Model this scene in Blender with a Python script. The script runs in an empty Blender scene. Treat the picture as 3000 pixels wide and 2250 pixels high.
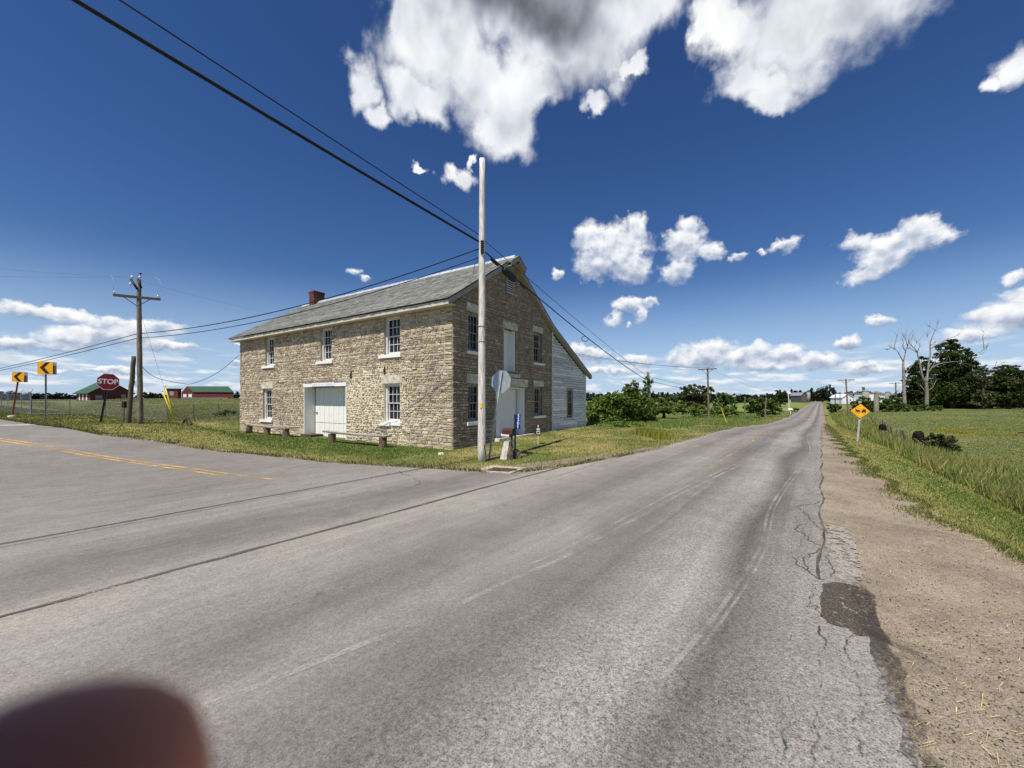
import bpy, bmesh, math, random
import numpy as np
from mathutils import Vector, Matrix, noise as mnoise

scene = bpy.context.scene
col = scene.collection
R = math.radians
H_EYE = 2.3            # eye height above the junction, metres
FN = 1139.0            # focal length in pixels of the 3000 px wide photograph
HZ = 1169.0            # its horizon row
# ------------------------------------------------------------------ camera
cam = bpy.data.cameras.new("camera")
cam.sensor_width = 36.0
cam.lens = 36.0 * FN / 3000.0
cam.shift_y = (HZ - 1125.0) / 3000.0
cam.clip_start = 0.001
cam.clip_end = 9000.0
cam.dof.use_dof = True
cam.dof.focus_distance = 14.0
cam.dof.aperture_fstop = 8.0
camo = bpy.data.objects.new("camera", cam)
camo.location = (0, 0, H_EYE)
camo.rotation_euler = (R(90), 0, 0)
col.objects.link(camo)
scene.camera = camo
# ------------------------------------------------------------------ light
SUN_EL = 58.0
SUN_AZ = 211.8         # compass bearing of the sun from +Y, clockwise
sl = bpy.data.lights.new("sun", 'SUN')
sl.energy = 5.0
sl.angle = R(0.53)
sl.color = (1.0, 0.95, 0.87)
so = bpy.data.objects.new("sun", sl)
sv_ = Vector((math.sin(R(SUN_AZ)) * math.cos(R(SUN_EL)), math.cos(R(SUN_AZ)) * math.cos(R(SUN_EL)), math.sin(R(SUN_EL))))
so.rotation_euler = (-sv_).to_track_quat('-Z', 'Y').to_euler()
so.location = (0, 0, 60)
col.objects.link(so)
vs = scene.view_settings
vs.view_transform = 'Standard'
vs.look = 'None'
vs.exposure = 0.12
vs.gamma = 1.0

def S(r, g, b):
    def c(v):
        v /= 255.0
        return v / 12.92 if v <= 0.04045 else ((v + 0.055) / 1.055) ** 2.4
    return (c(r), c(g), c(b), 1.0)

# ------------------------------------------------------------------ node helper
class NT:
    def __init__(s, tree):
        s.t = tree
    def n(s, typ, ins=None, **props):
        nd = s.t.nodes.new(typ)
        for k, v in props.items():
            setattr(nd, k, v)
        for k, v in (ins or {}).items():
            if isinstance(v, bpy.types.NodeSocket):
                s.t.links.new(v, nd.inputs[k])
            else:
                nd.inputs[k].default_value = v
        return nd
    def m(s, op, a, b=0.0, c=0.0, clamp=False):
        nd = s.t.nodes.new('ShaderNodeMath')
        nd.operation = op
        nd.use_clamp = clamp
        for i, v in enumerate((a, b, c)):
            if isinstance(v, bpy.types.NodeSocket):
                s.t.links.new(v, nd.inputs[i])
            else:
                nd.inputs[i].default_value = v
        return nd.outputs[0]
    def vm(s, op, a, b=(0, 0, 0), sc=None):
        nd = s.t.nodes.new('ShaderNodeVectorMath')
        nd.operation = op
        for i, v in enumerate((a, b)):
            if isinstance(v, bpy.types.NodeSocket):
                s.t.links.new(v, nd.inputs[i])
            else:
                nd.inputs[i].default_value = v
        if sc is not None:
            if isinstance(sc, bpy.types.NodeSocket):
                s.t.links.new(sc, nd.inputs[3])
            else:
                nd.inputs[3].default_value = sc
        return nd.outputs['Value'] if op in ('LENGTH', 'DOT_PRODUCT') else nd.outputs[0]
    def ss(s, v, a, b):                       # smooth step from a to b
        nd = s.n('ShaderNodeMapRange', {0: v, 1: a, 2: b, 3: 0.0, 4: 1.0}, interpolation_type='SMOOTHSTEP')
        return nd.outputs[0]
    def mix(s, f, a, b, blend='MIX'):
        nd = s.t.nodes.new('ShaderNodeMix')
        nd.data_type = 'RGBA'
        nd.blend_type = blend
        for i, v in ((0, f), (6, a), (7, b)):
            if isinstance(v, bpy.types.NodeSocket):
                s.t.links.new(v, nd.inputs[i])
            else:
                nd.inputs[i].default_value = v
        return nd.outputs[2]
    def noise(s, vec, scale, detail=4.0, rough=0.55, out=0, dist=0.0):
        nd = s.n('ShaderNodeTexNoise', {'Scale': scale, 'Detail': detail, 'Roughness': rough, 'Distortion': dist})
        if vec is not None:
            s.t.links.new(vec, nd.inputs['Vector'])
        return nd.outputs[out]
    def ramp(s, v, stops, interp='LINEAR'):
        nd = s.n('ShaderNodeValToRGB', {0: v})
        cr = nd.color_ramp
        cr.interpolation = interp
        while len(cr.elements) < len(stops):
            cr.elements.new(0.5)
        for e, (p, c) in zip(cr.elements, sorted(stops, key=lambda q: q[0])):
            e.position = p
            e.color = c if len(c) == 4 else (*c, 1)
        return nd.outputs[0]

# ------------------------------------------------------------------ sky and clouds
def azel(xn, yn):
    x, z = (xn - 1500) / FN, (HZ - yn) / FN
    return math.atan2(x, 1), math.atan2(z, math.hypot(x, 1))

def blob(xn, yn, rx, ry, rot=0.0):
    """an elliptical cloud core: direction (azimuth, elevation), angular radii, tilt"""
    a, e = azel(xn, yn)
    c, s_ = math.cos(R(rot)), math.sin(R(rot))
    a1, e1 = azel(xn + rx * c, yn - rx * s_)
    a2, e2 = azel(xn - ry * s_, yn - ry * c)
    ra, re = math.hypot(a1 - a, e1 - e), math.hypot(a2 - a, e2 - e)
    th = math.atan2(e1 - e, a1 - a)
    return a, e, ra, re, th

HIGH = [(1560, -60, 470, 300, 0), (1300, 120, 190, 210, 20), (1430, 240, 230, 150, -10), (1470, 360, 120, 130, 0), (1690, 110, 290, 170, 20),
        (1880, 10, 190, 110, 20), (1190, 70, 60, 130, -20), (1055, 270, 60, 85, 35), (1110, 345, 45, 60, 40), (1230, 290, 120, 90, 0),
        (1560, 300, 130, 80, 30), (1330, 500, 52, 34, -25), (1230, 490, 24, 15, 0), (1385, 480, 30, 15, 10),
        (2380, 40, 360, 190, 22), (2130, 110, 130, 110, 0), (2250, 240, 150, 80, 0), (2260, 300, 90, 45, 15), (2560, -30, 270, 130, 25), (2060, 90, 70, 60, 0),
        (2985, 175, 130, 75, 35), (2900, 225, 60, 35, 20), (1735, 300, 60, 28, 30), (1860, 170, 60, 35, 0)]
MID = [(1800, 720, 112, 78, 0), (1745, 770, 72, 60, 0), (1850, 780, 72, 58, 0), (1730, 695, 60, 50, 0), (1860, 665, 45, 45, 0),
       (2005, 715, 70, 62, 0), (1985, 795, 60, 38, 15), (2080, 735, 50, 30, 0), (2020, 660, 40, 30, 0), (2300, 718, 52, 20, 18), (2160, 752, 32, 12, 15), (2230, 740, 20, 10, 0),
       (2620, 720, 150, 48, 12), (2700, 670, 75, 45, 0), (2560, 790, 120, 30, 28), (2510, 712, 60, 28, 0), (2760, 690, 60, 28, 10), (2590, 760, 90, 45, 20),
       (1845, 890, 60, 28, 0), (1800, 935, 34, 24, 35), (1878, 920, 22, 34, 0), (1900, 885, 30, 14, 0), (2570, 942, 48, 20, 6), (2970, 812, 52, 24, 12),
       (1035, 798, 22, 14, 0), (1068, 818, 22, 10, 0), (1635, 805, 22, 18, 0), (1840, 955, 12, 12, 0), 
       (2960, 920, 200, 50, 12), (2860, 975, 140, 24, 6), (2990, 870, 90, 30, 0),
       (150, 920, 180, 26, -6), (60, 905, 100, 24, 0), (400, 955, 170, 26, -4), (330, 985, 200, 30, 0), (240, 985, 110, 42, 0), (40, 1005, 90, 26, 0), (500, 1015, 90, 20, -3), (180, 1010, 90, 14, 0),
       (2070, 1040, 130, 46, 0), (2000, 1060, 60, 24, 0), (2180, 1040, 90, 34, 0), (2220, 1020, 45, 22, 0), (2300, 1035, 70, 30, 0), (2390, 1055, 90, 28, 0), (2485, 1005, 42, 24, 0), (2250, 1070, 130, 20, 0),
       (1710, 1040, 95, 26, 0), (1690, 1025, 40, 22, 0), (1860, 1055, 60, 16, 0), (1780, 1085, 90, 14, 0), (2540, 1075, 110, 14, 0), (700, 1010, 14, 9, 0), (690, 1062, 30, 10, 0), (130, 1085, 80, 10, 0), (330, 1085, 90, 12, 0), (1000, 960, 20, 8, 0)]

world = bpy.data.worlds.new("World")
scene.world = world
world.use_nodes = True
wt = world.node_tree
wt.nodes.clear()
w = NT(wt)
SKY = 0.085
sky = w.n('ShaderNodeTexSky', sky_type='NISHITA', sun_disc=False, sun_elevation=R(SUN_EL), sun_rotation=R(SUN_AZ), altitude=200.0, air_density=1.0, dust_density=0.35, ozone_density=3.2)
D = w.vm('NORMALIZE', w.n('ShaderNodeTexCoord').outputs['Generated'])
sep = w.n('ShaderNodeSeparateXYZ', {0: D})
az = w.m('ARCTAN2', sep.outputs[0], sep.outputs[1])
el = w.m('ARCSINE', sep.outputs[2])
P = w.n('ShaderNodeCombineXYZ', {0: az, 1: el, 2: 0.0}).outputs[0]

def layer(blobs, wsc, wamp, nsc, namp, shaded):
    wn = w.vm('SUBTRACT', w.noise(P, wsc, 5.0, 0.55, out=1), (0.5, 0.5, 0.5))
    Pw = w.vm('ADD', P, w.vm('SCALE', wn, sc=wamp))
    best = None
    num = den = None
    for b in blobs:
        a, e, ra, re, th = blob(*b)
        # (the tiny term only orders the evaluation, so the shader stack stays small)
        pv = Pw if best is None else w.n('ShaderNodeVectorMath', {0: den if shaded else best, 1: (1e-7, 1e-7, 1e-7), 2: Pw}, operation='MULTIPLY_ADD').outputs[0]
        mp = w.n('ShaderNodeMapping', {'Vector': pv, 'Location': (a, e, 0), 'Rotation': (0, 0, th), 'Scale': (ra, re, 1)}, vector_type='TEXTURE').outputs[0]
        q = w.m('SUBTRACT', 1.0, w.vm('LENGTH', mp))
        best = q if best is None else w.m('SMOOTH_MAX', best, q, 0.12)
        if shaded:
            k = w.m('MAXIMUM', w.m('ADD', q, 0.15), 0.0)
            v = w.vm('DOT_PRODUCT', mp, (0, 1, 0))
            num = w.m('MULTIPLY', k, v) if num is None else w.m('MULTIPLY_ADD', k, v, num)
            den = k if den is None else w.m('ADD', den, k)
    nz = w.m('SUBTRACT', w.noise(P, nsc, 7.0, 0.56), 0.5)
    dens = w.m('MULTIPLY_ADD', nz, namp, best)
    v = w.m('DIVIDE', num, w.m('MAXIMUM', den, 0.05)) if shaded else None
    return best, dens, v

MIDL = [b for b in MID if b[0] < 1520]
MIDR = [b for b in MID if b[0] >= 1520]
def up(c):
    return w.vm('SCALE', c, sc=1.0 / SKY)
# clear air: the physical sky, a little deeper, paling towards the horizon
sk = w.vm('SCALE', sky.outputs[0], sc=SKY)
sk = w.n('ShaderNodeGamma', {0: sk, 1: 1.10}).outputs[0]
sk = w.n('ShaderNodeHueSaturation', {'Hue': 0.510, 'Saturation': 1.20, 'Value': 1.06, 'Color': sk}).outputs[0]
sk = w.mix(w.m('MULTIPLY', w.ss(el, 0.30, 0.0), 0.78), sk, S(172, 199, 232))
clear = up(sk)

def relief(scale, d):            # billows: brighter where the cloud bulges towards the sun
    n1 = w.noise(P, scale, 4.0, 0.5)
    n2 = w.noise(w.vm('ADD', P, (-0.3 * d, d, 0)), scale, 4.0, 0.5)
    return w.m('SUBTRACT', n1, n2)

def ell(b, vec):                 # 1 in the middle of an ellipse, 0 on its rim
    a, e, ra, re, th = blob(*b)
    return w.m('SUBTRACT', 1.0, w.vm('LENGTH', w.n('ShaderNodeMapping', {'Vector': vec, 'Location': (a, e, 0), 'Rotation': (0, 0, th), 'Scale': (ra, re, 1)}, vector_type='TEXTURE').outputs[0]))

def high_sky():
    b_, d_, _ = layer(HIGH, 9.0, 0.16, 12.0, 0.95, False)
    al = w.ss(d_, -0.14, 0.50)
    ps = w.vm('ADD', P, w.vm('SCALE', w.vm('SUBTRACT', w.noise(P, 6.0, 3.0, 0.55, out=1), (0.5, 0.5, 0.5)), sc=0.22))
    g = w.m('MAXIMUM', w.m('MULTIPLY', w.ss(ell((1530, -60, 480, 330, 0), ps), 0.0, 0.75), 1.0), w.m('MULTIPLY', w.ss(ell((2490, 120, 330, 150, 24), ps), 0.0, 0.8), 0.42))
    g = w.m('MAXIMUM', g, w.m('MULTIPLY', w.ss(ell((1680, 230, 200, 130, 20), ps), 0.0, 0.9), 0.34))
    lit = w.m('ADD', w.m('MULTIPLY_ADD', g, -0.62, 0.82), w.m('MULTIPLY', relief(7.0, 0.06), 0.95), clamp=True)
    lit = w.m('MAXIMUM', lit, 0.04)
    c = w.ramp(lit, [(0.0, S(84, 90, 98)), (0.15, S(112, 118, 126)), (0.45, S(166, 173, 184)), (0.75, S(219, 223, 230)), (1.0, S(249, 249, 249))])
    return w.mix(al, clear, up(c))

def mid_sky(blobs):
    b_, d_, v_ = layer(blobs, 34.0, 0.042, 44.0, 1.0, True)
    al = w.ss(d_, -0.12, 0.50)
    lit = w.m('ADD', w.m('MULTIPLY_ADD', v_, 0.62, 0.57), w.m('MULTIPLY', relief(34.0, 0.014), 1.1), clamp=True)
    c = w.ramp(lit, [(0.0, S(140, 154, 180)), (0.35, S(180, 190, 208)), (0.65, S(224, 228, 235)), (1.0, S(252, 251, 248))])
    # thin far cumulus streets towards the horizon
    Pl = w.n('ShaderNodeMapping', {'Vector': P, 'Scale': (6.0, 30.0, 1.0)}, vector_type='POINT').outputs[0]
    bn = w.noise(Pl, 1.9, 6.0, 0.58)
    band = w.m('MULTIPLY', w.ss(el, 0.125, 0.05), w.ss(el, -0.01, 0.01))
    aC = w.m('MULTIPLY', w.ss(bn, 0.44, 0.60), w.m('MULTIPLY', band, 0.7))
    litC = w.m('MULTIPLY_ADD', w.m('SUBTRACT', bn, w.noise(w.vm('ADD', Pl, (0.0, 0.22, 0.0)), 1.9, 5.0, 0.58)), 3.2, 0.55, clamp=True)
    colC = w.mix(litC, S(166, 182, 208), S(248, 247, 244))
    base = w.mix(aC, clear, up(colC))
    return w.mix(al, base, up(c))

def other_sky():                 # overhead and behind: scattered fair weather cumulus of the same kind
    pl = w.n('ShaderNodeMapping', {'Vector': D, 'Scale': (1.0, 1.0, 2.2)}, vector_type='POINT').outputs[0]
    n_ = w.noise(pl, 3.2, 5.0, 0.55)
    al = w.m('MULTIPLY', w.ss(n_, 0.62, 0.74), w.ss(el, 0.0, 0.08))
    return w.mix(al, clear, up(w.mix(w.ss(n_, 0.60, 0.75), S(246, 246, 246), S(176, 182, 192))))

def bgd(c):
    return w.n('ShaderNodeBackground', {'Color': c, 'Strength': SKY}).outputs[0]
def msh(f, a, b):
    return w.n('ShaderNodeMixShader', {0: f, 1: a, 2: b}).outputs[0]
front = msh(w.m('GREATER_THAN', el, 0.452), msh(w.m('GREATER_THAN', az, 0.06), bgd(mid_sky(MIDL)), bgd(mid_sky(MIDR))), bgd(high_sky()))
inv = w.m('MULTIPLY', w.m('LESS_THAN', w.m('ABSOLUTE', az), 1.12), w.m('MULTIPLY', w.m('LESS_THAN', el, 1.0), w.m('GREATER_THAN', el, -0.03)))
w.n('ShaderNodeOutputWorld', {0: msh(inv, bgd(other_sky()), front)})
world.cycles.sampling_method = 'MANUAL'
world.cycles.sample_map_resolution = 512

# ------------------------------------------------------------------ terrain (metres; road direction t, distance to its left l)
TH = math.atan(907.0 / FN)
ST, CT = math.sin(TH), math.cos(TH)
CX, CY = -2.65, 17.3                       # near corner of the stone house
UX, UY = -0.844, 0.536                     # along its front
VX, VY = 0.539, 0.842                      # along its gable
KT = np.array([-400, -60, 0, 20, 31, 45, 63, 90, 118, 170, 246, 400, 550, 1000, 4000.0])
KZ = np.array([0, 0, 0, 0.06, 0, -0.42, -1.08, -1.5, -1.66, -1.35, -0.9, -0.75, -0.7, -0.6, -0.6])
def _pchip(x, y):
    h = np.diff(x); d = np.diff(y) / h
    m = np.zeros(len(x))
    for i in range(1, len(x) - 1):
        if d[i - 1] * d[i] > 0:
            w1, w2 = 2 * h[i] + h[i - 1], h[i] + 2 * h[i - 1]
            m[i] = (w1 + w2) / (w1 / d[i - 1] + w2 / d[i])
    return m
KM = _pchip(KT, KZ)
def zroad(t):
    t = np.clip(t, KT[0], KT[-1] - 1e-6)
    i = np.clip(np.searchsorted(KT, t, side='right') - 1, 0, len(KT) - 2)
    h = KT[i + 1] - KT[i]; s = (t - KT[i]) / h
    return (2*s**3 - 3*s**2 + 1) * KZ[i] + (s**3 - 2*s**2 + s) * h * KM[i] + (-2*s**3 + 3*s**2) * KZ[i + 1] + (s**3 - s**2) * h * KM[i + 1]
def sm(v, a, b):
    s = np.clip((v - a) / (b - a), 0, 1)
    return s * s * (3 - 2 * s)
def tl(x, y):
    return ST * x + CT * y, -CT * x + ST * y
def xy(t, l):
    return ST * t - CT * l, CT * t + ST * l
def terr(x, y):
    x = np.asarray(x, float); y = np.asarray(y, float)
    t, l = tl(x, y)
    su = (x - CX) * UX + (y - CY) * UY
    sv = (x - CX) * VX + (y - CY) * VY
    zr = zroad(t)
    # right of the road: verge falls into a ditch, pasture lies lower
    r = -l
    field = -1.0 + 0.25 * sm(np.hypot(x, y), 120, 300) + 0.08 * np.sin(x * 0.11) * np.sin(y * 0.09)
    wr = sm(r, 1.3, 6.5) * sm(t + 0.3 * r, 3.0, 15.0)
    right = zr * (1 - wr) + field * wr - 0.25 * sm(t, 8, 16) * sm(r, 2.2, 4.5) * (1 - sm(r, 4.5, 8.0))
    # left of the road: yard level with the road, field beyond drops away
    wl = sm(l, 6.5, 11)
    yard = 0.18 * sm(sv, 0.5, 7) * sm(su, 3, -1)
    far = zr - 0.45 * sm(t, 33, 62)
    left = zr * (1 - wl) + wl * (yard + far)
    # side road and bank climb towards the left, grass mound behind the fence
    a = sm(su, 7, 19)
    bank = a * (1 - sm(sv, -5.4, -0.8)) * 1.0 + 0.5 * sm(su, 21, 27) * sm(sv, -5.4, -0.8)
    mound = 2.05 * sm(y, 44, 122) * sm(x, -18, -52) * (0.45 + 0.55 * sm(-x / np.maximum(y, 1), 1.16, 0.98))
    left = left + bank + mound
    # the field left of the building stays near yard level
    k = sm(su, 10, 30)
    left = left * (1 - k) + k * (bank + mound)
    z = np.where(l < 0, right, left)
    return z
def ground_hit(xn, yn):
    """first point of the ground seen along a sight line of the photograph"""
    a, b = (xn - 1500) / FN, (HZ - yn) / FN
    d = np.geomspace(1.5, 1200, 3000)
    dz = H_EYE + b * d - terr(a * d, d)
    i = np.argmax(dz < 0)
    if dz[i] >= 0:
        i = len(d) - 1
    i = max(i, 1)
    f = dz[i - 1] / (dz[i - 1] - dz[i] + 1e-12)
    q = d[i - 1] + (d[i] - d[i - 1]) * f
    return np.array([a * q, q, H_EYE + b * q])
def G(xn, yn):
    return Vector(ground_hit(xn, yn))
def GXY(pts):
    return [tuple(ground_hit(*p)[:2]) for p in pts]
def at(xn, yn, d):                          # point at depth d on a sight line
    return Vector(((xn - 1500) / FN * d, d, H_EYE + (HZ - yn) / FN * d))
def gz(x, y):
    return float(terr(x, y))

# ------------------------------------------------------------------ mesh builder
def tag(o, label=None, cat=None, group=None, kind=None):
    if label: o['label'] = label
    if cat: o['category'] = cat
    if group: o['group'] = group
    if kind: o['kind'] = kind
    return o
def empty(name, loc=(0, 0, 0), rz=0.0, label=None, cat=None, group=None):
    o = bpy.data.objects.new(name, None)
    o.empty_display_size = 0.2
    o.location = loc
    o.rotation_euler = (0, 0, rz)
    col.objects.link(o)
    return tag(o, label, cat, group)
def link(name, me, mats, parent=None, loc=None):
    o = bpy.data.objects.new(name, me)
    col.objects.link(o)
    for m in (mats if isinstance(mats, (list, tuple)) else [mats]):
        me.materials.append(m)
    if parent is not None: o.parent = parent
    if loc is not None: o.location = loc
    return o
class MB:
    def __init__(s):
        s.v = []; s.f = []; s.mi = []; s.tint = []
        s.map = None
    def add(s, vs, fs, mi=0, tint=0.5):
        b = len(s.v)
        s.v += [tuple(s.map(*p)) if s.map else tuple(p) for p in vs]
        for f in fs:
            s.f.append([b + i for i in f]); s.mi.append(mi); s.tint.append(tint)
    def box(s, x0, x1, y0, y1, z0, z1, mi=0, tint=0.5):
        s.add([(x0, y0, z0), (x1, y0, z0), (x1, y1, z0), (x0, y1, z0), (x0, y0, z1), (x1, y0, z1), (x1, y1, z1), (x0, y1, z1)],
              [(0, 3, 2, 1), (4, 5, 6, 7), (0, 1, 5, 4), (1, 2, 6, 5), (2, 3, 7, 6), (3, 0, 4, 7)], mi, tint)
    def hexa(s, p8, mi=0, tint=0.5):
        s.add(p8, [(0, 3, 2, 1), (4, 5, 6, 7), (0, 1, 5, 4), (1, 2, 6, 5), (2, 3, 7, 6), (3, 0, 4, 7)], mi, tint)
    def prism(s, pts, f0, f1, mi=0, tint=0.5):
        """extrude a polygon: f0/f1 turn a 2d point into the front and back 3d point"""
        n = len(pts)
        s.add([f0(*p) for p in pts] + [f1(*p) for p in pts],
              [tuple(range(n)), tuple(range(2 * n - 1, n - 1, -1))] + [(i, n + i, n + (i + 1) % n, (i + 1) % n) for i in range(n)], mi, tint)
    def tube(s, pts, rad, n=8, mi=0, tint=0.5, cap=True, flat=1.0):
        pts = [Vector(p) for p in pts]
        if not isinstance(rad, (list, tuple)): rad = [rad] * len(pts)
        vs, fs = [], []
        prev = None
        for i, p in enumerate(pts):
            d = (pts[min(i + 1, len(pts) - 1)] - pts[max(i - 1, 0)]).normalized()
            ref = prev if prev is not None else (Vector((1, 0, 0)) if abs(d.x) < 0.8 else Vector((0, 1, 0)))
            a = (ref - d * ref.dot(d)).normalized(); b = d.cross(a)
            prev = a
            for k in range(n):
                an = 2 * math.pi * k / n
                vs.append(p + (a * math.cos(an) + b * math.sin(an) * flat) * rad[i])
        for i in range(len(pts) - 1):
            for k in range(n):
                fs.append((i * n + k, i * n + (k + 1) % n, (i + 1) * n + (k + 1) % n, (i + 1) * n + k))
        if cap:
            fs.append(tuple(range(n - 1, -1, -1)))
            fs.append(tuple((len(pts) - 1) * n + k for k in range(n)))
        s.add(vs, fs, mi, tint)
    def lathe(s, prof, c=(0, 0, 0), n=16, mi=0, tint=0.5):
        vs, fs = [], []
        for r, z in prof:
            for k in range(n):
                an = 2 * math.pi * k / n
                vs.append((c[0] + r * math.cos(an), c[1] + r * math.sin(an), c[2] + z))
        for i in range(len(prof) - 1):
            for k in range(n):
                fs.append((i * n + k, i * n + (k + 1) % n, (i + 1) * n + (k + 1) % n, (i + 1) * n + k))
        fs.append(tuple(range(n - 1, -1, -1))); fs.append(tuple((len(prof) - 1) * n + k for k in range(n)))
        s.add(vs, fs, mi, tint)
    def build(s, name, mats, parent=None, smooth=False, loc=None, rough=0.0, seed=0):
        me = bpy.data.meshes.new(name)
        vs = s.v
        if rough:
            rr = random.Random(seed)
            vs = [(x + rr.uniform(-rough, rough), y + rr.uniform(-rough, rough), z + rr.uniform(-rough, rough)) for x, y, z in vs]
        me.from_pydata(vs, [], s.f)
        bm = bmesh.new(); bm.from_mesh(me)
        bmesh.ops.recalc_face_normals(bm, faces=bm.faces)
        bm.to_mesh(me); bm.free()
        o = link(name, me, mats, parent, loc)
        me.polygons.foreach_set('material_index', s.mi)
        at_ = me.attributes.new('tint', 'FLOAT', 'CORNER')
        vals = np.repeat(np.array(s.tint, np.float32), [len(f) for f in s.f])
        at_.data.foreach_set('value', vals)
        if smooth:
            me.polygons.foreach_set('use_smooth', [True] * len(me.polygons))
        return o
def np_mesh(name, V, F, tint=None, colr=None, smooth=False):
    me = bpy.data.meshes.new(name)
    V = np.ascontiguousarray(V, np.float32); F = np.ascontiguousarray(F, np.int32)
    m, k = F.shape
    me.vertices.add(len(V)); me.vertices.foreach_set('co', V.ravel())
    me.loops.add(m * k); me.loops.foreach_set('vertex_index', F.ravel())
    me.polygons.add(m); me.polygons.foreach_set('loop_start', np.arange(0, m * k, k, dtype=np.int32))
    me.update(calc_edges=True)
    if tint is not None:
        a = me.attributes.new('tint', 'FLOAT', 'CORNER')
        a.data.foreach_set('value', np.repeat(tint.astype(np.float32), k))
    if colr is not None:
        if len(colr) == len(V):
            a = me.attributes.new('col', 'FLOAT_COLOR', 'POINT')
            a.data.foreach_set('color', np.ascontiguousarray(colr, np.float32).ravel())
        else:
            a = me.attributes.new('col', 'FLOAT_COLOR', 'CORNER')
            a.data.foreach_set('color', np.repeat(colr.astype(np.float32), k, axis=0).ravel())
    if smooth:
        me.polygons.foreach_set('use_smooth', np.ones(m, bool))
    return me

# ------------------------------------------------------------------ materials
MATS = {}
def newmat(name):
    m = bpy.data.materials.new(name); m.use_nodes = True
    m.node_tree.nodes.clear()
    MATS[name] = m
    return m, NT(m.node_tree)
def finish(t, base, rough=0.85, bump=None, bstr=0.3, bdist=0.02, metal=0.0, spec=0.3, alpha=None):
    p = t.n('ShaderNodeBsdfPrincipled', {'Base Color': base, 'Roughness': rough, 'Metallic': metal, 'Specular IOR Level': spec})
    if bump is not None:
        t.t.links.new(t.n('ShaderNodeBump', {'Strength': bstr, 'Distance': bdist, 'Height': bump}).outputs[0], p.inputs['Normal'])
    if alpha is not None:
        t.t.links.new(alpha, p.inputs['Alpha'])
    t.n('ShaderNodeOutputMaterial', {0: p.outputs[0]})
    return p
def pm(name, c1, c2=None, scale=6.0, rough=0.8, bump=0.2, bscale=None, stretch=(1, 1, 1), metal=0.0, spec=0.3, tint=0.0, c3=None, lo=0.35, hi=0.65, bdist=0.01, world_=False):
    """noise-mixed paint, wood, metal ... : c1 -> c2 (-> c3) by stretched noise, per-piece tint, bump"""
    m, t = newmat(name)
    co = t.n('ShaderNodeNewGeometry').outputs['Position'] if world_ else t.n('ShaderNodeTexCoord').outputs['Object']
    v = t.n('ShaderNodeMapping', {'Vector': co, 'Scale': stretch}).outputs[0]
    nz = t.noise(v, scale, 6.0, 0.6)
    c2 = c2 or tuple(x * 0.8 for x in c1[:3]) + (1,)
    stops = [(lo, c1), (hi, c2)]
    if c3: stops = [(lo, c1), ((lo + hi) / 2, c2), (hi, c3)]
    c = t.ramp(nz, stops)
    if tint:
        a = t.n('ShaderNodeAttribute', attribute_name='tint').outputs['Fac']
        k = t.m('MULTIPLY_ADD', t.m('SUBTRACT', a, 0.5), tint * 2, 1.0)
        c = t.vm('SCALE', c, sc=k)
    finish(t, c, rough, t.noise(v, bscale or scale * 3, 5.0, 0.6) if bump else None, bump, bdist, metal, spec)
    return m

m, t = newmat('ground')
pos = t.n('ShaderNodeNewGeometry').outputs['Position']
cc = t.n('ShaderNodeAttribute', attribute_name='col').outputs['Color']
f1 = t.noise(pos, 0.55, 6.0, 0.65); f2 = t.noise(pos, 9.0, 5.0, 0.7)
k = t.m('MULTIPLY', t.m('MULTIPLY_ADD', f1, 1.1, 0.45), t.m('MULTIPLY_ADD', f2, 1.3, 0.35))
dry = t.mix(t.m('MULTIPLY', t.ss(t.noise(pos, 0.28, 5.0, 0.6), 0.48, 0.66), 0.45), cc, (0.23, 0.19, 0.075, 1))
finish(t, t.vm('SCALE', dry, sc=k), 0.95, t.noise(pos, 14.0, 5.0, 0.7), 0.8, 0.05, spec=0.1)

m, t = newmat('asphalt')
pos = t.n('ShaderNodeNewGeometry').outputs['Position']
l_ = t.vm('DOT_PRODUCT', pos, (-CT, ST, 0)); t_ = t.vm('DOT_PRODUCT', pos, (ST, CT, 0))
lw = t.m('ADD', l_, t.m('MULTIPLY', t.m('SUBTRACT', t.noise(pos, 0.25, 3.0, 0.5), 0.5), 0.9))
lt = t.n('ShaderNodeCombineXYZ', {0: t.m('MULTIPLY', l_, 3.2), 1: t.m('MULTIPLY', t_, 0.10), 2: 0.0}).outputs[0]
streak = t.noise(lt, 1.6, 6.0, 0.62)
def gy(v):
    v = 0.042 + v * 1.12
    return (v, v * 0.92, v * 0.81, 1)
lr = t.ramp(t.m('DIVIDE', t.m('ADD', lw, 1.0), 14.0), [((q + 1) / 14.0, gy(v)) for q, v in
     [(-1.0, .21), (0.0, .19), (0.35, .165), (0.8, .075), (1.3, .225), (1.8, .185), (2.3, .105), (2.9, .14), (3.5, .19), (4.4, .125), (5.6, .20), (6.5, .245), (7.2, .15), (8.2, .125), (9.3, .20), (10.2, .185), (12.0, .155)]])
big = t.noise(pos, 0.22, 5.0, 0.6); midn = t.noise(pos, 2.2, 5.0, 0.65)
agg = t.noise(pos, 80.0, 2.0, 0.8); agg2 = t.noise(pos, 24.0, 4.0, 0.8)
con = t.ss(lw, 3.2, 1.3)                    # exposed aggregate in the near lane
ag = t.m('MULTIPLY_ADD', t.m('SUBTRACT', t.m('MULTIPLY_ADD', agg2, 0.6, t.m('MULTIPLY', agg, 0.7)), 0.65), t.m('MULTIPLY_ADD', con, 2.2, 2.1), 1.0)
k = t.m('MULTIPLY', t.m('MULTIPLY_ADD', t.m('SUBTRACT', streak, 0.5), 0.55, 1.0), t.m('MULTIPLY_ADD', t.m('SUBTRACT', big, 0.5), 0.85, 1.0))
k = t.m('MULTIPLY', k, t.m('MULTIPLY_ADD', t.m('SUBTRACT', midn, 0.5), 0.5, 1.0))
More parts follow.
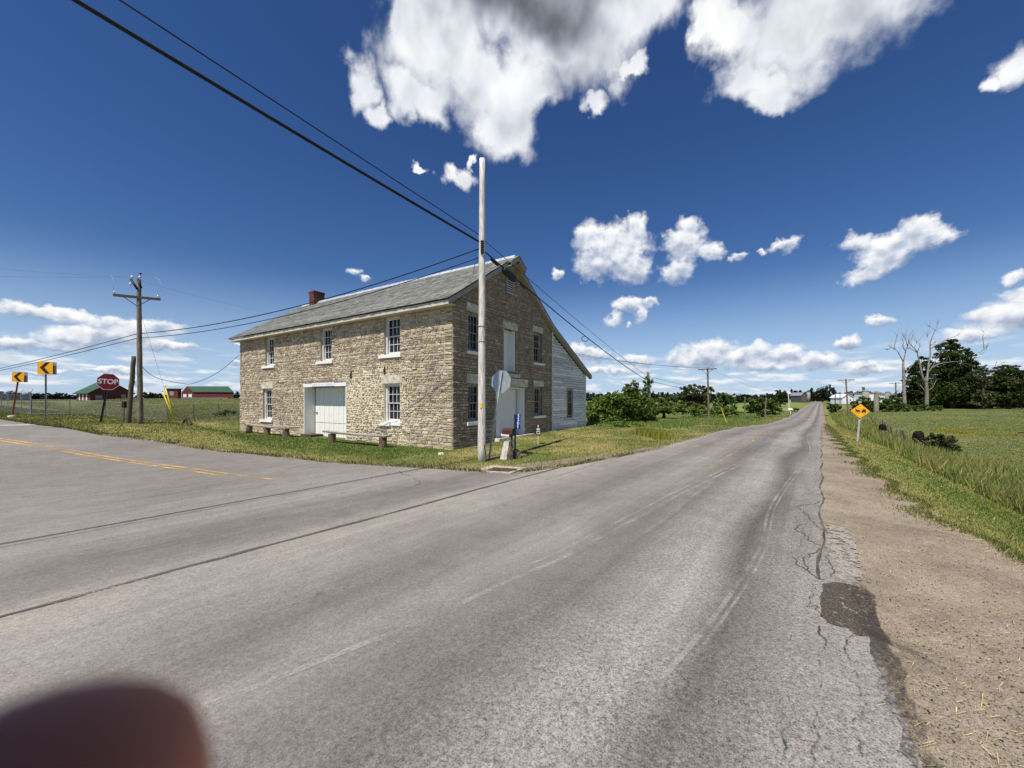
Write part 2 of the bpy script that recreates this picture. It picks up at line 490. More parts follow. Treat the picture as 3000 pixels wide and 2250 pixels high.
k = t.m('MULTIPLY', k, t.m('MAXIMUM', ag, 0.25))
dust = t.m('MULTIPLY', t.ss(t.noise(lt, 0.7, 5.0, 0.6), 0.52, 0.68), t.ss(t.noise(pos, 0.5, 4.0, 0.6), 0.42, 0.62))
dust = t.m('MAXIMUM', dust, t.m('MULTIPLY', t.ss(t.m('ABSOLUTE', t.m('SUBTRACT', lw, 6.55)), 0.75, 0.0), t.ss(t.noise(pos, 0.45, 4.0, 0.6), 0.36, 0.6)))
lr = t.mix(t.m('MULTIPLY', dust, 0.55), lr, (0.30, 0.258, 0.208, 1))
oil = t.m('MULTIPLY', t.ss(t.noise(pos, 1.9, 3.0, 0.5), 0.69, 0.76), 0.45)
lr = t.mix(oil, lr, (0.06, 0.056, 0.052, 1))
finish(t, t.vm('SCALE', lr, sc=k), 0.85, t.m('ADD', agg, agg2), 0.5, 0.01, spec=0.25)

m, t = newmat('gravel')
pos = t.n('ShaderNodeNewGeometry').outputs['Position']
a1 = t.noise(pos, 75.0, 3.0, 0.75); a2 = t.noise(pos, 0.7, 7.0, 0.72); a3 = t.noise(pos, 14.0, 4.0, 0.7)
c = t.ramp(a2, [(0.3, S(120, 109, 94)), (0.5, S(150, 136, 117)), (0.72, S(170, 157, 138))])
k = t.m('MULTIPLY', t.m('MULTIPLY_ADD', t.m('SUBTRACT', a1, 0.5), 2.4, 0.9), t.m('MULTIPLY_ADD', t.m('SUBTRACT', a3, 0.5), 0.9, 1.0))
dk = t.ss(t.m('ADD', t.noise(pos, 22.0, 4.0, 0.75), t.m('MULTIPLY', t.m('SUBTRACT', t.noise(pos, 0.8, 4.0, 0.6), 0.5), 0.35)), 0.60, 0.72)
c = t.mix(t.m('MULTIPLY', dk, 0.6), c, S(88, 78, 66))
finish(t, t.vm('SCALE', c, sc=t.m('MAXIMUM', k, 0.2)), 0.95, t.m('ADD', a1, t.m('MULTIPLY', a3, 0.35)), 0.5, 0.012, spec=0.1)

def paint_mat(name, c, lo, hi, mx=1.0):
    """worn road paint: chips let the asphalt through"""
    m, t = newmat(name)
    pos = t.n('ShaderNodeNewGeometry').outputs['Position']
    a = t.ss(t.m('ADD', t.m('MULTIPLY', t.noise(pos, 30.0, 4.0, 0.7), 0.55), t.m('MULTIPLY', t.noise(pos, 1.1, 3.0, 0.6), 0.5)), lo, hi)
    finish(t, c, 0.8, None, spec=0.2, alpha=t.m('MULTIPLY', a, mx))
    return m
M_YEL = paint_mat('yellow_road_paint', S(216, 170, 100), 0.43, 0.60)
M_YEL2 = paint_mat('worn_yellow_paint', S(206, 170, 120), 0.50, 0.66)
M_WHT = paint_mat('white_road_paint', S(226, 222, 214), 0.30, 0.46)
M_CHALK = paint_mat('pale_scrape', S(194, 186, 174), 0.42, 0.70, 0.62)
M_TAR = paint_mat('tar_seal', (0.10, 0.09, 0.083, 1), 0.38, 0.56)
M_TAR2 = paint_mat('faint_crack', (0.06, 0.056, 0.052, 1), 0.44, 0.70)

m, t = newmat('patch')
pos = t.n('ShaderNodeNewGeometry').outputs['Position']
c = t.ramp(t.noise(pos, 42.0, 5.0, 0.75), [(0.32, S(54, 49, 44)), (0.5, S(88, 80, 70)), (0.68, S(134, 124, 112))])
al = t.ss(t.m('ADD', t.m('MULTIPLY', t.noise(pos, 9.0, 5.0, 0.7), 0.8), t.m('MULTIPLY', t.noise(pos, 45.0, 3.0, 0.7), 0.2)), 0.38, 0.5)
finish(t, c, 0.95, t.noise(pos, 60.0, 4.0, 0.7), 0.9, 0.02, spec=0.1, alpha=al)
pm('pole_pale', S(226, 220, 210), S(186, 178, 166), 5, 0.85, 0.5, 14, (7, 7, 0.5), c3=S(120, 110, 97), lo=0.40, hi=0.74)
pm('pole_grey', S(150, 140, 122), S(108, 98, 84), 5, 0.85, 0.5, 14, (7, 7, 0.5), c3=S(82, 74, 62))
pm('pole_dark', S(104, 96, 80), S(72, 66, 54), 5, 0.85, 0.5, 14, (7, 7, 0.5))
pm('wood_plank', S(206, 196, 184), S(170, 158, 144), 3, 0.85, 0.4, 10, (8, 0.6, 8), c3=S(104, 92, 80))
pm('wood_log', S(140, 124, 104), S(98, 84, 68), 6, 0.9, 0.5, 14, (5, 5, 0.8), c3=S(70, 60, 50))
pm('wood_dark', S(92, 82, 68), S(58, 50, 42), 5, 0.9, 0.5, 12, (6, 6, 0.7))
pm('galv', S(186, 189, 190), S(158, 161, 164), 4, 0.5, 0.08, 20, metal=0.15, spec=0.5)
pm('galv_dull', S(140, 142, 146), S(112, 114, 118), 5, 0.55, 0.1, 20, metal=0.3)
pm('rust', S(150, 84, 52), S(112, 62, 44), 9, 0.8, 0.2, 25)
pm('post_dark', S(72, 70, 68), S(50, 48, 46), 8, 0.7, 0.2)
pm('black', (0.012, 0.012, 0.013, 1), (0.02, 0.02, 0.02, 1), 8, 0.5, 0.05)
pm('cable', (0.006, 0.006, 0.007, 1), (0.012, 0.012, 0.012, 1), 8, 0.6, 0)
pm('cable_grey', (0.05, 0.055, 0.065, 1), (0.07, 0.07, 0.08, 1), 8, 0.6, 0)
pm('iron', (0.03, 0.022, 0.018, 1), (0.06, 0.035, 0.025, 1), 20, 0.7, 0.2)
pm('porcelain', (0.75, 0.76, 0.78, 1), (0.6, 0.62, 0.65, 1), 8, 0.15, 0, spec=0.6)
pm('sign_red', (0.16, 0.006, 0.014, 1), (0.12, 0.006, 0.012, 1), 2.0, 0.45, 0.02)
pm('sign_white', (0.62, 0.60, 0.58, 1), (0.5, 0.5, 0.5, 1), 4, 0.5, 0.02)
pm('sign_yellow', (0.86, 0.42, 0.01, 1), (0.80, 0.36, 0.012, 1), 3, 0.45, 0.02)
pm('sign_bright', (0.95, 0.62, 0.02, 1), (0.9, 0.55, 0.02, 1), 3, 0.45, 0.02)
pm('sign_back', S(186, 192, 190), S(160, 166, 166), 2.2, 0.4, 0.04, 10, metal=0.55, spec=0.5)
pm('sign_blue', (0.005, 0.022, 0.22, 1), (0.006, 0.03, 0.28, 1), 6, 0.4, 0.0)
pm('guard_yellow', (0.85, 0.62, 0.02, 1), (0.75, 0.55, 0.03, 1), 6, 0.5, 0.05)
pm('mailbox_brown', S(92, 52, 42), S(70, 40, 34), 8, 0.6, 0.1)
pm('white_plastic', (0.72, 0.72, 0.70, 1), (0.6, 0.6, 0.58, 1), 5, 0.5, 0.03)
pm('concrete', S(196, 186, 166), S(160, 150, 132), 8, 0.9, 0.4, 30)
pm('limestone', S(222, 214, 196), S(196, 187, 168), 4, 0.9, 0.4, 18, c3=S(170, 160, 142))
pm('grey_slab', S(138, 138, 132), S(104, 104, 98), 4, 0.9, 0.5, 18)
pm('mossy_stone', S(110, 112, 84), S(80, 80, 62), 6, 0.95, 0.6, 20)
pm('white_paint', (0.82, 0.80, 0.75, 1), (0.76, 0.74, 0.69, 1), 3.0, 0.6, 0.2, 20, (7, 7, 0.8), c3=(0.48, 0.45, 0.40, 1), lo=0.50, hi=0.92)
pm('white_frame', (0.74, 0.73, 0.71, 1), (0.6, 0.58, 0.55, 1), 5.0, 0.6, 0.1)
pm('grey_paint', S(168, 162, 152), S(134, 126, 114), 3.0, 0.75, 0.3, 20, (4, 4, 1))
pm('weathered_white', S(232, 227, 216), S(194, 187, 174), 3.4, 0.8, 0.4, 16, (0.8, 0.8, 6), c3=S(112, 106, 98), lo=0.50, hi=0.76, tint=0.22)
pm('brick', S(110, 62, 50), S(84, 48, 40), 10, 0.9, 0.3, tint=0.4)
pm('slate', S(136, 136, 127), S(108, 109, 102), 5, 0.75, 0.35, 20, (1, 0.5, 1), tint=0.42, spec=0.3)
pm('ridge_metal', S(214, 216, 214), S(180, 182, 180), 4, 0.4, 0.05, metal=0.3)
pm('red_barn', S(112, 54, 52), S(92, 44, 44), 6, 0.8, 0.2, 10, (1, 1, 0.2))
pm('red_dark', S(84, 30, 34), S(70, 26, 30), 6, 0.8, 0.2, 10, (1, 1, 0.2))
pm('green_roof', S(70, 96, 80), S(60, 84, 70), 3, 0.8, 0.05, spec=0.1)
pm('grey_barn', S(96, 96, 96), S(70, 70, 70), 5, 0.85, 0.2)
pm('grey_roof', S(150, 152, 156), S(120, 122, 126), 5, 0.6, 0.05)
pm('bright_white', (0.82, 0.82, 0.82, 1), (0.74, 0.74, 0.74, 1), 3, 0.6, 0.02)
pm('silo', S(158, 152, 144), S(124, 118, 112), 6, 0.85, 0.2)
pm('bark', S(96, 84, 70), S(66, 56, 46), 5, 0.95, 0.6, 14, (4, 4, 0.6))
pm('dead_wood', S(176, 168, 154), S(126, 117, 104), 4, 0.9, 0.5, 12, (4, 4, 0.5), c3=S(80, 72, 62), lo=0.36, hi=0.66, tint=0.3)
pm('cream_trim', S(206, 199, 182), S(178, 168, 148), 3.0, 0.7, 0.2, 20, (6, 1, 6))
pm('cow_black', (0.010, 0.009, 0.009, 1), (0.018, 0.015, 0.013, 1), 9, 0.8, 0.1, spec=0.1)
pm('skin', (0.54, 0.17, 0.09, 1), (0.46, 0.14, 0.07, 1), 60, 0.5, 0.1, 160, bdist=0.0004)
pm('sleeve', (0.06, 0.07, 0.1, 1), (0.05, 0.06, 0.09, 1), 60, 0.9, 0.2, 200)
M_SOIL = paint_mat('dark_soil', (0.07, 0.06, 0.05, 1), 0.42, 0.66, 0.85)
m, t = newmat('crumble')
pos = t.n('ShaderNodeNewGeometry').outputs['Position']
c = t.ramp(t.noise(pos, 50.0, 4.0, 0.75), [(0.32, S(104, 97, 88)), (0.5, S(168, 159, 147)), (0.7, S(196, 188, 176))])
finish(t, c, 0.95, t.noise(pos, 60.0, 4.0, 0.7), 0.9, 0.02, spec=0.1, alpha=t.ss(t.noise(pos, 11.0, 5.0, 0.72), 0.40, 0.52))
pm('pebble', S(168, 156, 140), S(120, 110, 98), 40, 0.9, 0, tint=0.5, world_=True)
pm('crumb', S(74, 68, 60), S(52, 48, 44), 40, 0.9, 0, tint=0.5, world_=True)
pm('straw', S(214, 192, 140), S(176, 150, 100), 6, 0.9, 0, tint=0.4)
pm('grating', S(120, 100, 78), S(84, 68, 54), 14, 0.7, 0.3)
pm('dark_hole', (0.006, 0.006, 0.006, 1), (0.008, 0.008, 0.008, 1), 3, 0.9, 0)
pm('ink', (0.08, 0.08, 0.09, 1), (0.2, 0.2, 0.2, 1), 30, 0.8, 0)
pm('phone_black', (0.01, 0.01, 0.012, 1), (0.012, 0.012, 0.014, 1), 8, 0.3, 0)

m, t = newmat('glass')
pos = t.n('ShaderNodeTexCoord').outputs['Object']
c = t.ramp(t.noise(pos, 0.9, 3.0, 0.6), [(0.35, (0.006, 0.006, 0.008, 1)), (0.65, (0.03, 0.033, 0.04, 1))])
finish(t, c, 0.12, t.noise(pos, 3.0, 2.0, 0.5), 0.12, 0.02, spec=0.32)

m, t = newmat('stone')
pos = t.n('ShaderNodeTexCoord').outputs['Object']
a = t.n('ShaderNodeAttribute', attribute_name='tint').outputs['Fac']
c = t.ramp(a, [(0.0, (0.235, 0.178, 0.122, 1)), (0.2, (0.33, 0.265, 0.185, 1)), (0.45, (0.43, 0.36, 0.26, 1)), (0.62, (0.37, 0.325, 0.26, 1)), (0.8, (0.50, 0.43, 0.32, 1)), (0.93, (0.46, 0.36, 0.21, 1)), (1.0, (0.62, 0.57, 0.46, 1))])
k = t.m('MULTIPLY', t.m('MULTIPLY_ADD', t.m('SUBTRACT', t.noise(pos, 7.0, 6.0, 0.65), 0.5), 1.1, 1.0), t.m('MULTIPLY_ADD', t.m('SUBTRACT', t.noise(pos, 0.5, 4.0, 0.6), 0.5), 0.7, 1.0))
k = t.m('MULTIPLY', k, 1.17)
finish(t, t.vm('SCALE', c, sc=k), 0.92, t.noise(pos, 18.0, 6.0, 0.7), 0.55, 0.02, spec=0.15)

m, t = newmat('mortar')
oc = t.n('ShaderNodeTexCoord').outputs['Object']
sp = t.n('ShaderNodeSeparateXYZ', {0: oc})
yy = t.m('ADD', sp.outputs[1], t.m('MULTIPLY', t.m('SUBTRACT', t.noise(oc, 1.3, 5.0, 0.6), 0.5), 2.2))
zz = t.m('ADD', sp.outputs[2], t.m('MULTIPLY', t.m('SUBTRACT', t.noise(oc, 1.1, 5.0, 0.6), 0.5), 1.6))
msk = t.m('MULTIPLY', t.m('MULTIPLY', t.ss(yy, 2.2, 3.0), t.ss(yy, 8.4, 7.7)), t.m('MULTIPLY', t.ss(zz, 4.4, 3.8), t.ss(sp.outputs[0], 0.3, 0.1)))
c = t.mix(msk, t.ramp(t.noise(oc, 2.0, 5.0, 0.65), [(0.35, (0.33, 0.27, 0.19, 1)), (0.6, (0.52, 0.45, 0.34, 1)), (0.75, (0.66, 0.60, 0.48, 1))]), (0.74, 0.67, 0.48, 1))
finish(t, c, 0.95, t.noise(oc, 25.0, 5.0, 0.7), 0.6, 0.02, spec=0.1)

m, t = newmat('mortar_shaded')  # browner, darker mortar for the gable: its shade put into the colour
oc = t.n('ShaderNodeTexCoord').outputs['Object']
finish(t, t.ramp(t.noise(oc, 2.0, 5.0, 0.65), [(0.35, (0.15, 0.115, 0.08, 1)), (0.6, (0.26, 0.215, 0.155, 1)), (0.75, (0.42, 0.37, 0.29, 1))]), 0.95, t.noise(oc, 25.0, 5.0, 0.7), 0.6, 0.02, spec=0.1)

def leafmat(name, c0, c1, c2, trans=0.3):
    m, t = newmat(name)
    a = t.n('ShaderNodeAttribute', attribute_name='tint').outputs['Fac']
    c = t.ramp(a, [(0.0, c0), (0.5, c1), (1.0, c2)])
    d = t.n('ShaderNodeBsdfDiffuse', {'Color': c})
    tr = t.n('ShaderNodeBsdfTranslucent', {'Color': t.vm('MULTIPLY', c, (1.1, 1.25, 0.55))})
    mx = t.n('ShaderNodeMixShader', {0: trans, 1: d.outputs[0], 2: tr.outputs[0]})
    t.n('ShaderNodeOutputMaterial', {0: mx.outputs[0]})
    return m
leafmat('leaf_dark', (0.016, 0.024, 0.008, 1), (0.042, 0.056, 0.018, 1), (0.092, 0.108, 0.034, 1), 0.2)
leafmat('leaf_mid', (0.045, 0.068, 0.017, 1), (0.10, 0.142, 0.036, 1), (0.18, 0.235, 0.06, 1), 0.28)
leafmat('leaf_bright', (0.06, 0.095, 0.019, 1), (0.14, 0.20, 0.042, 1), (0.23, 0.29, 0.07, 1), 0.3)
leafmat('leaf_olive', (0.03, 0.034, 0.015, 1), (0.066, 0.074, 0.03, 1), (0.12, 0.13, 0.052, 1), 0.18)
leafmat('leaf_far', (0.014, 0.019, 0.011, 1), (0.026, 0.034, 0.018, 1), (0.046, 0.056, 0.028, 1), 0.1)
m, t = newmat('blade')
cc = t.n('ShaderNodeAttribute', attribute_name='col').outputs['Color']
d = t.n('ShaderNodeBsdfDiffuse', {'Color': cc}); tr = t.n('ShaderNodeBsdfTranslucent', {'Color': cc})
t.n('ShaderNodeOutputMaterial', {0: t.n('ShaderNodeMixShader', {0: 0.3, 1: d.outputs[0], 2: tr.outputs[0]}).outputs[0]})
m, t = newmat('pond_water')
pos = t.n('ShaderNodeNewGeometry').outputs['Position']
finish(t, (0.03, 0.035, 0.025, 1), 0.12, t.noise(pos, 1.5, 3.0, 0.5), 0.2, 0.02, spec=0.5)
m, t = newmat('chain_link')
co = t.n('ShaderNodeTexCoord').outputs['UV']
s2 = t.n('ShaderNodeSeparateXYZ', {0: co})
pa = t.m('PINGPONG', t.m('MULTIPLY', t.m('ADD', s2.outputs[0], s2.outputs[1]), 12.0), 1.0)
pb = t.m('PINGPONG', t.m('MULTIPLY', t.m('SUBTRACT', s2.outputs[0], s2.outputs[1]), 12.0), 1.0)
al = t.m('MAXIMUM', t.m('LESS_THAN', pa, 0.12), t.m('LESS_THAN', pb, 0.12))
finish(t, (0.22, 0.23, 0.24, 1), 0.5, None, metal=0.3, alpha=al)
M = MATS

# ------------------------------------------------------------------ ground, roads
EDGE = GXY([(-160, 1216), (0, 1230), (113, 1247), (271, 1272), (497, 1302), (723, 1331), (949, 1356), (1100, 1366), (1316, 1379), (1420, 1387), (1542, 1386), (1678, 1368), (1770, 1350), (1859, 1332)])
dx0 = EDGE[0]
EDGE = [(dx0[0] - 70, dx0[1] + 38), (dx0[0] - 25, dx0[1] + 13)] + EDGE
def ledge(tt):                                # left pavement edge of the main road
    return 5.6 + 0.08 * math.sin(tt * 0.7) + 0.05 * math.sin(tt * 2.3)
MAIN_L = [xy(tt, ledge(tt)) for tt in list(np.arange(17, 60, 1.3)) + list(np.geomspace(60, 900, 40))]
REDGE = GXY([(2760, 2420), (2700, 2250), (2650, 2130), (2600, 1990), (2570, 1900), (2540, 1790), (2515, 1715), (2470, 1660), (2440, 1620), (2425, 1570), (2413, 1530), (2407, 1500)])
rj = random.Random(3)
REDGE = [xy(-30, -1.1), xy(-8, -1.0)] + REDGE + [xy(tt, 0.02 + rj.uniform(-0.05, 0.05) * (1 if tt < 60 else 0.3)) for tt in list(np.arange(6.6, 60, 0.7)) + list(np.geomspace(60, 900, 40))]
MAIN = REDGE + [p for p in reversed(MAIN_L)] + [EDGE[-2], EDGE[-3], EDGE[-4], xy(7.0, 6.75), xy(0, 6.7), xy(-30, 6.7)]
def jit(pts, step, amp, seed):                # subdivide and roughen an outline
    rr = random.Random(seed); out = []
    for a, b in zip(pts[:-1], pts[1:]):
        n = max(1, int(math.dist(a, b) / step))
        for i in range(n):
            f = i / n
            out.append((a[0] + (b[0] - a[0]) * f + rr.uniform(-amp, amp), a[1] + (b[1] - a[1]) * f + rr.uniform(-amp, amp)))
    out.append(pts[-1])
    return out
SIDE = jit(EDGE[:-3], 0.5, 0.07, 5) + [xy(8.2, 6.6), xy(-14, 6.6), xy(-30, 14), (EDGE[0][0] - 12, EDGE[0][1] - 22)]
def drape(name, poly, zoff, mat, cell=0.8, kind='structure', maxd=120):
    """a sheet over the terrain"""
    bm = bmesh.new()
    bm.faces.new([bm.verts.new((x, y, 0)) for x, y in poly])
    xs = [p[0] for p in poly]; ys = [p[1] for p in poly]
    for ax, (lo, hi) in ((0, (min(xs), max(xs))), (1, (min(ys), max(ys)))):
        k = lo
        cuts = []
        while k < hi:
            d = max(abs(k) * 0.045, cell)
            k += d
            cuts.append(k)
        for c in cuts:
            nrm = (1, 0, 0) if ax == 0 else (0, 1, 0)
            bmesh.ops.bisect_plane(bm, geom=bm.verts[:] + bm.edges[:] + bm.faces[:], plane_co=(c, c, 0), plane_no=nrm)
    P_ = np.array([v.co[:] for v in bm.verts])
    Z = terr(P_[:, 0], P_[:, 1]) + zoff + 0.0006 * np.maximum(np.hypot(P_[:, 0], P_[:, 1]) - 25, 0)
    for v, z in zip(bm.verts, Z):
        v.co.z = z
    bmesh.ops.triangulate(bm, faces=[f for f in bm.faces if len(f.verts) > 4])
    me = bpy.data.meshes.new(name); bm.to_mesh(me); bm.free()
    o = link(name, me, mat)
    o['kind'] = kind
    return o
def inpoly(x, y, poly):
    px = np.array([p[0] for p in poly]); py = np.array([p[1] for p in poly])
    qx = np.roll(px, -1); qy = np.roll(py, -1)
    r = np.zeros(x.shape, bool)
    for a, b, c, d in zip(px, py, qx, qy):
        k = ((b > y) != (d > y)) & (x < (c - a) * (y - b) / (d - b + 1e-12) + a)
        r ^= k
    return r
drape('side_road', SIDE, 0.016, M['asphalt'])
drape('main_road', MAIN, 0.030, M['asphalt'])
GL = [(-30, 12), (-4, 9), (2, 6.0), (5, 4.2), (7, 3.05), (8.9, 2.3), (10.6, 1.75), (14.4, 1.38), (20, 1.05), (28, 0.75), (60, 0.6), (120, 0.55), (300, 0.5)]
SHOULDER = jit([xy(a, -b) for a, b in GL], 0.30, 0.13, 8) + [xy(a, 0.3) for a in (300, 120, 60, 30, 12, 5, 0)] + [xy(-30, 0.3)]
drape('gravel_shoulder', SHOULDER, 0.012, M['gravel'], 0.6)
# thin gravel strip between the asphalt and the lawn, widening by the drain
strip_o = [(q[0] * 1.0, q[1]) for q in GXY([(300, 1270), (497, 1296), (723, 1323), (949, 1347), (1100, 1358), (1250, 1366), (1380, 1368), (1500, 1364), (1600, 1352), (1690, 1340), (1770, 1330), (1860, 1318), (1990, 1296), (2090, 1268)])]
strip_i = [(x_ * 0.96, y_ * 0.96) for x_, y_ in GXY([(2090, 1278), (1990, 1308), (1860, 1336), (1770, 1355), (1690, 1370), (1600, 1388), (1500, 1397), (1380, 1397), (1250, 1384), (1100, 1376), (949, 1364), (723, 1338), (497, 1309), (300, 1280)])]
drape('gravel_strip', jit(strip_o, 0.4, 0.10, 11) + strip_i, 0.009, M['gravel'], 0.6)

def ribbon(name, pts, width, mat, zoff, seed=0, wob=0.0, step=0.5):
    """a painted line, seam or crack laid on the road"""
    pts = [Vector((p[0], p[1])) for p in pts]
    rr = random.Random(seed)
    fine = []
    for a, b in zip(pts[:-1], pts[1:]):
        n = max(1, int((b - a).length / max(step, 0.02 * a.length)))
        for i in range(n):
            fine.append(a.lerp(b, i / n) + Vector((rr.uniform(-wob, wob), rr.uniform(-wob, wob))))
    fine.append(pts[-1])
    V, F = [], []
    for i, p in enumerate(fine):
        d = (fine[min(i + 1, len(fine) - 1)] - fine[max(i - 1, 0)]).normalized()
        nrm = Vector((-d.y, d.x))
        wd = width * (1 if not wob else rr.uniform(0.6, 1.25)) * 0.5
        for s_ in (-1, 1):
            q = p + nrm * wd * s_
            V.append((q.x, q.y, gz(q.x, q.y) + zoff + 0.0006 * max(q.length - 25, 0)))
        if i:
            F.append((2 * i - 2, 2 * i - 1, 2 * i + 1, 2 * i))
    me = bpy.data.meshes.new(name); me.from_pydata(V, [], F)
    o = link(name, me, mat); o['kind'] = 'structure'
    return o
LZ = 0.037
def smooth_pts(pts, n=6):                     # Catmull-Rom through the points
    P_ = [Vector(p) for p in pts]; P_ = [2 * P_[0] - P_[1]] + P_ + [2 * P_[-1] - P_[-2]]
    out = []
    for i in range(1, len(P_) - 2):
        for k in range(n):
            s = k / n
            out.append(0.5 * ((2 * P_[i]) + (P_[i + 1] - P_[i - 1]) * s + (2 * P_[i - 1] - 5 * P_[i] + 4 * P_[i + 1] - P_[i + 2]) * s * s + (3 * P_[i] - P_[i - 1] - 3 * P_[i + 1] + P_[i + 2]) * s ** 3))
    out.append(P_[-2])
    return out
for off in (-0.12, 0.12):
    ribbon('yellow_line', [xy(tt, 2.85 + off + 0.12 * math.sin(tt * 0.05)) for tt in np.geomspace(13.5, 260, 60)], 0.10, M_YEL2, LZ)
side_c = smooth_pts(GXY([(-60, 1280), (13, 1291), (140, 1311), (280, 1337), (389, 1354), (560, 1378), (700, 1398), (796, 1410)]), 5)
def offset(pts, d):
    o = []
    for i, p in enumerate(pts):
        t_ = (pts[min(i + 1, len(pts) - 1)] - pts[max(i - 1, 0)]).normalized()
        o.append((p.x - t_.y * d, p.y + t_.x * d))
    return o
ribbon('yellow_line', offset(side_c, 0.11), 0.10, M_YEL, 0.024)
ribbon('yellow_line', offset(side_c[:-6], -0.13), 0.10, M_YEL, 0.024)
ribbon('white_stop_line', GXY([(-60, 1248), (20, 1247), (94, 1246)]), 0.42, M_WHT, 0.024)
ribbon('road_seam', [xy(tt, 6.69 + 0.02 * math.sin(tt)) for tt in np.arange(-14, 14, 0.7)], 0.085, M_TAR, LZ, 1, 0.012, 0.25)
ribbon('road_seam', [xy(tt, 6.0) for tt in np.arange(9, 22, 0.7)], 0.05, M_TAR2, LZ, 2, 0.012, 0.25)
sc1 = GXY([(500, 2120), (760, 2020), (1000, 1924), (1271, 1815), (1497, 1707), (1655, 1639), (1768, 1576), (1904, 1503), (2000, 1449), (2150, 1375), (2204, 1351), (2240, 1330), (2273, 1303), (2284, 1290), (2291, 1279), (2336, 1254)])
ribbon('tyre_scrape', smooth_pts(sc1, 6), 0.07, M_CHALK, LZ, 3)
ribbon('tyre_scrape', offset(smooth_pts(sc1[4:11], 6), 0.17), 0.05, M_CHALK, LZ, 3)
sc2 = GXY([(1950, 1990), (2034, 1890), (2143, 1747), (2229, 1603), (2258, 1489), (2321, 1397), (2363, 1351), (2374, 1324), (2369, 1299), (2366, 1280), (2380, 1262)])
ribbon('tyre_scrape', smooth_pts(sc2, 6), 0.045, M_CHALK, LZ, 4)
ribbon('tyre_scrape', offset(smooth_pts(sc2[1:7], 6), -0.08), 0.035, M_CHALK, LZ, 5)
def fractal(pts, seed, it=4, amp=0.16):       # break a line up by midpoint displacement
    rr = random.Random(seed)
    pts = [Vector(p) for p in pts]
    for _ in range(it):
        out = [pts[0]]
        for a, b in zip(pts[:-1], pts[1:]):
            d = b - a
            out += [(a + b) / 2 + Vector((-d.y, d.x)) * rr.uniform(-amp, amp) + d * rr.uniform(-.1, .1), b]
        pts = out
    return pts
def z3(x, y): return (2000 + x / 1.746, 1300 + y / 1.746)
for sd, (pp, wd) in enumerate([
        ([(700, 300), (650, 318), (590, 325), (615, 360), (650, 400), (700, 440), (740, 470)], 0.022),
        ([(640, 420), (575, 445), (640, 500), (700, 530), (740, 545), (690, 560), (640, 575), (615, 610), (640, 655)], 0.022),
        ([(560, 590), (575, 625), (620, 650), (660, 680), (690, 705), (730, 712)], 0.018),
        ([(320, 415), (440, 432), (560, 450)], 0.012), ([(430, 420), (520, 395), (590, 378)], 0.012),
        ([(660, 730), (650, 800), (635, 850), (690, 845), (715, 900)], 0.012),
        ([(700, 950), (690, 1100), (715, 1250), (670, 1370), (690, 1500), (680, 1650)], 0.022),
        ([(870, 1000), (860, 1150), (900, 1250), (920, 1400), (915, 1560), (940, 1650)], 0.02),
        ([(640, 60), (700, 55)], 0.03), ([(650, 100), (700, 98)], 0.02), ([(680, 155), (700, 153)], 0.025), ([(625, 200), (640, 240), (620, 280)], 0.015), ([(560, 1000), (545, 1150), (540, 1300), (545, 1450), (525, 1640)], 0.02), ([(600, 380), (612, 450), (606, 520), (622, 600)], 0.014), ([(655, 60), (668, 110), (690, 150), (684, 200), (672, 230), (690, 280)], 0.012), ([(668, 20), (676, 90), (695, 120), (690, 170)], 0.012), ([(760, 560), (752, 610), (770, 660), (765, 700)], 0.02), ([(820, 720), (850, 780), (905, 850), (960, 905)], 0.02)]):
    ribbon('crack', fractal(GXY([z3(*q) for q in pp]), sd), wd * 0.75, M_TAR2 if sd > 2 else M_TAR, LZ + 0.002 + 0.0004 * sd, sd, 0.004, 0.2)
for sd, pp in enumerate([[(0, 1322), (140, 1313), (300, 1308), (480, 1303)], [(0, 1288), (110, 1286), (250, 1284)], [(0, 1438), (120, 1428), (260, 1420)],
                         [(930, 1360), (850, 1375), (825, 1392), (740, 1400), (640, 1420)], [(1170, 1382), (1215, 1405), (1230, 1420), (1210, 1430), (1150, 1433)]]):
    ribbon('crack', fractal(GXY(pp), 40 + sd, 4, 0.10), 0.03, M_TAR2, 0.026, 20 + sd, 0.0, 0.5)
hole = GXY([z3(*q) for q in [(712, 730), (770, 722), (830, 728), (890, 742), (950, 760), (985, 800), (985, 860), (1000, 920), (1030, 990), (1060, 1030), (1010, 1020), (960, 1000), (900, 1000), (865, 985), (840, 960), (790, 950), (740, 930), (705, 895), (712, 850), (700, 800), (718, 770)]])
drape('asphalt_patch', jit(hole + [hole[0]], 0.06, 0.012, 4), 0.036, M['patch'], 0.4)
crum = GXY([z3(*q) for q in [(740, 420), (840, 440), (880, 500), (900, 580), (920, 700), (900, 725), (780, 715), (765, 620), (735, 530)]])
drape('crumbled_edge', jit(crum + [crum[0]], 0.06, 0.02, 6), 0.033, M['crumble'], 0.4)
ribbon('dark_soil', GXY([(2520, 1715), (2535, 1790), (2556, 1850), (2590, 1915), (2612, 1995), (2655, 2120), (2702, 2235), (2760, 2400)]), 0.17, M_SOIL, 0.040, 31, 0.03, 0.10)
ribbon('dark_soil', GXY([(2545, 1860), (2600, 1890), (2680, 1925), (2740, 1955)]), 0.07, M_SOIL, 0.041, 33, 0.03, 0.10)
ribbon('dark_soil', [xy(tt, 0.0 + 0.04 * math.sin(tt * 2.1)) for tt in np.arange(6.2, 45, 0.5)], 0.035, M_SOIL, 0.038, 32, 0.012, 0.2)

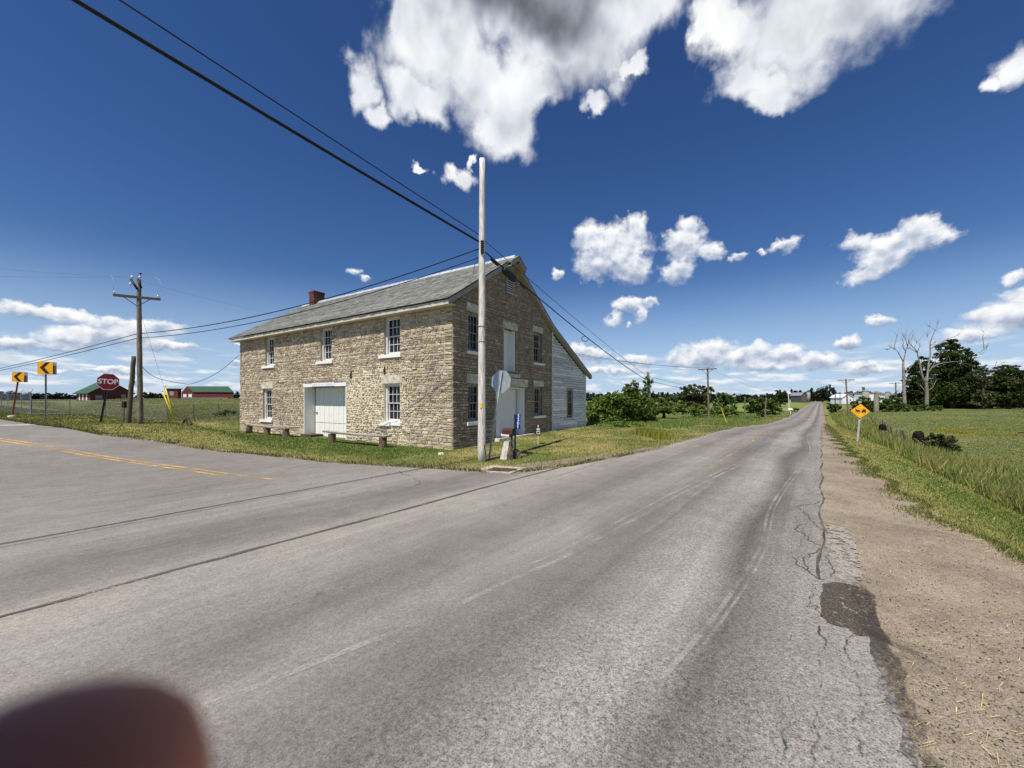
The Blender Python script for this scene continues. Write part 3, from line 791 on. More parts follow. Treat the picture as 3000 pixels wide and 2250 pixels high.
# ground sheet
def axis(lo, hi, fine, f0):
    a = [0.0]; 
    while a[-1] < hi:
        a.append(a[-1] + (fine if a[-1] < f0 else fine + (a[-1] - f0) * 0.07))
    b = [0.0]
    while b[-1] < lo:
        b.append(b[-1] + (fine if b[-1] < f0 else fine + (b[-1] - f0) * 0.07))
    return np.array([-q for q in reversed(b[1:])] + a)
gx = axis(4000, 4000, 0.5, 45); gy = axis(60, 5000, 0.5, 50)
GX, GY = np.meshgrid(gx, gy)
GZ = terr(GX, GY)
paved = inpoly(GX.ravel(), GY.ravel(), SIDE).reshape(GX.shape) | inpoly(GX.ravel(), GY.ravel(), MAIN).reshape(GX.shape)
GZ = GZ - paved * (0.05 + 0.002 * np.hypot(GX, GY))
def zones(x, y):
    """what grows where: colour, blade height and density"""
    t, l = tl(x, y)
    su = (x - CX) * UX + (y - CY) * UY; sv = (x - CX) * VX + (y - CY) * VY
    r = -l
    nz = 0.5 + 0.5 * np.sin(x * 0.83 + 1.7 * np.sin(y * 0.61)) * np.sin(y * 0.71 + 1.3 * np.sin(x * 0.47))
    n2 = 0.5 + 0.5 * np.sin(x * 2.9 + 2.1 * np.sin(y * 1.9)) * np.sin(y * 2.3 + 1.1 * np.sin(x * 3.1))
    green = np.array([0.125, 0.185, 0.036]); lush = np.array([0.088, 0.135, 0.030]); dryc = np.array([0.36, 0.30, 0.115]); oliv = np.array([0.145, 0.17, 0.046]); past = np.array([0.135, 0.162, 0.050]); tallc = np.array([0.17, 0.225, 0.055])
    c = np.zeros(x.shape + (3,)); h = np.zeros(x.shape)
    def mixin(mask, colr, hh):
        nonlocal c, h
        mk = np.asarray(mask, float)[..., None]
        c = c * (1 - mk) + colr * mk; h = h * (1 - np.asarray(mask, float)) + np.asarray(hh) * np.asarray(mask, float)
    mixin(np.ones(x.shape), past, 0.05)
    big_ = 0.5 + 0.5 * np.sin(x * 0.09 + 2.0 * np.sin(y * 0.13)) * np.sin(y * 0.21 + 1.6 * np.sin(x * 0.07)); n3 = 0.5 + 0.5 * np.sin(x * 0.35 + 3 * np.sin(y * 0.5)) * np.sin(y * 0.9 + 2 * np.sin(x * 0.3))
    mixin(np.ones(x.shape) * sm(big_ * .6 + n3 * .5, 0.4, 0.95) * 0.45, np.array([0.19, 0.195, 0.07]), 0.05)
    mixin(np.ones(x.shape) * sm(n3 * .7 + (1 - big_) * .4, 0.6, 0.95) * 0.5, np.array([0.09, 0.125, 0.035]), 0.06)
    # right side
    right = l < 0
    gedge = np.interp(t, [a for a, b in GL], [b for a, b in GL])
    rt = np.interp(t, [8, 11, 15, 17.5, 21.7, 29, 60], [9.0, 6.5, 4.7, 3.7, 2.9, 2.1, 1.7]) + 0.5 * (nz - .5)
    mixin(right & (r < rt), green, 0.06)
    mixin(right * sm(nz * 0.6 + n2 * 0.5, 0.62, 0.9) * (r < rt) * 0.36, dryc, 0.06)
    mixin(right * sm(np.abs(r - rt + 0.45), 0.55, 0.1) * (0.15 + 0.7 * nz * n2 + .2 * n2), dryc, 0.07)
    mixin(right * sm(gedge + 0.45, gedge, r) * 0.5, dryc, 0.05)
    tall = right & (r > rt) & (r < rt + 3.2 + 0.8 * nz)
    mixin(tall, tallc, 0.38 + 0.32 * nz * n2)
    mixin(tall * sm(n2, 0.35, 0.9) * 0.7, np.array([0.34, 0.30, 0.11]), 0.55)
    # left of the road, beyond the yard
    fld = (l > 8.2 + 0.7 * nz) & (t > 29) & (su < 3)
    mixin(fld, tallc * np.array([.9, 1.0, .9]), 0.26)
    mixin(fld * sm(nz, 0.5, 0.9) * 0.6, np.array([0.27, 0.26, 0.10]), 0.30)
    strip = (l > 5.6) & (~fld) & (t > 8) & (su < 3)
    mixin(strip, oliv, 0.06)
    mixin(strip * sm(nz * 0.7 + n2 * 0.4, 0.4, 0.85) * 0.65, dryc, 0.06)
    # front lawn
    lawn = (su > 0) & (su < 22) & (sv < 0.5) & (l > 6)
    mixin(lawn, lush, 0.07)
    mixin(lawn * sm(sv, -2.6 - nz, -4.0 - nz) * 0.55, dryc, 0.06)
    mixin(lawn * sm(n2, 0.55, 0.95) * 0.4, oliv, 0.06)
    cor = (su > -7) & (su < 2.5) & (sv > -5) & (sv < 9) & (l > 6)
    mixin(cor * sm(nz * 0.6 + n2 * 0.5, 0.4, 0.95) * 0.6, dryc * 1.05, 0.09)
    bank = (su >= 14) & (sv > -14) & (l > 6) & (sv < 4)
    mixin(bank * 0.8, oliv, 0.07)
    mixin(bank * sm(nz * 0.6 + n2 * 0.4, 0.5, 0.8) * 0.7, dryc, 0.06)
    mnd = (x < -18) & (y > 31)
    mixin(mnd * 0.9, np.array([0.125, 0.14, 0.047]), 0.06)
    mixin(mnd * sm(nz, 0.45, 0.95) * 0.45, np.array([0.22, 0.20, 0.08]), 0.06)
    return c, h
gc, _ = zones(GX, GY)
idx = np.arange(GX.size).reshape(GX.shape)
F_ = np.stack([idx[:-1, :-1], idx[:-1, 1:], idx[1:, 1:], idx[1:, :-1]], -1).reshape(-1, 4)
V_ = np.stack([GX, GY, GZ], -1).reshape(-1, 3)
gcol = np.concatenate([gc.reshape(-1, 3), np.ones((GX.size, 1))], 1)
o = link('ground', np_mesh('ground', V_, F_, colr=gcol, smooth=True), M['ground'])
o['kind'] = 'structure'

# ------------------------------------------------------------------ grass
rng = np.random.default_rng(7)
def blades(name, P_, length, width, colr, lean=0.35, mat='blade'):
    n = len(P_)
    an = rng.uniform(0, 2 * np.pi, n)
    side = np.stack([np.cos(an), np.sin(an), np.zeros(n)], 1) * (width * 0.5)[:, None]
    an2 = rng.uniform(0, 2 * np.pi, n); le = rng.uniform(0.1, 1.0, n) * lean
    tip = np.stack([np.cos(an2) * le, np.sin(an2) * le, np.sqrt(np.maximum(1 - le ** 2, 0.05))], 1) * length[:, None]
    V = np.empty((n, 4, 3)); V[:, 0] = P_ - side; V[:, 1] = P_ + side
    mid_ = P_ + tip * 0.55 + np.array([0, 0, 0.06]) * length[:, None]
    V[:, 2] = P_ + tip; V[:, 3] = mid_ - side * 0.8
    F = np.arange(4 * n).reshape(n, 4)[:, [0, 1, 2, 3]]
    o = link(name, np_mesh(name, V.reshape(-1, 3), F, colr=np.concatenate([colr, np.ones((n, 1))], 1)), M[mat])
    o['kind'] = 'stuff'
    return o
HOUSE = [(CX - .1 * VX, CY - .1 * VY), (CX + 15.9 * VX, CY + 15.9 * VY), (CX + 15.9 * VX + 20.3 * UX, CY + 15.9 * VY + 20.3 * UY), (CX + 20.3 * UX, CY + 20.3 * UY)]
def scatter(n, d0, d1, a0, a1, p=1.0):
    u = rng.uniform(0, 1, n)
    d = d0 * (d1 / d0) ** (u ** p)
    a = rng.uniform(a0, a1, n)
    x = a * d; y = d
    return x, y
def usable(x, y):
    ok = ~(inpoly(x, y, SIDE) | inpoly(x, y, MAIN) | inpoly(x, y, SHOULDER) | inpoly(x, y, HOUSE))
    return ok
x, y = scatter(620000, 5.0, 120.0, -1.42, 1.45, 0.9)
x2, y2 = scatter(60000, 2.5, 40.0, 1.45, 3.2, 0.9); x3, y3 = scatter(25000, 12.0, 60.0, -2.2, -1.42, 0.9)
x = np.concatenate([x, x2, x3]); y = np.concatenate([y, y2, y3])
keep = usable(x, y)
x, y = x[keep], y[keep]
c, h = zones(x, y)
d = np.hypot(x, y)
z = terr(x, y)
kind_ = np.where(h > 0.16, 2, np.where((tl(x, y)[1] < -6) , 1, 0))
jitc = (0.6 + 0.9 * rng.random(len(x)))[:, None] * np.stack([1 + 0.25 * (rng.random(len(x)) - .5), np.ones(len(x)), 1 + 0.3 * (rng.random(len(x)) - .5)], 1)
straw_ = rng.random(len(x)) < 0.09
c = np.where(straw_[:, None], np.array([0.42, 0.35, 0.17]), c) * jitc
for k_, nm in ((0, 'mown_grass'), (1, 'pasture_grass'), (2, 'tall_grass')):
    q = kind_ == k_
    if k_ == 1:
        q &= rng.random(len(x)) < 0.6
    L = h[q] * (0.5 + 0.9 * rng.random(q.sum()))
    W = np.maximum(0.008 + 0.006 * rng.random(q.sum()), d[q] * 0.0016) * (0.6 + 0.8 * rng.random(q.sum()))
    if k_ == 2:
        W *= 0.8
    blades(nm, np.stack([x[q], y[q], z[q] - 0.01], 1), L, W, c[q], 0.95 if k_ == 0 else (0.7 if k_ == 1 else 0.5))
# long fringe hanging over the pavement edges
ex, ey = [], []
for a, b in zip(EDGE[2:-1], EDGE[3:]):
    n = int(math.dist(a, b) * 240)
    f = rng.random(n); ex.append(a[0] + (b[0] - a[0]) * f); ey.append(a[1] + (b[1] - a[1]) * f)
ex = np.concatenate(ex); ey = np.concatenate(ey)
k = 1 + np.abs(rng.normal(0, 0.022, len(ex))) + 0.006
ex *= k; ey *= k
ok = usable(ex, ey) & (np.sin(ex * 3.1) + np.sin(ey * 4.3 + ex) + rng.normal(0, .6, len(ex)) > -0.7); ex, ey = ex[ok], ey[ok]
cc = np.where((rng.random(len(ex)) < 0.45)[:, None], np.array([0.28, 0.22, 0.10]), np.array([0.07, 0.10, 0.022])) * (0.6 + 0.8 * rng.random(len(ex)))[:, None]
blades('verge_fringe', np.stack([ex, ey, terr(ex, ey)], 1), 0.05 + 0.09 * rng.random(len(ex)), 0.014 + 0.012 * rng.random(len(ex)), cc, 0.95)
# ragged grass running out into the shoulder
gt = rng.uniform(5, 70, 26000) ** 1.0; gt = 5 + 65 * rng.random(26000) ** 1.8
gl_ = np.interp(gt, [a for a, b in GL], [b for a, b in GL])
gl_ = gl_ + 0.12 - np.abs(rng.normal(0, 0.16, len(gt))) * (0.6 + 0.9 * (np.sin(gt * 1.9) * np.sin(gt * 0.7 + 1) > 0)) + 0.12 * np.sin(gt * 2.7)
fx, fy = xy(gt, -gl_)
cc = np.where((rng.random(len(gt)) < 0.4)[:, None], np.array([0.34, 0.28, 0.12]), np.array([0.11, 0.165, 0.035])) * (0.6 + 0.8 * rng.random(len(gt)))[:, None]
blades('verge_fringe', np.stack([fx, fy, terr(fx, fy) + 0.01], 1), 0.03 + 0.07 * rng.random(len(gt)), np.maximum(0.006, gt * 0.0011) * (0.7 + 0.8 * rng.random(len(gt))), cc, 0.97)
# yellow-green weeds beside the shrubs
wx, wy = [], []
for (a, b, sx, sy, n) in ((1905, 1276, 17, 16, 1500), (1930, 1284, 14, 9, 700)):
    g0 = G(a, b)
    wx.append(g0.x + rng.normal(0, sx * g0.y / FN, n)); wy.append(g0.y + rng.normal(0.3, 0.6, n))
wx = np.concatenate(wx); wy = np.concatenate(wy)
blades('yellow_weeds', np.stack([wx, wy, terr(wx, wy)], 1), 0.18 + 0.32 * rng.random(len(wx)), 0.025 + 0.03 * rng.random(len(wx)), np.array([0.24, 0.25, 0.045]) * (0.6 + 0.9 * rng.random(len(wx)))[:, None], 0.45)
# mustard flowers round the pond
pc = G(2985, 1270)
PCX, PCY, PRX, PRY = pc.x + 1.2, pc.y + 0.6, 5.2, 3.0
an = rng.uniform(0, 2 * np.pi, 9000); rr_ = 1.02 + np.abs(rng.normal(0, 0.20, 9000)) * np.where(np.sin(an) > 0, 1.0, 1.3)
fx = PCX + PRX * rr_ * np.cos(an); fy = PCY + PRY * rr_ * np.sin(an)
blades('pond_flowers', np.stack([fx, fy, terr(fx, fy)], 1), 0.05 + 0.10 * rng.random(9000), 0.04 + 0.05 * rng.random(9000), np.array([0.34, 0.31, 0.05]) * (0.5 + 0.8 * rng.random(9000))[:, None], 0.6)
pond = [(PCX + 2.4 + 2.9 * math.cos(a) * (1 + .1 * math.sin(3 * a)), PCY - 0.5 + 1.5 * math.sin(a) * (1 + .1 * math.sin(2 * a))) for a in np.linspace(0, 2 * math.pi, 40, endpoint=False)]
drape('pond', pond, 0.03, M['pond_water'], 2.0)
# loose stones and dark crumbs on the shoulder and along the broken edge
def pebbles(name, n, mat, lo, hi, lmin, lmax):
    sx, sy = scatter(n * 12, 2.2, 15, 0.55, 1.5, 1.0)
    tt_, ll_ = tl(sx, sy)
    q = (ll_ < lmax) & (ll_ > lmin) & (inpoly(sx, sy, SHOULDER) | (ll_ > -0.6))
    sx, sy = sx[q][:n], sy[q][:n]; m_ = len(sx)
    r_ = rng.uniform(lo, hi, m_) * (0.6 + rng.random(m_) ** 3 * 1.4)
    base = np.array([(1, 0, 0), (0.1, 1, 0), (-1, 0.1, 0), (0, -1, 0.1), (0.1, 0, 0.75), (0, 0, -0.4)])
    an = rng.uniform(0, 6.28, m_); ca, sa = np.cos(an), np.sin(an)
    b_ = base[None] * (0.7 + 0.6 * rng.random((m_, 6, 1))) * r_[:, None, None]
    V = np.stack([b_[..., 0] * ca[:, None] - b_[..., 1] * sa[:, None], b_[..., 0] * sa[:, None] + b_[..., 1] * ca[:, None], b_[..., 2]], -1)
    V += np.stack([sx, sy, terr(sx, sy) + 0.018], 1)[:, None, :]
    F = np.array([(0, 1, 4), (1, 2, 4), (2, 3, 4), (3, 0, 4), (1, 0, 5), (2, 1, 5), (3, 2, 5), (0, 3, 5)])
    F = (F[None] + 6 * np.arange(m_)[:, None, None]).reshape(-1, 3)
    o = link(name, np_mesh(name, V.reshape(-1, 3), F, tint=np.repeat(rng.random(m_), 8)), M[mat]); o['kind'] = 'stuff'
pebbles('loose_pebbles', 9000, 'pebble', 0.002, 0.007, -6.0, 0.25)
pebbles('loose_crumbs', 4200, 'crumb', 0.002, 0.006, -5.5, 0.1)
# straw and clippings scattered on the gravel
n = 1700
sx, sy = scatter(n * 14, 2.2, 16, 0.7, 1.5, 1.0)
tt_, ll_ = tl(sx, sy)
q = inpoly(sx, sy, SHOULDER) & (ll_ < -0.25) & (rng.random(len(sx)) < np.clip(0.06 + 0.94 * sm(-ll_ / np.interp(tt_, [a for a, b in GL], [b for a, b in GL]), 0.7, 1.0), 0, 1))
sx, sy = sx[q][:n], sy[q][:n]
an = rng.normal(-0.1, 0.7, len(sx)); ln = rng.uniform(0.02, 0.10, len(sx)) * np.where(rng.random(len(sx)) < 0.05, 3.0, 1); wd = rng.uniform(0.0008, 0.0022, len(sx))
dxy = np.stack([np.cos(an), np.sin(an), np.zeros(len(sx))], 1) * ln[:, None]; nx = np.stack([-np.sin(an), np.cos(an), np.zeros(len(sx))], 1) * wd[:, None]
p0 = np.stack([sx, sy, terr(sx, sy) + 0.024], 1)
up_ = np.stack([np.zeros(len(sx)), np.zeros(len(sx)), rng.uniform(0, 0.02, len(sx))], 1)
V = np.stack([p0 - nx, p0 + nx, p0 + dxy + nx + up_, p0 + dxy - nx + up_], 1).reshape(-1, 3)
o = link('loose_straw', np_mesh('loose_straw', V, np.arange(len(V)).reshape(-1, 4), tint=rng.random(len(sx))), M['straw'])
o['kind'] = 'stuff'

# ------------------------------------------------------------------ the stone house (local x runs back along the gable, y along the front)
HROT = math.atan2(VY, VX)
house = empty('stone_house', (CX, CY, 0.0), HROT, 'two-storey rubble-stone shop with slate roof and white clapboard lean-to at the road corner', 'building')
HL, HD = 20.3, 9.74                        # length of the front, depth of the gable
HE, HP = 6.72, 9.86                        # wall plate and gable apex heights
fmap = lambda a, d, z: (-d, a, z)          # front: a along it, d outwards
gmap = lambda a, d, z: (a, -d, z)          # gable
srnd = random.Random(11)

F_WIN = [(3.98, 4.52, 6.44, 1.16), (9.6, 4.50, 6.44, 1.14), (16.05, 4.52, 6.44, 1.14), (3.98, 1.14, 3.08, 1.16), (16.36, 0.92, 3.0, 1.2)]
G_WIN = [(1.62, 4.56, 6.44, 1.02), (7.86, 4.52, 6.38, 1.06), (1.62, 1.22, 3.04, 1.02), (7.92, 1.28, 3.06, 1.04)]
F_DOOR = (7.70, 11.88, -0.1, 3.27)
LOFT = (4.10, 5.26, 3.80, 6.10)
G_DOOR = (3.37, 6.22, 0.12, 2.96)
def opens(wins, extra):
    return [(c - w_ / 2, c + w_ / 2, z0, z1) for c, z0, z1, w_ in wins] + list(extra)
f_open = opens(F_WIN, [F_DOOR]); g_open = opens(G_WIN, [LOFT, G_DOOR])

def wall_core(name, mp, length, opens_, apex=None, depth=0.9):
    mb = MB(); mb.map = mp
    xs = sorted({0.0, length, *[o_[0] for o_ in opens_], *[o_[1] for o_ in opens_]})
    zs = sorted({-0.4, HE, *[o_[2] for o_ in opens_], *[o_[3] for o_ in opens_]})
    def solid(i, j):
        if not (0 <= i < len(xs) - 1 and 0 <= j < len(zs) - 1): return True
        cx, cz = (xs[i] + xs[i + 1]) / 2, (zs[j] + zs[j + 1]) / 2
        return not any(a < cx < b and c < cz < d_ for a, b, c, d_ in opens_)
    for i in range(len(xs) - 1):
        for j in range(len(zs) - 1):
            a, b, c, d_ = xs[i], xs[i + 1], zs[j], zs[j + 1]
            if solid(i, j):
                mb.add([(a, 0, c), (b, 0, c), (b, 0, d_), (a, 0, d_)], [(0, 1, 2, 3)])
            else:                              # reveals
                if solid(i - 1, j): mb.add([(a, 0, c), (a, 0, d_), (a, -depth, d_), (a, -depth, c)], [(0, 1, 2, 3)])
                if solid(i + 1, j): mb.add([(b, 0, c), (b, 0, d_), (b, -depth, d_), (b, -depth, c)], [(0, 1, 2, 3)])
                if solid(i, j - 1): mb.add([(a, 0, c), (b, 0, c), (b, -depth, c), (a, -depth, c)], [(0, 1, 2, 3)])
                if solid(i, j + 1): mb.add([(a, 0, d_), (b, 0, d_), (b, -depth, d_), (a, -depth, d_)], [(0, 1, 2, 3)])
                mb.add([(a, -depth, c), (b, -depth, c), (b, -depth, d_), (a, -depth, d_)], [(0, 1, 2, 3)])
    if apex:
        mb.add([(0, 0, HE), (length, 0, HE), (apex[0], 0, apex[1])], [(0, 1, 2)])
    return mb

def masonry(mb, length, top, blocks, keys, seed, slope=None, relief=(0.012, 0.045)):
    """individual roughly coursed stones, each with its own size, tone and face"""
    rr = random.Random(seed)
    levels = [-0.3]
    ks = sorted(k for k in keys if -0.2 < k < top) + [top]
    for k in ks:
        while levels[-1] < k - 0.02:
            left_ = k - levels[-1]
            hgt = rr.choice((0.06, 0.08, 0.09, 0.11, 0.12, 0.14, 0.17)) * (1.4 if levels[-1] < 0.7 else 1.0)
            if left_ < hgt * 1.5: hgt = left_
            levels.append(levels[-1] + hgt)
    def wav(a, z):
        return (0.035 * mnoise.noise(Vector((a * 0.8, z * 0.8, seed))) + 0.014 * mnoise.noise(Vector((a * 3, z * 3, seed))), 0.055 * mnoise.noise(Vector((a * 0.55, z * 0.9, seed + 9))) + 0.02 * mnoise.noise(Vector((a * 2.6, z * 2.6, seed + 5))))
    for z0, z1 in zip(levels[:-1], levels[1:]):
        a0, a1 = 0.0, length
        if slope:
            a0, a1 = slope((z0 + z1) / 2)
            if a1 - a0 < 0.2: continue
        cuts = [(a0, a1)]
        for b in blocks:
            if b[2] < z1 - 0.02 and b[3] > z0 + 0.02:
                nc = []
                for p, q in cuts:
                    if b[1] <= p or b[0] >= q: nc.append((p, q)); continue
                    if b[0] - p > 0.05: nc.append((p, b[0]))
                    if q - b[1] > 0.05: nc.append((b[1], q))
                cuts = nc
        for p, q in cuts:
            a = p
            first = True
            while a < q - 1e-4:
                w_ = rr.uniform(0.11, 0.40) * (1.35 if z0 < 0.7 else 1) * (0.75 if z1 - z0 < 0.11 else 1)
                if first and p == 0.0: w_ = rr.choice((0.3, 0.48))
                if q - a < w_ * 1.45: w_ = q - a
                pieces = [(z0, z1)]
                if z1 - z0 > 0.155 and rr.random() < 0.4:
                    zm = z0 + (z1 - z0) * rr.uniform(0.4, 0.6); pieces = [(z0, zm), (zm, z1)]
                for c, d_ in pieces:
                    g_ = rr.uniform(0.007, 0.014)
                    if seed == 21 and 2.7 + 0.4 * math.sin(z0 * 2.3) < a < 7.7 and z0 < 3.7 + 0.35 * math.sin(a * 1.7): g_ = rr.uniform(0.018, 0.028)
                    corner = [(a + g_, c + g_), (a + w_ - g_, c + g_), (a + w_ - g_, d_ - g_), (a + g_, d_ - g_)]
                    dp = rr.uniform(*relief)
                    tn = (0.04 + 0.94 * rr.random() ** 1.1) * (1.0 if seed == 21 else 0.30)  # gable stones get darker tints, painting in the shade of that wall
                    edge = (first and p == 0.0) or q - (a + w_) < 1e-3 or a - p < 1e-3
                    jx = 0.006 if edge else 0.02
                    base, front = [], []
                    for (u_, v_) in corner:
                        du, dv = (0, wav(u_, v_)[1]) if edge else wav(u_, v_)
                        jx_, jz_ = rr.uniform(-jx, jx), rr.uniform(-0.014, 0.014)
                        base.append((u_ + du + jx_, -0.01, v_ + dv + jz_))
                        iu = (a + w_ / 2 - u_); iv = ((c + d_) / 2 - v_)
                        s_ = 0.014
                        front.append((u_ + du + jx_ + math.copysign(s_, iu), dp + rr.uniform(-0.008, 0.008), v_ + dv + jz_ + math.copysign(s_ * 0.8, iv)))
                    ctr = tuple(sum(f_[k] for f_ in front) / 4 + (rr.uniform(0.002, 0.016) if k == 1 else rr.uniform(-0.02, 0.02)) for k in range(3))
                    mb.add(base + front + [ctr], [(0, 1, 5, 4), (1, 2, 6, 5), (2, 3, 7, 6), (3, 0, 4, 7), (4, 5, 8), (5, 6, 8), (6, 7, 8), (7, 4, 8)], 1, tn)
                a += w_
                first = False

LF = [(c - w_ / 2 - 0.18, c + w_ / 2 + 0.2, z1, z1 + 0.42) for c, z0, z1, w_ in F_WIN[3:]]
SF = [(c - w_ / 2 - 0.14, c + w_ / 2 + 0.34, z0 - 0.16, z0) for c, z0, z1, w_ in F_WIN]
mb = wall_core('front_wall', fmap, HL, f_open)
masonry(mb, HL, HE, f_open + LF + SF, [0.92, 1.14, 3.05, 3.3, 3.5, 4.5, 6.44], 21)
fw = mb.build('front_wall', [M['mortar'], M['stone']], house)
LG = [(0.98, 2.26, 6.44, 6.84), (0.98, 2.26, 3.04, 3.5), (7.2, 8.5, 6.38, 6.74), (7.28, 8.6, 3.06, 3.44), (4.0, 5.44, 6.10, 6.5), (2.9, 6.62, 2.98, 3.44)]
SG = [(0.98, 2.2, 4.42, 4.56), (7.26, 8.6, 4.38, 4.52), (0.98, 2.2, 1.06, 1.22), (7.28, 8.72, 1.12, 1.28), (4.36, 5.6, 3.5, 3.68)]
VENT = (4.28, 5.02, 8.05, 8.86)
mb = wall_core('gable_wall', gmap, HD, g_open, (HD / 2, HP))
def gs(z):
    if z < HE - 0.05: return (0.0, HD)
    k = (z - HE + 0.12) / (HP - HE) * HD / 2
    return (k + 0.02, HD - k - 0.02)
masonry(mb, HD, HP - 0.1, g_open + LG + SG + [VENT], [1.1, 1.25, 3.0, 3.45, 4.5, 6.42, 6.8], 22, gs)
# hidden back and far end close the shell
mb.map = None
mb.add([(HD, 0, -.3), (HD, HL, -.3), (HD, HL, HE), (HD, 0, HE)], [(0, 1, 2, 3)])
mb.add([(0, HL, -.3), (HD, HL, -.3), (HD, HL, HE), (HD / 2, HL, HP), (0, HL, HE)], [(0, 1, 2, 3, 4)])
gw = mb.build('gable_wall', [M['mortar_shaded'], M['stone']], house)

def window_at(mp, c, z0, z1, w_, rec=0.17, lintel=None, sill=None, split=False, mat='white_frame'):
    a0, a1 = c - w_ / 2, c + w_ / 2
    fr = MB(); fr.map = mp
    jw = 0.10
    fr.box(a0, a0 + jw, -0.34, -rec + 0.05, z0 + 0.004, z1 - 0.004); fr.box(a1 - jw, a1, -0.34, -rec + 0.05, z0 + 0.004, z1 - 0.004)
    fr.box(a0 + jw, a1 - jw, -0.34, -rec + 0.05, z1 - 0.10, z1 - 0.004); fr.box(a0 + jw, a1 - jw, -0.34, -rec + 0.06, z0 + 0.004, z0 + 0.07)
    f = fr.build('window', M[mat], house)
    sa = MB(); sa.map = mp
    b0, b1, y0, y1 = a0 + jw + 0.004, a1 - jw - 0.004, z0 + 0.075, z1 - 0.104
    zm = (y0 + y1) / 2
    for k, (lo, hi, dd) in enumerate(((y0, zm + 0.022, -rec - 0.05), (zm - 0.022, y1, -rec - 0.005))):
        d0 = dd - 0.035
        sa.box(b0, b0 + 0.045, d0, dd, lo, hi); sa.box(b1 - 0.045, b1, d0, dd, lo, hi)
        sa.box(b0 + 0.045, b1 - 0.045, d0, dd, lo, lo + (0.08 if k == 0 else 0.045)); sa.box(b0 + 0.045, b1 - 0.045, d0, dd, hi - 0.045, hi)
        for q in (1, 2):
            xx = b0 + 0.045 + (b1 - b0 - 0.09) * q / 3
            sa.box(xx - 0.013, xx + 0.013, d0 + 0.006, dd - 0.004, lo + 0.05, hi - 0.045)
        zz = (lo + hi) / 2 + 0.015
        sa.box(b0 + 0.045, b1 - 0.045, d0 + 0.008, dd - 0.006, zz - 0.013, zz + 0.013)
    sa.build('sash', M[mat], f)
    gl = MB(); gl.map = mp
    gl.box(b0, b1, -rec - 0.105, -rec - 0.098, y0, y1)
    gl.build('glass', M['glass'], f)
    if lintel:
        lb = MB(); lb.map = mp; lb.box(lintel[0], lintel[1], -0.3, 0.035, lintel[2] + 0.004, lintel[3]); lb.build('lintel', M['limestone'], f, rough=0.006, seed=int(c * 10))
    if sill:
        lb = MB(); lb.map = mp
        if split:
            lb.box(sill[0], c - 0.0, -0.2, 0.10, sill[2], sill[3] - 0.004); lb.box(c + 0.05, sill[1], -0.2, 0.12, sill[2] - 0.02, sill[3] - 0.012)
        else:
            lb.box(sill[0], sill[1], -0.2, 0.11, sill[2], sill[3] - 0.004)
        lb.build('sill', M['white_paint'], f, rough=0.006, seed=int(c * 10) + 1)
    return f
for i, wv in enumerate(F_WIN):
    window_at(fmap, *wv, lintel=LF[i - 3] if i >= 3 else None, sill=SF[i], split=(i == 3))
for i, wv in enumerate(G_WIN):
    window_at(gmap, *wv, lintel=(LG[0], LG[2], LG[1], LG[3])[i], sill=SG[i], mat='grey_paint')

# big sliding door of the front, deep in its opening
mb = MB(); mb.map = fmap
pw = 0.24
for k in range(18):
    a = 7.74 + k * pw
    if a > 11.80: break
    b = min(a + pw - 0.014, 11.84)
    mb.box(a, b, -0.72, -0.66 + 0.004 * (k % 2), 0.02, 3.0)
dr = mb.build('sliding_door', M['white_paint'], house)
mb = MB(); mb.map = fmap; mb.box(7.76, 11.8, -0.654, -0.648, 0.86, 0.872); mb.box(11.55, 11.72, -0.655, -0.60, 1.42, 1.48); mb.build('handle', M['iron'], dr)
mb = MB(); mb.map = fmap; mb.box(7.66, 11.92, -0.10, 0.055, 3.02, 3.22); mb.box(7.72, 11.90, -0.5, -0.104, 3.05, 3.26)
hb = mb.build('header_board', M['bright_white'], house)
mb = MB(); mb.map = fmap; mb.box(8.72, 10.95, 0.058, 0.078, 3.05, 3.25); sgn = mb.build('name_board', M['bright_white'], hb)
mb = MB(); mb.map = fmap
rr = random.Random(4)
for a0, a1 in ((10.88, 10.45), (10.25, 9.72), (9.55, 9.12), (9.05, 8.85)):   # faded lettering, no longer legible
    a = a0
    while a > a1:
        w_ = rr.uniform(0.03, 0.06)
        k = rr.randrange(3)
        if k != 1: mb.box(a - 0.012, a, 0.0795, 0.081, 3.10, 3.19)
        if k != 0: mb.box(a - w_, a - 0.014, 0.0795, 0.081, 3.135, 3.15)
        if k == 1: mb.box(a - w_, a - w_ + 0.012, 0.0795, 0.081, 3.11, 3.134)
        a -= w_ + 0.028
mb.build('lettering', M['ink'], sgn)
for bx_ in ((11.845, 11.90, -0.645, 0.03, 0.12, 3.02), (7.655, 7.735, -0.2, 0.03, 0.05, 3.02)):
    mb = MB(); mb.map = fmap; mb.box(*bx_); mb.build('door_jamb', M['white_paint'], house)
mb = MB(); mb.map = fmap; mb.box(10.9, 12.0, -0.6, 0.16, -0.1, 0.16); mb.build('threshold', M['wood_dark'], house, rough=0.015, seed=3)
# iron wall ties
for a, z in ((7.23, 3.62), (4.49, 3.74)):
    mb = MB(); mb.map = fmap
    mb.prism([(a - 0.055, z), (a, z - 0.22), (a + 0.055, z), (a, z + 0.22)], lambda p, q: (p, 0.075, q), lambda p, q: (p, 0.03, q))
    mb.build('wall_tie', M['iron'], house)

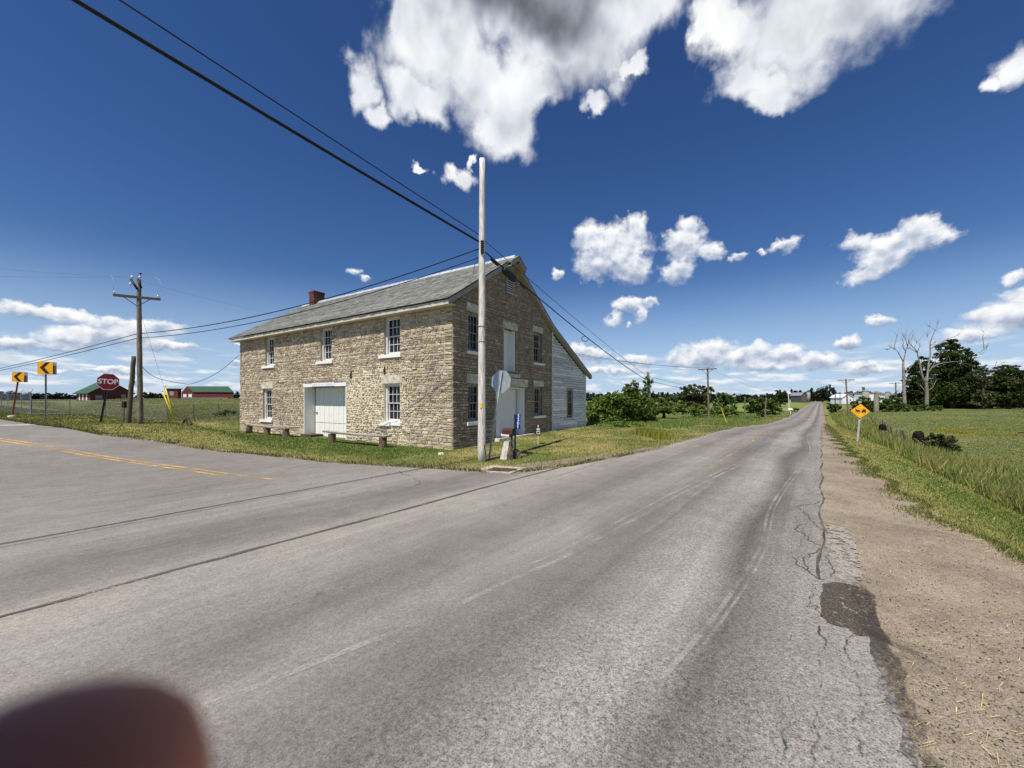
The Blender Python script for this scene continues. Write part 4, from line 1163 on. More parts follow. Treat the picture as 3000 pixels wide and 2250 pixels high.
# loft door and double door of the gable
mb = MB(); mb.map = gmap
for k in range(5): mb.box(4.2 + k * 0.2, 4.2 + k * 0.2 + 0.193, -0.42, -0.37, 3.86, 5.98)
mb.box(4.10, 4.19, -0.46, -0.03, 3.82, 6.08); mb.box(5.17, 5.26, -0.46, -0.03, 3.82, 6.08); mb.box(4.19, 5.17, -0.46, -0.30, 5.99, 6.08)
ld = mb.build('loft_door', M['white_paint'], house)
mb = MB(); mb.map = gmap; mb.box(*LG[4][:2], -0.3, 0.04, LG[4][2] + 0.004, LG[4][3]); mb.build('lintel', M['limestone'], ld, rough=0.008, seed=8)
mb = MB(); mb.map = gmap; mb.box(*SG[4][:2], -0.3, 0.10, SG[4][2], SG[4][3]); mb.build('sill', M['limestone'], ld, rough=0.006, seed=9)
mb = MB(); mb.map = gmap
for k in range(11): mb.box(3.84 + k * 0.2, 3.84 + k * 0.2 + 0.192, -0.52, -0.46, 0.28, 2.86)
dd = mb.build('plank_door', M['white_paint'], house)
mb = MB(); mb.map = gmap; mb.box(3.37, 3.80, -0.50, -0.05, 0.2, 2.93); mb.box(6.14, 6.22, -0.54, 0.02, 0.2, 2.96); mb.box(3.80, 6.13, -0.54, -0.1, 2.87, 2.96); mb.build('door_frame', M['white_paint'], dd)
mb = MB(); mb.map = gmap; mb.box(*LG[5][:2], -0.3, 0.05, LG[5][2] + 0.004, LG[5][3]); mb.build('lintel', M['limestone'], dd, rough=0.012, seed=12)
mb = MB(); mb.map = gmap; mb.box(3.2, 6.9, -0.5, 0.35, 0.02, 0.26); mb.build('doorstep', M['limestone'], dd, rough=0.03, seed=13)
# louvred gable vent
mb = MB(); mb.map = gmap
a0, a1, z0, z1 = VENT
mb.box(a0, a0 + 0.07, 0.0, 0.09, z0, z1); mb.box(a1 - 0.07, a1, 0.0, 0.09, z0, z1); mb.box(a0 + .07, a1 - .07, 0.0, 0.09, z1 - 0.07, z1)
mb.box(a0 - 0.12, a1 + 0.12, 0.0, 0.13, z0 - 0.08, z0 - 0.002)
v = mb.build('gable_vent', M['grey_paint'], house)
mb = MB(); mb.map = gmap
mb.box(a0 + .07, a1 - .07, 0.005, 0.02, z0, z1 - .07, 1)
for k in range(6):
    zz = z0 + 0.02 + k * 0.12
    mb.hexa([(a0 + .07, 0.022, zz + 0.07), (a1 - .07, 0.022, zz + 0.07), (a1 - .07, 0.08, zz), (a0 + .07, 0.08, zz), (a0 + .07, 0.022, zz + 0.085), (a1 - .07, 0.022, zz + 0.085), (a1 - .07, 0.08, zz + 0.015), (a0 + .07, 0.08, zz + 0.015)])
mb.build('louvres', [M['weathered_white'], M['dark_hole']], v)

# roof: slates as individual courses on a deck
S0, S1 = -0.24, HL + 0.55                 # overhang past the two gables
E0, ER = -0.52, 6.62                      # eave edge: x, height of the deck
RX, RZ = HD / 2, 10.02
dk = MB()
dk.add([(E0, S0, ER), (E0, S1, ER), (RX, S1, RZ), (RX, S0, RZ), (E0, S0, ER + 0.05), (E0, S1, ER + 0.05), (RX, S1, RZ + 0.05), (RX, S0, RZ + 0.05)],
       [(0, 3, 2, 1), (4, 5, 6, 7), (0, 1, 5, 4), (0, 4, 7, 3), (1, 2, 6, 5)])
BX, BZ = HD, RZ - (RZ - ER) / (RX - E0) * RX * 0.98
LX, LZ_ = 16.35, 4.12                     # lower edge of the lean-to roof
dk.add([(RX, S0, RZ), (BX, S0, BZ), (LX, S0, LZ_), (RX, S1, RZ), (BX, S1, BZ), (LX, S1, LZ_)] + [(RX, S0, RZ + .05), (BX, S0, BZ + .05), (LX, S0, LZ_ + .05), (RX, S1, RZ + .05), (BX, S1, BZ + .05), (LX, S1, LZ_ + .05)],
       [(0, 1, 4, 3), (1, 2, 5, 4), (6, 9, 10, 7), (7, 10, 11, 8), (0, 6, 7, 1), (1, 7, 8, 2), (2, 8, 11, 5)])
nco = 27
rr = random.Random(31)
sl_ = math.hypot(RX - E0, RZ - ER); ux_, uz_ = (RX - E0) / sl_, (RZ - ER) / sl_
for k in range(nco):
    f0, f1 = k / nco * sl_ - 0.03, (k + 1.25) / nco * sl_
    f1 = min(f1, sl_)
    tone = rr.uniform(0.3, 0.7)
    yv = S0 - 0.02
    while yv < S1:
        w_ = rr.uniform(0.16, 0.36); y1 = min(yv + w_ - 0.006, S1 + 0.02)
        j0 = f0 + rr.uniform(-0.018, 0.014); th = rr.uniform(0.05, 0.062) + 0.012; t2 = 0.052
        tn = min(1, max(0, tone + rr.uniform(-0.32, 0.32)))
        q = lambda f_, h_: (E0 + ux_ * f_ - uz_ * h_, ER + uz_ * f_ + ux_ * h_)
        (xa, za), (xb, zb), (xc, zc) = q(j0, th), q(f1, t2), q(j0, 0.045)
        dk.add([(xa, yv, za), (xa, y1, za), (xb, y1, zb), (xb, yv, zb), (xc, yv, zc), (xc, y1, zc)], [(0, 1, 2, 3), (4, 5, 1, 0)], 1, tn)
        yv += w_
rf = dk.build('roof', [M['wood_dark'], M['slate']], house)
rc = MB()
yv = S0
while yv < S1 - 0.1:
    y1 = min(yv + 0.92, S1)
    hh = 0.17 + rr.uniform(-0.012, 0.012)
    rc.prism([(RX - 0.17, RZ - 0.03), (RX, RZ + hh), (RX + 0.17, RZ - 0.03), (RX, RZ + 0.05)], lambda p, q, a=yv: (p, a, q), lambda p, q, a=y1: (p, a - 0.03, q))
    yv = y1
rc.build('ridge_cap', M['ridge_metal'], rf)
mb = MB()                                   # cornice under the front eave
mb.box(E0 + 0.03, E0 + 0.06, S0 + 0.02, S1 - 0.02, ER - 0.20, ER - 0.01); mb.box(E0 + 0.062, -0.05, S0 + 0.02, S1 - 0.02, ER - 0.19, ER - 0.15)
mb.build('cornice', M['cream_trim'], rf)
mb = MB()                                   # rake boards and soffits of the gable
rk = lambda xa, za, xb, zb, w_, d0, d1: mb.hexa([(xa, d0, za - w_), (xb, d0, zb - w_), (xb, d1, zb - w_), (xa, d1, za - w_), (xa, d0, za - 0.006), (xb, d0, zb - 0.006), (xb, d1, zb - 0.006), (xa, d1, za - 0.006)])
rk(E0, ER, RX, RZ, 0.25, S0 + 0.004, S0 + 0.04); rk(RX, RZ, BX, BZ, 0.25, S0 + 0.004, S0 + 0.04); rk(BX, BZ, LX, LZ_, 0.22, S0 + 0.004, S0 + 0.04)
mb.build('rake_board', M['grey_paint'], rf)
mb = MB()
rk(E0 + 0.05, ER - 0.19, RX, RZ - 0.23, 0.04, S0 + 0.042, -0.001); rk(RX, RZ - 0.23, BX, BZ - 0.23, 0.04, S0 + 0.042, -0.001); rk(BX, BZ - 0.21, LX, LZ_ - 0.2, 0.04, S0 + 0.042, -0.001)
mb.build('soffit', M['grey_paint'], rf)
SH = -0.52                                  # little hood over the apex
mb = MB()
for sg in (-1, 1):
    f = lambda k, up, y_, sg=sg: (RX + sg * k, y_, RZ - k * (RZ - ER) / (RX - E0) + up)
    mb.hexa([f(0, 0.0, SH), f(0.78, 0.0, SH), f(0.78, 0.0, S0 - 0.003), f(0, 0.0, S0 - 0.003), f(0, 0.09, SH), f(0.78, 0.09, SH), f(0.78, 0.09, S0 - 0.003), f(0, 0.09, S0 - 0.003)])
    mb.hexa([f(0.0, -0.22, SH + .03), f(0.76, -0.16, SH + .03), f(0.76, -0.16, SH + .06), f(0.0, -0.22, SH + .06), f(0.0, -0.004, SH + .03), f(0.76, -0.004, SH + .03), f(0.76, -0.004, SH + .06), f(0.0, -0.004, SH + .06)], 1)
    mb.hexa([f(0.1, -0.25, SH + .065), f(0.76, -0.2, SH + .065), f(0.76, -0.2, -.02), f(0.1, -0.25, -.02), f(0.1, -0.21, SH + .065), f(0.76, -0.165, SH + .065), f(0.76, -0.165, -.02), f(0.1, -0.21, -.02)], 1)
mb.build('gable_hood', [M['slate'], M['grey_paint']], rf)
mb = MB()                                   # brick chimney
cz0 = RZ - 0.35
for k in range(17):
    z0 = cz0 + k * 0.075; ex = 0.035 if k >= 15 else 0.0
    for (xa, xb, ya, yb) in ((4.42 - ex, 5.32 + ex, 18.40 - ex, 19.08 + ex),):
        nb = 4
        for q in range(nb):
            for r_ in range(3):
                bx0 = xa + (xb - xa) * q / nb; bx1 = xa + (xb - xa) * (q + 1) / nb; by0 = ya + (yb - ya) * r_ / 3; by1 = ya + (yb - ya) * (r_ + 1) / 3
                if 0 < q < nb - 1 and r_ == 1: continue
                o_ = 0.02 if k % 2 else 0
                mb.box(bx0 + 0.004, bx1 - 0.004, by0 + 0.004, by1 - 0.004, z0 + 0.004, z0 + 0.071, 0, rr.random())
mb.box(4.43, 5.31, 18.41, 19.07, cz0, cz0 + 16.6 * 0.075, 1)
mb.build('chimney', [M['brick'], M['concrete']], rf)

# clapboard lean-to behind the gable
mb = MB(); mb.map = gmap
zt = lambda a: (BZ - 0.24) + (LZ_ - BZ + 0.02) * (a - BX) / (LX - BX)
A1 = 15.66
mb.add([(HD, -0.08, 0), (A1, -0.08, 0), (A1, -0.08, zt(A1)), (HD, -0.08, zt(HD))], [(0, 1, 2, 3)], 1)
LW = (12.16, 13.16, 1.08, 3.04)
rr = random.Random(17)
zb = -0.05
while zb < zt(HD):
    e = 0.172
    segs = [(HD + 0.03, min(A1, HD + (zt(HD) - zb - e) / (zt(HD) - zt(A1)) * (A1 - HD)))]
    if zb + e > LW[2] and zb < LW[3]:
        segs = [(segs[0][0], LW[0]), (LW[1], segs[0][1])]
    for p, q in segs:
        a = p
        while a < q - 0.05:
            w_ = rr.uniform(1.2, 3.4); b = min(a + w_, q)
            if q - b < 0.4: b = q
            dz = rr.uniform(-0.006, 0.012); dz2 = dz + rr.uniform(-0.012, 0.012); o_ = rr.uniform(0.0, 0.012)
            mb.hexa([(a, -0.07, zb + dz), (b - .004, -0.07, zb + dz2), (b - .004, -0.012 + o_, zb + dz2), (a, -0.012 + o_, zb + dz), (a, -0.07, zb + e - .014), (b - .004, -0.07, zb + e - .014), (b - .004, -0.06, zb + e - .014), (a, -0.06, zb + e - .014)], 0, rr.random())
            a = b
    zb += e
# back part of the lean-to shell
mb.map = None
mb.add([(A1, 0.08, -.2), (A1, HL, -.2), (A1, HL, zt(A1)), (A1, 0.08, zt(A1))], [(0, 1, 2, 3)])
mb.add([(HD, HL - .02, -.2), (A1, HL - .02, -.2), (A1, HL - .02, zt(A1)), (HD, HL - .02, zt(HD))], [(0, 1, 2, 3)])
mb.build('clapboard_wall', [M['weathered_white'], M['wood_dark']], house)
for bx_ in ((HD - 0.06, HD + 0.06, 0.06, 0.09, 0.0, zt(HD) - 0.1), (A1 - 0.08, A1 + 0.02, -0.06, 0.012, 0.0, zt(A1) - 0.02)):
    mb = MB(); mb.map = gmap; mb.box(*bx_); mb.build('corner_board', M['weathered_white'], house)
window_at(gmap, (LW[0] + LW[1]) / 2, LW[2], LW[3], LW[1] - LW[0], rec=0.04, mat='grey_paint')

# ------------------------------------------------------------------ things along the roads
def thing(name, loc, label, cat, group=None, rz=0.0):
    return empty(name, tuple(loc), rz, label, cat, group)
def cable(name, pts, r, label, mat='cable', sag=0.0, group='overhead cables', n=24):
    """a hanging cable through the given points (sag added between the first and the last)"""
    P_ = [Vector(p) for p in pts]
    if len(P_) == 2:
        out = [P_[0].lerp(P_[1], i / n) - Vector((0, 0, sag * 4 * (i / n) * (1 - i / n))) for i in range(n + 1)]
    else:
        out = smooth_pts(P_, 8)
    mb = MB(); o0 = out[0].copy()
    mb.tube([p - o0 for p in out], r, 6)
    o = mb.build(name, M[mat], None, True, loc=o0)
    return tag(o, label, 'cable', group)
def pole_shaft(mb, h, r0, r1, wob=0.01, seed=0, lean=(0, 0), base=-0.3, n=12):
    rr = random.Random(seed)
    k = 14
    pts = []
    for i in range(k + 1):
        f = i / k
        z = base + (h - base) * f
        pts.append((lean[0] * z + rr.uniform(-wob, wob), lean[1] * z + rr.uniform(-wob, wob), z))
    mb.tube(pts, [r0 + (r1 - r0) * i / k for i in range(k + 1)], n)

# bare pole at the corner
PB = G(1411, 1352); dP = PB.y
pt = at(1413, 466, dP)
pole = thing('utility_pole', PB, 'tall bare silvery wooden pole without crossarm at the stone building corner', 'utility pole', 'utility poles')
mb = MB(); pole_shaft(mb, pt.z - PB.z, 0.148, 0.102, 0.006, 2, ((pt.x - PB.x) / (pt.z - PB.z), 0)); mb.build('pole_shaft', M['pole_pale'], pole, True)
mb = MB()
for z in (4.35, 4.9): mb.lathe([(0.150, 0), (0.150, 0.02)], (0.01, 0, z), 14)
mb.tube([(0.11, -0.08, 0.05), (0.125, -0.085, 0.9), (0.118, -0.08, 2.2), (0.11, -0.075, 4.0)], 0.008, 5)
mb.build('ground_wire', M['galv'], pole)
mb = MB(); mb.box(-0.055, 0.02, -0.162, -0.148, 1.95, 2.13); mb.build('number_plate', M['sign_bright'], pole)
mb = MB(); mb.tube([(0.10, -0.10, 0.62), (0.20, -0.08, -0.02)], 0.014, 6); mb.build('ground_clamp', M['iron'], pole)
mb = MB()
zc = at(1417, 748, dP).z - PB.z
for k in range(7):
    mb.lathe([(0.03, 0), (0.062, 0.022), (0.062, 0.05), (0.03, 0.07)], (0.03, -0.135, zc + k * 0.07), 8)
mb.build('cable_clamp', M['black'], pole, True)

def polept(yn, dx=0.0): return at(1413 + dx, yn, dP)
far_top = at(265, 0, 6.45); d_ = (far_top - polept(708)); 
c1 = cable('overhead_cable', [polept(708, -9), far_top + d_ * 1.6 + Vector((0, 0, 0.15))], 0.038, 'thick black cable bundle running from the corner pole up to the upper left', sag=0.18, n=40)
ft2 = at(375, 0, 6.7); d2_ = ft2 - polept(688)
cable('overhead_cable', [polept(688, -9), ft2 + d2_ * 1.6], 0.014, 'thin upper cable running beside the thick bundle from the corner pole to the upper left', sag=0.05, n=40)
VB = at(1907, 1200, 38.0); VB.z = gz(VB.x, VB.y)
vt = at(1898, 1090, 38.0)
vp_a = at(1894, 1113, 38.0); vp_b = at(1893, 1100, 38.0)
c3 = cable('overhead_cable', [polept(738, 8), vp_a], 0.026, 'black cable bundle with splice boxes sagging from the corner pole past the gable', sag=0.30, n=40)
cable('overhead_cable', [polept(706, 8), vp_b], 0.011, 'thin straight cable above the bundle between the corner pole and the vine covered pole', sag=0.15, n=40)
def along(a, b, f, sag): return a.lerp(b, f) - Vector((0, 0, sag * 4 * f * (1 - f)))
def closure(parent, a, b, r, name='splice_box'):
    mb = MB(); ax = (b - a); o0 = parent.location
    pts = [a + ax * f - o0 for f in (0, .06, .2, .8, .94, 1)]
    mb.tube(pts, [r * .4, r * .85, r, r, r * .85, r * .4], 10)
    return mb.build(name, M['black'], parent, True)
A_, B_ = polept(738, 8), vp_a
sg_ = Vector((0, 0, -0.06))
closure(c3, along(A_, B_, .014, .3) + sg_, along(A_, B_, .033, .3) + sg_, 0.07)
closure(c3, along(A_, B_, .045, .3) + sg_, along(A_, B_, .080, .3) + sg_ * 1.2, 0.15)
closure(c3, along(A_, B_, .095, .3) + sg_, along(A_, B_, .112, .3) + sg_, 0.06)
mb = MB(); q0 = along(A_, B_, .365, .3); q1 = along(A_, B_, .415, .3); ax = (q1 - q0).normalized()
loop = [q0 + ax * (0.55 * math.sin(a)) * (1 if True else 0) + Vector((0, 0, -0.18 - 0.20 * math.cos(a + 2.4))) + ax * 0.3 for a in np.linspace(0, 2 * math.pi, 18)]
mb.tube([p - c3.location for p in loop], 0.018, 6, cap=False); mb.build('slack_loop', M['cable'], c3, True)
# jumper wires at the pole
mb = MB(); mb.tube([polept(728, -10) - PB, polept(745, -20) - PB, polept(765, -14) - PB, polept(770, -22) - PB, polept(800, -26) - PB], 0.008, 5); mb.build('jumper_wire', M['cable'], pole, True)

# left utility pole with crossarm
LB = G(411, 1241.5); dL = LB.y
lt_ = at(407, 819, dL)
lp = thing('utility_pole', LB, 'grey wooden utility pole with one tilted dark crossarm and glass insulators beyond the stop sign', 'utility pole', 'utility poles')
lean = ((lt_.x - LB.x) / (lt_.z - LB.z), 0)
mb = MB(); pole_shaft(mb, lt_.z - LB.z, 0.135, 0.098, 0.006, 5, lean); mb.build('pole_shaft', M['pole_grey'], lp, True)
a0 = at(335, 866, dL * 0.978) - LB; a1 = at(472, 879, dL * 1.024) - LB
ac = (a0 + a1) / 2; ad = (a1 - a0).normalized(); an_ = Vector((ad.y, -ad.x, 0)).normalized()
def beam(mb, p, q, w_, h_, n_, mi=0):
    up_ = Vector((0, 0, 1))
    c = []
    for e in (p, q):
        for s1, s2 in ((-1, -1), (1, -1), (1, 1), (-1, 1)):
            c.append(e + n_ * (s1 * w_ / 2) + up_ * (s2 * h_ / 2))
    mb.add(c, [(0, 1, 2, 3), (7, 6, 5, 4), (0, 4, 5, 1), (1, 5, 6, 2), (2, 6, 7, 3), (3, 7, 4, 0)], mi)
mb = MB(); f_ = an_ * 0.16; beam(mb, a0 + f_, a1 + f_, 0.095, 0.13, an_); mb.build('crossarm', M['pole_dark'], lp, rough=0.006)
for sg in (-1, 1):
    mb = MB(); mb.tube([ac + ad * (0.55 * sg) + f_ * 1.4 - Vector((0, 0, .05)), ac + f_ * 0.9 + ad * 0.02 * sg - Vector((0, 0, .48))], 0.018, 6); mb.build('brace', M['iron'], lp)
def insulator(p, r=0.07):
    mb = MB(); mb.lathe([(0.02, -0.1), (0.025, -0.02), (r, 0.0), (r * 0.75, 0.04), (r * 0.8, 0.06), (r * 0.4, 0.11)], p, 10); mb.build('insulator', M['porcelain'], lp, True)
top = lt_ - LB
insulator(top + Vector((-0.28, -0.1, 0.08))); insulator(top + Vector((0.06, 0.0, 0.10)), 0.08); insulator(top + Vector((-0.32, -0.15, -0.32)), 0.06); insulator(a1 + f_ + Vector((-0.12, 0, 0.14))); insulator(a0 + f_ + Vector((0.06, 0, 0.12)), 0.05)
for (p, q) in ((Vector((-0.3, -0.15, -0.02)), Vector((0.02, -0.12, -0.55))), (Vector((0.05, -0.12, 0.0)), Vector((0.26, -0.14, -0.5)))):
    mb = MB(); mb.tube([top + p, top + q], 0.055, 8); mb.build('cutout_fuse', M['black'], lp, True)
mb = MB(); mb.tube([top + Vector((.08, 0, .12)), top + Vector((.09, 0, .32))], 0.02, 6); mb.lathe([(.03, 0), (.09, .02), (.03, .06)], top + Vector((.09, 0, .30)), 8); mb.build('pin', M['black'], lp)
mb = MB(); mb.tube([a1 + f_ + Vector((-.1, 0, .2)), a1 + f_ + Vector((0.1, 0, .7)), a1 + f_ + Vector((-0.05, 0, 1.1)), a1 + f_ + Vector((-.28, 0, 1.22))], 0.008, 5); mb.build('jumper_wire', M['galv'], lp, True)
mb = MB(); mb.tube([a0 + f_ + Vector((.0, 0, .1)), a0 + f_ + Vector((0.02, 0, .6)), a0 + f_ + Vector((-0.02, 0, .95)), a0 + f_ + Vector((-.2, 0, 1.02))], 0.008, 5); mb.build('jumper_wire', M['galv'], lp, True)
cable('overhead_cable', [polept(728, -8), at(411, 977, dL)], 0.02, 'upper of two cables crossing in front of the slate roof to the grey pole', sag=0.55, n=40)
cable('overhead_cable', [polept(754, -8), at(412, 990, dL)], 0.016, 'lower of two cables crossing in front of the slate roof to the grey pole', sag=0.55, n=40)
cable('overhead_cable', [at(405, 977, dL), at(-160, 1108, 46)], 0.020, 'upper cable running down from the grey crossarm pole to the left edge', 'cable_grey', sag=0.25)
cable('overhead_cable', [at(405, 990, dL), at(-160, 1114, 46)], 0.018, 'lower cable running down from the grey crossarm pole to the left edge', 'cable_grey', sag=0.2)
cable('overhead_cable', [LB + top + Vector((0, 0, .1)), at(-220, 766, 21)], 0.0035, 'faint power line leaving the top of the crossarm pole towards the left edge', 'cable_grey', sag=0.1)
cable('overhead_cable', [LB + a0 + Vector((0, 0, 1.0)), at(-220, 800, 20)], 0.0035, 'faint power line leaving the left end of the crossarm towards the left edge', 'cable_grey', sag=0.1)
HQ = lambda t_, s_, z: Vector((CX + VX * t_ + UX * s_, CY + VY * t_ + UY * s_, z))
cable('overhead_cable', [LB + top + Vector((0.1, 0, -.1)), HQ(9.9, 12, 7.0)], 0.0035, 'faint power line from the crossarm pole top to behind the chimney', 'cable_grey', sag=0.3)
cable('overhead_cable', [at(416, 1075, dL), at(455, 1105, dL + 1), at(530, 1123, dL + 2.6), at(570, 1122, dL + 3.4), at(640, 1090, dL + 4.6), HQ(-0.05, 20.1, 5.5)], 0.014, 'deeply sagging service wire between the crossarm pole and the left corner of the stone building')
# guy wires with yellow guards
GB = G(511, 1231)
gw_ = thing('guy_wire', GB, 'guy wire anchored by two yellow plastic guards left of the stone building', 'guy wire')
mb = MB(); mb.tube([LB + top * 0.80 - GB, Vector((0, 0, 0))], 0.007, 5); mb.build('wire', M['galv'], gw_)
for k, (xn, yn) in enumerate(((474, 1142), (482, 1127))):
    e = at(xn, yn, GB.y - 0.15 * k) - GB
    mb = MB(); mb.tube([Vector((0.03 * k, 0, 0.05)), e * 0.5, e * 0.93], 0.045, 8); mb.tube([e * 0.932, e], 0.046, 8, 1); mb.build('guard', [M['guard_yellow'], M['bright_white']], gw_, True)
# leaning pole stub with meter
OB = G(376, 1240); ot = at(392.5, 1043, OB.y)
op_ = thing('pole_stub', OB, 'short dark leaning pole stub with a meter box beside the crossarm pole', 'pole')
mb = MB(); pole_shaft(mb, ot.z - OB.z, 0.125, 0.10, 0.012, 9, ((ot.x - OB.x) / (ot.z - OB.z), 0)); mb.build('pole_shaft', M['pole_dark'], op_, True)
mb = MB(); mb.box(-0.24, -0.10, -0.14, 0.02, 0.85, 1.2); mb.tube([(-0.17, -0.06, 0.85), (-0.19, -0.06, 0.0)], 0.02, 6); mb.build('meter_box', M['black'], op_)
mb = MB()
for k in range(3): mb.tube([(0.30 + .02 * k, -.05, 3.1 - .35 * k), (0.45, -.1, 3.0 - .35 * k), (0.42, -.05, 2.8 - .35 * k)], 0.012, 5)
mb.build('wire_stub', M['cable'], op_, True)

# ---------------- signs
def octagon(r, rot=math.pi / 8): return [(r * math.cos(rot + k * math.pi / 4), r * math.sin(rot + k * math.pi / 4)) for k in range(8)]
def text_mesh(s_, size, ext=0.002, bold=0.0):
    cu = bpy.data.curves.new('t', 'FONT'); cu.body = s_; cu.size = size; cu.extrude = ext; cu.align_x = 'CENTER'; cu.align_y = 'CENTER'; cu.offset = bold
    o = bpy.data.objects.new('t', cu); col.objects.link(o)
    dg = bpy.context.evaluated_depsgraph_get(); dg.update()
    me = bpy.data.meshes.new_from_object(o.evaluated_get(dg))
    bpy.data.objects.remove(o); bpy.data.curves.remove(cu)
    return me
def sign_root(name, base, top_px, label, cat, rz, group=None, d=None):
    """an Empty at the foot; children are built upright in x/z facing -y, then leant with the post"""
    o = thing(name, base, label, cat, group, rz)
    return o
def upost(parent, h, mat, w_=0.06, lean=(0, 0), base=-0.2, dy=0.0):
    mb = MB()
    L = lambda z: Vector((lean[0] * z, dy + lean[1] * z, z))
    for (x0, x1, y0, y1) in ((-w_ / 2, w_ / 2, 0.0, 0.006), (-w_ / 2, -w_ / 2 + 0.012, -0.03, 0.0), (w_ / 2 - 0.012, w_ / 2, -0.03, 0.0)):
        p, q = L(base), L(h)
        mb.hexa([(p.x + x0, p.y + y0, p.z), (p.x + x1, p.y + y0, p.z), (p.x + x1, p.y + y1, p.z), (p.x + x0, p.y + y1, p.z), (q.x + x0, q.y + y0, q.z), (q.x + x1, q.y + y0, q.z), (q.x + x1, q.y + y1, q.z), (q.x + x0, q.y + y1, q.z)])
    return mb.build('post', M[mat], parent)
# stop sign at the left, facing the camera
SB = G(295, 1237); sc_ = at(314, 1118, SB.y) - SB
R_ = 0.495
s1 = thing('stop_sign', SB, 'red octagonal STOP sign on a dark leaning post facing the junction', 'stop sign', None, R(33))
cr, sr = math.cos(-R(33)), math.sin(-R(33))
le_ = Vector((sc_.x * cr - sc_.y * sr, sc_.x * sr + sc_.y * cr, sc_.z)); lx = le_.x / le_.z
upost(s1, le_.z + 0.35, 'post_dark', 0.10, (lx, 0), dy=0.02)
tl_ = math.atan(lx)
def rot2(p, a): return (p[0] * math.cos(a) - p[1] * math.sin(a), p[0] * math.sin(a) + p[1] * math.cos(a))
def plate(parent, name, pts, cen, y0, y1, mat, tilt=0.0):
    mb = MB(); q = [rot2(p, -tilt) for p in pts]
    mb.prism(q, lambda a, b: (cen[0] + a, y0, cen[1] + b), lambda a, b: (cen[0] + a, y1, cen[1] + b))
    return mb.build(name, M[mat], parent)
pw_ = plate(s1, 'sign_plate', octagon(R_), (le_.x, le_.z), -0.022, -0.016, 'sign_white', tl_ * .4)
plate(pw_, 'sign_face', octagon(R_ * 0.945), (le_.x, le_.z), -0.0245, -0.0222, 'sign_red', tl_ * .4)
me = text_mesh('STOP', 0.36, 0.001, 0.008)
for v in me.vertices:
    x_, z_ = rot2((v.co.x * 0.93, v.co.y * 1.05), -tl_ * .4)
    v.co = (le_.x + x_, -0.0262 - v.co.z, le_.z + z_)
tx = link('lettering', me, M['sign_white'], pw_)
# two chevron signs
CHV = [(-0.27, 0.02), (0.03, 0.36), (0.24, 0.36), (-0.04, 0.02), (0.24, -0.36), (0.03, -0.36)]
for k, (bx_, by_, px_, py_, rz_, hh, pm_, lab) in enumerate(((134, 1228.5, 133.5, 1078, 14, 0.40, 'galv_dull', 'larger yellow and black chevron sign on a grey post beside the road bend'),
                                                            (35, 1223, 50, 1104, 16, 0.36, 'rust', 'smaller yellow and black chevron sign on a rusty leaning post at the left edge'))):
    b = G(bx_, by_); c_ = at(px_, py_, b.y) - b
    o = thing('chevron_sign', b, lab, 'chevron sign', 'chevron signs on the bend', R(rz_))
    cr, sr = math.cos(-R(rz_)), math.sin(-R(rz_))
    c_ = Vector((c_.x * cr - c_.y * sr, c_.x * sr + c_.y * cr, c_.z)); lx = c_.x / c_.z
    upost(o, c_.z + 0.3, pm_, 0.085, (lx, 0), dy=0.03)
    w_ = hh * (0.98 if k == 0 else 0.92); ti = 0.0 if k == 0 else 0.05
    pl = plate(o, 'sign_plate', [(-w_, -hh), (w_, -hh), (w_, hh), (-w_, hh)], (c_.x, c_.z), -0.03, -0.02, 'sign_yellow', ti)
    s_ = hh / 0.40
    for nm, pts in (('chevron_mark', [CHV[0], CHV[1], CHV[2], CHV[3]]), ('chevron_mark', [CHV[0], CHV[3], CHV[4], CHV[5]])):
        plate(pl, nm, [(a * s_, q * s_) for a, q in pts], (c_.x, c_.z), -0.034, -0.0305, 'black', ti)
    bp = plate(o, 'rear_plate', [(-w_, -hh), (w_, -hh), (w_, hh), (-w_, hh)], (c_.x + 0.12, c_.z - 0.01), 0.08, 0.09, 'sign_back', 0)
    if k == 1:
        mb = MB(); mb.lathe([(0.22, -0.1), (0.2, 0.12), (0.08, 0.16)], (0, 0, 0), 12); mb.build('footing', M['concrete'], o, True)
# stop sign seen from behind at the corner
RB = G(1435, 1344); rc_ = at(1467, 1118, RB.y) - RB
rzb = R(-33)
s2 = thing('stop_sign', RB, 'bare metal back of an octagonal sign on a leaning post beside the corner pole', 'stop sign', None, rzb)
cr, sr = math.cos(-rzb), math.sin(-rzb)
c_ = Vector((rc_.x * cr - rc_.y * sr, rc_.x * sr + rc_.y * cr, rc_.z)); lnx, lny = c_.x / c_.z, c_.y / c_.z
lnx2 = lnx
upost(s2, c_.z + 0.42, 'galv', 0.085, (lnx, lny), dy=-0.035)
mb = MB()
o8 = [rot2(p, -0.10) for p in octagon(0.46)]
mb.prism(o8, lambda a, b: (c_.x + a, c_.y + 0.02 + b * lny, c_.z + b), lambda a, b: (c_.x + a, c_.y + 0.028 + b * lny, c_.z + b)); mb.build('sign_plate', M['sign_back'], s2)
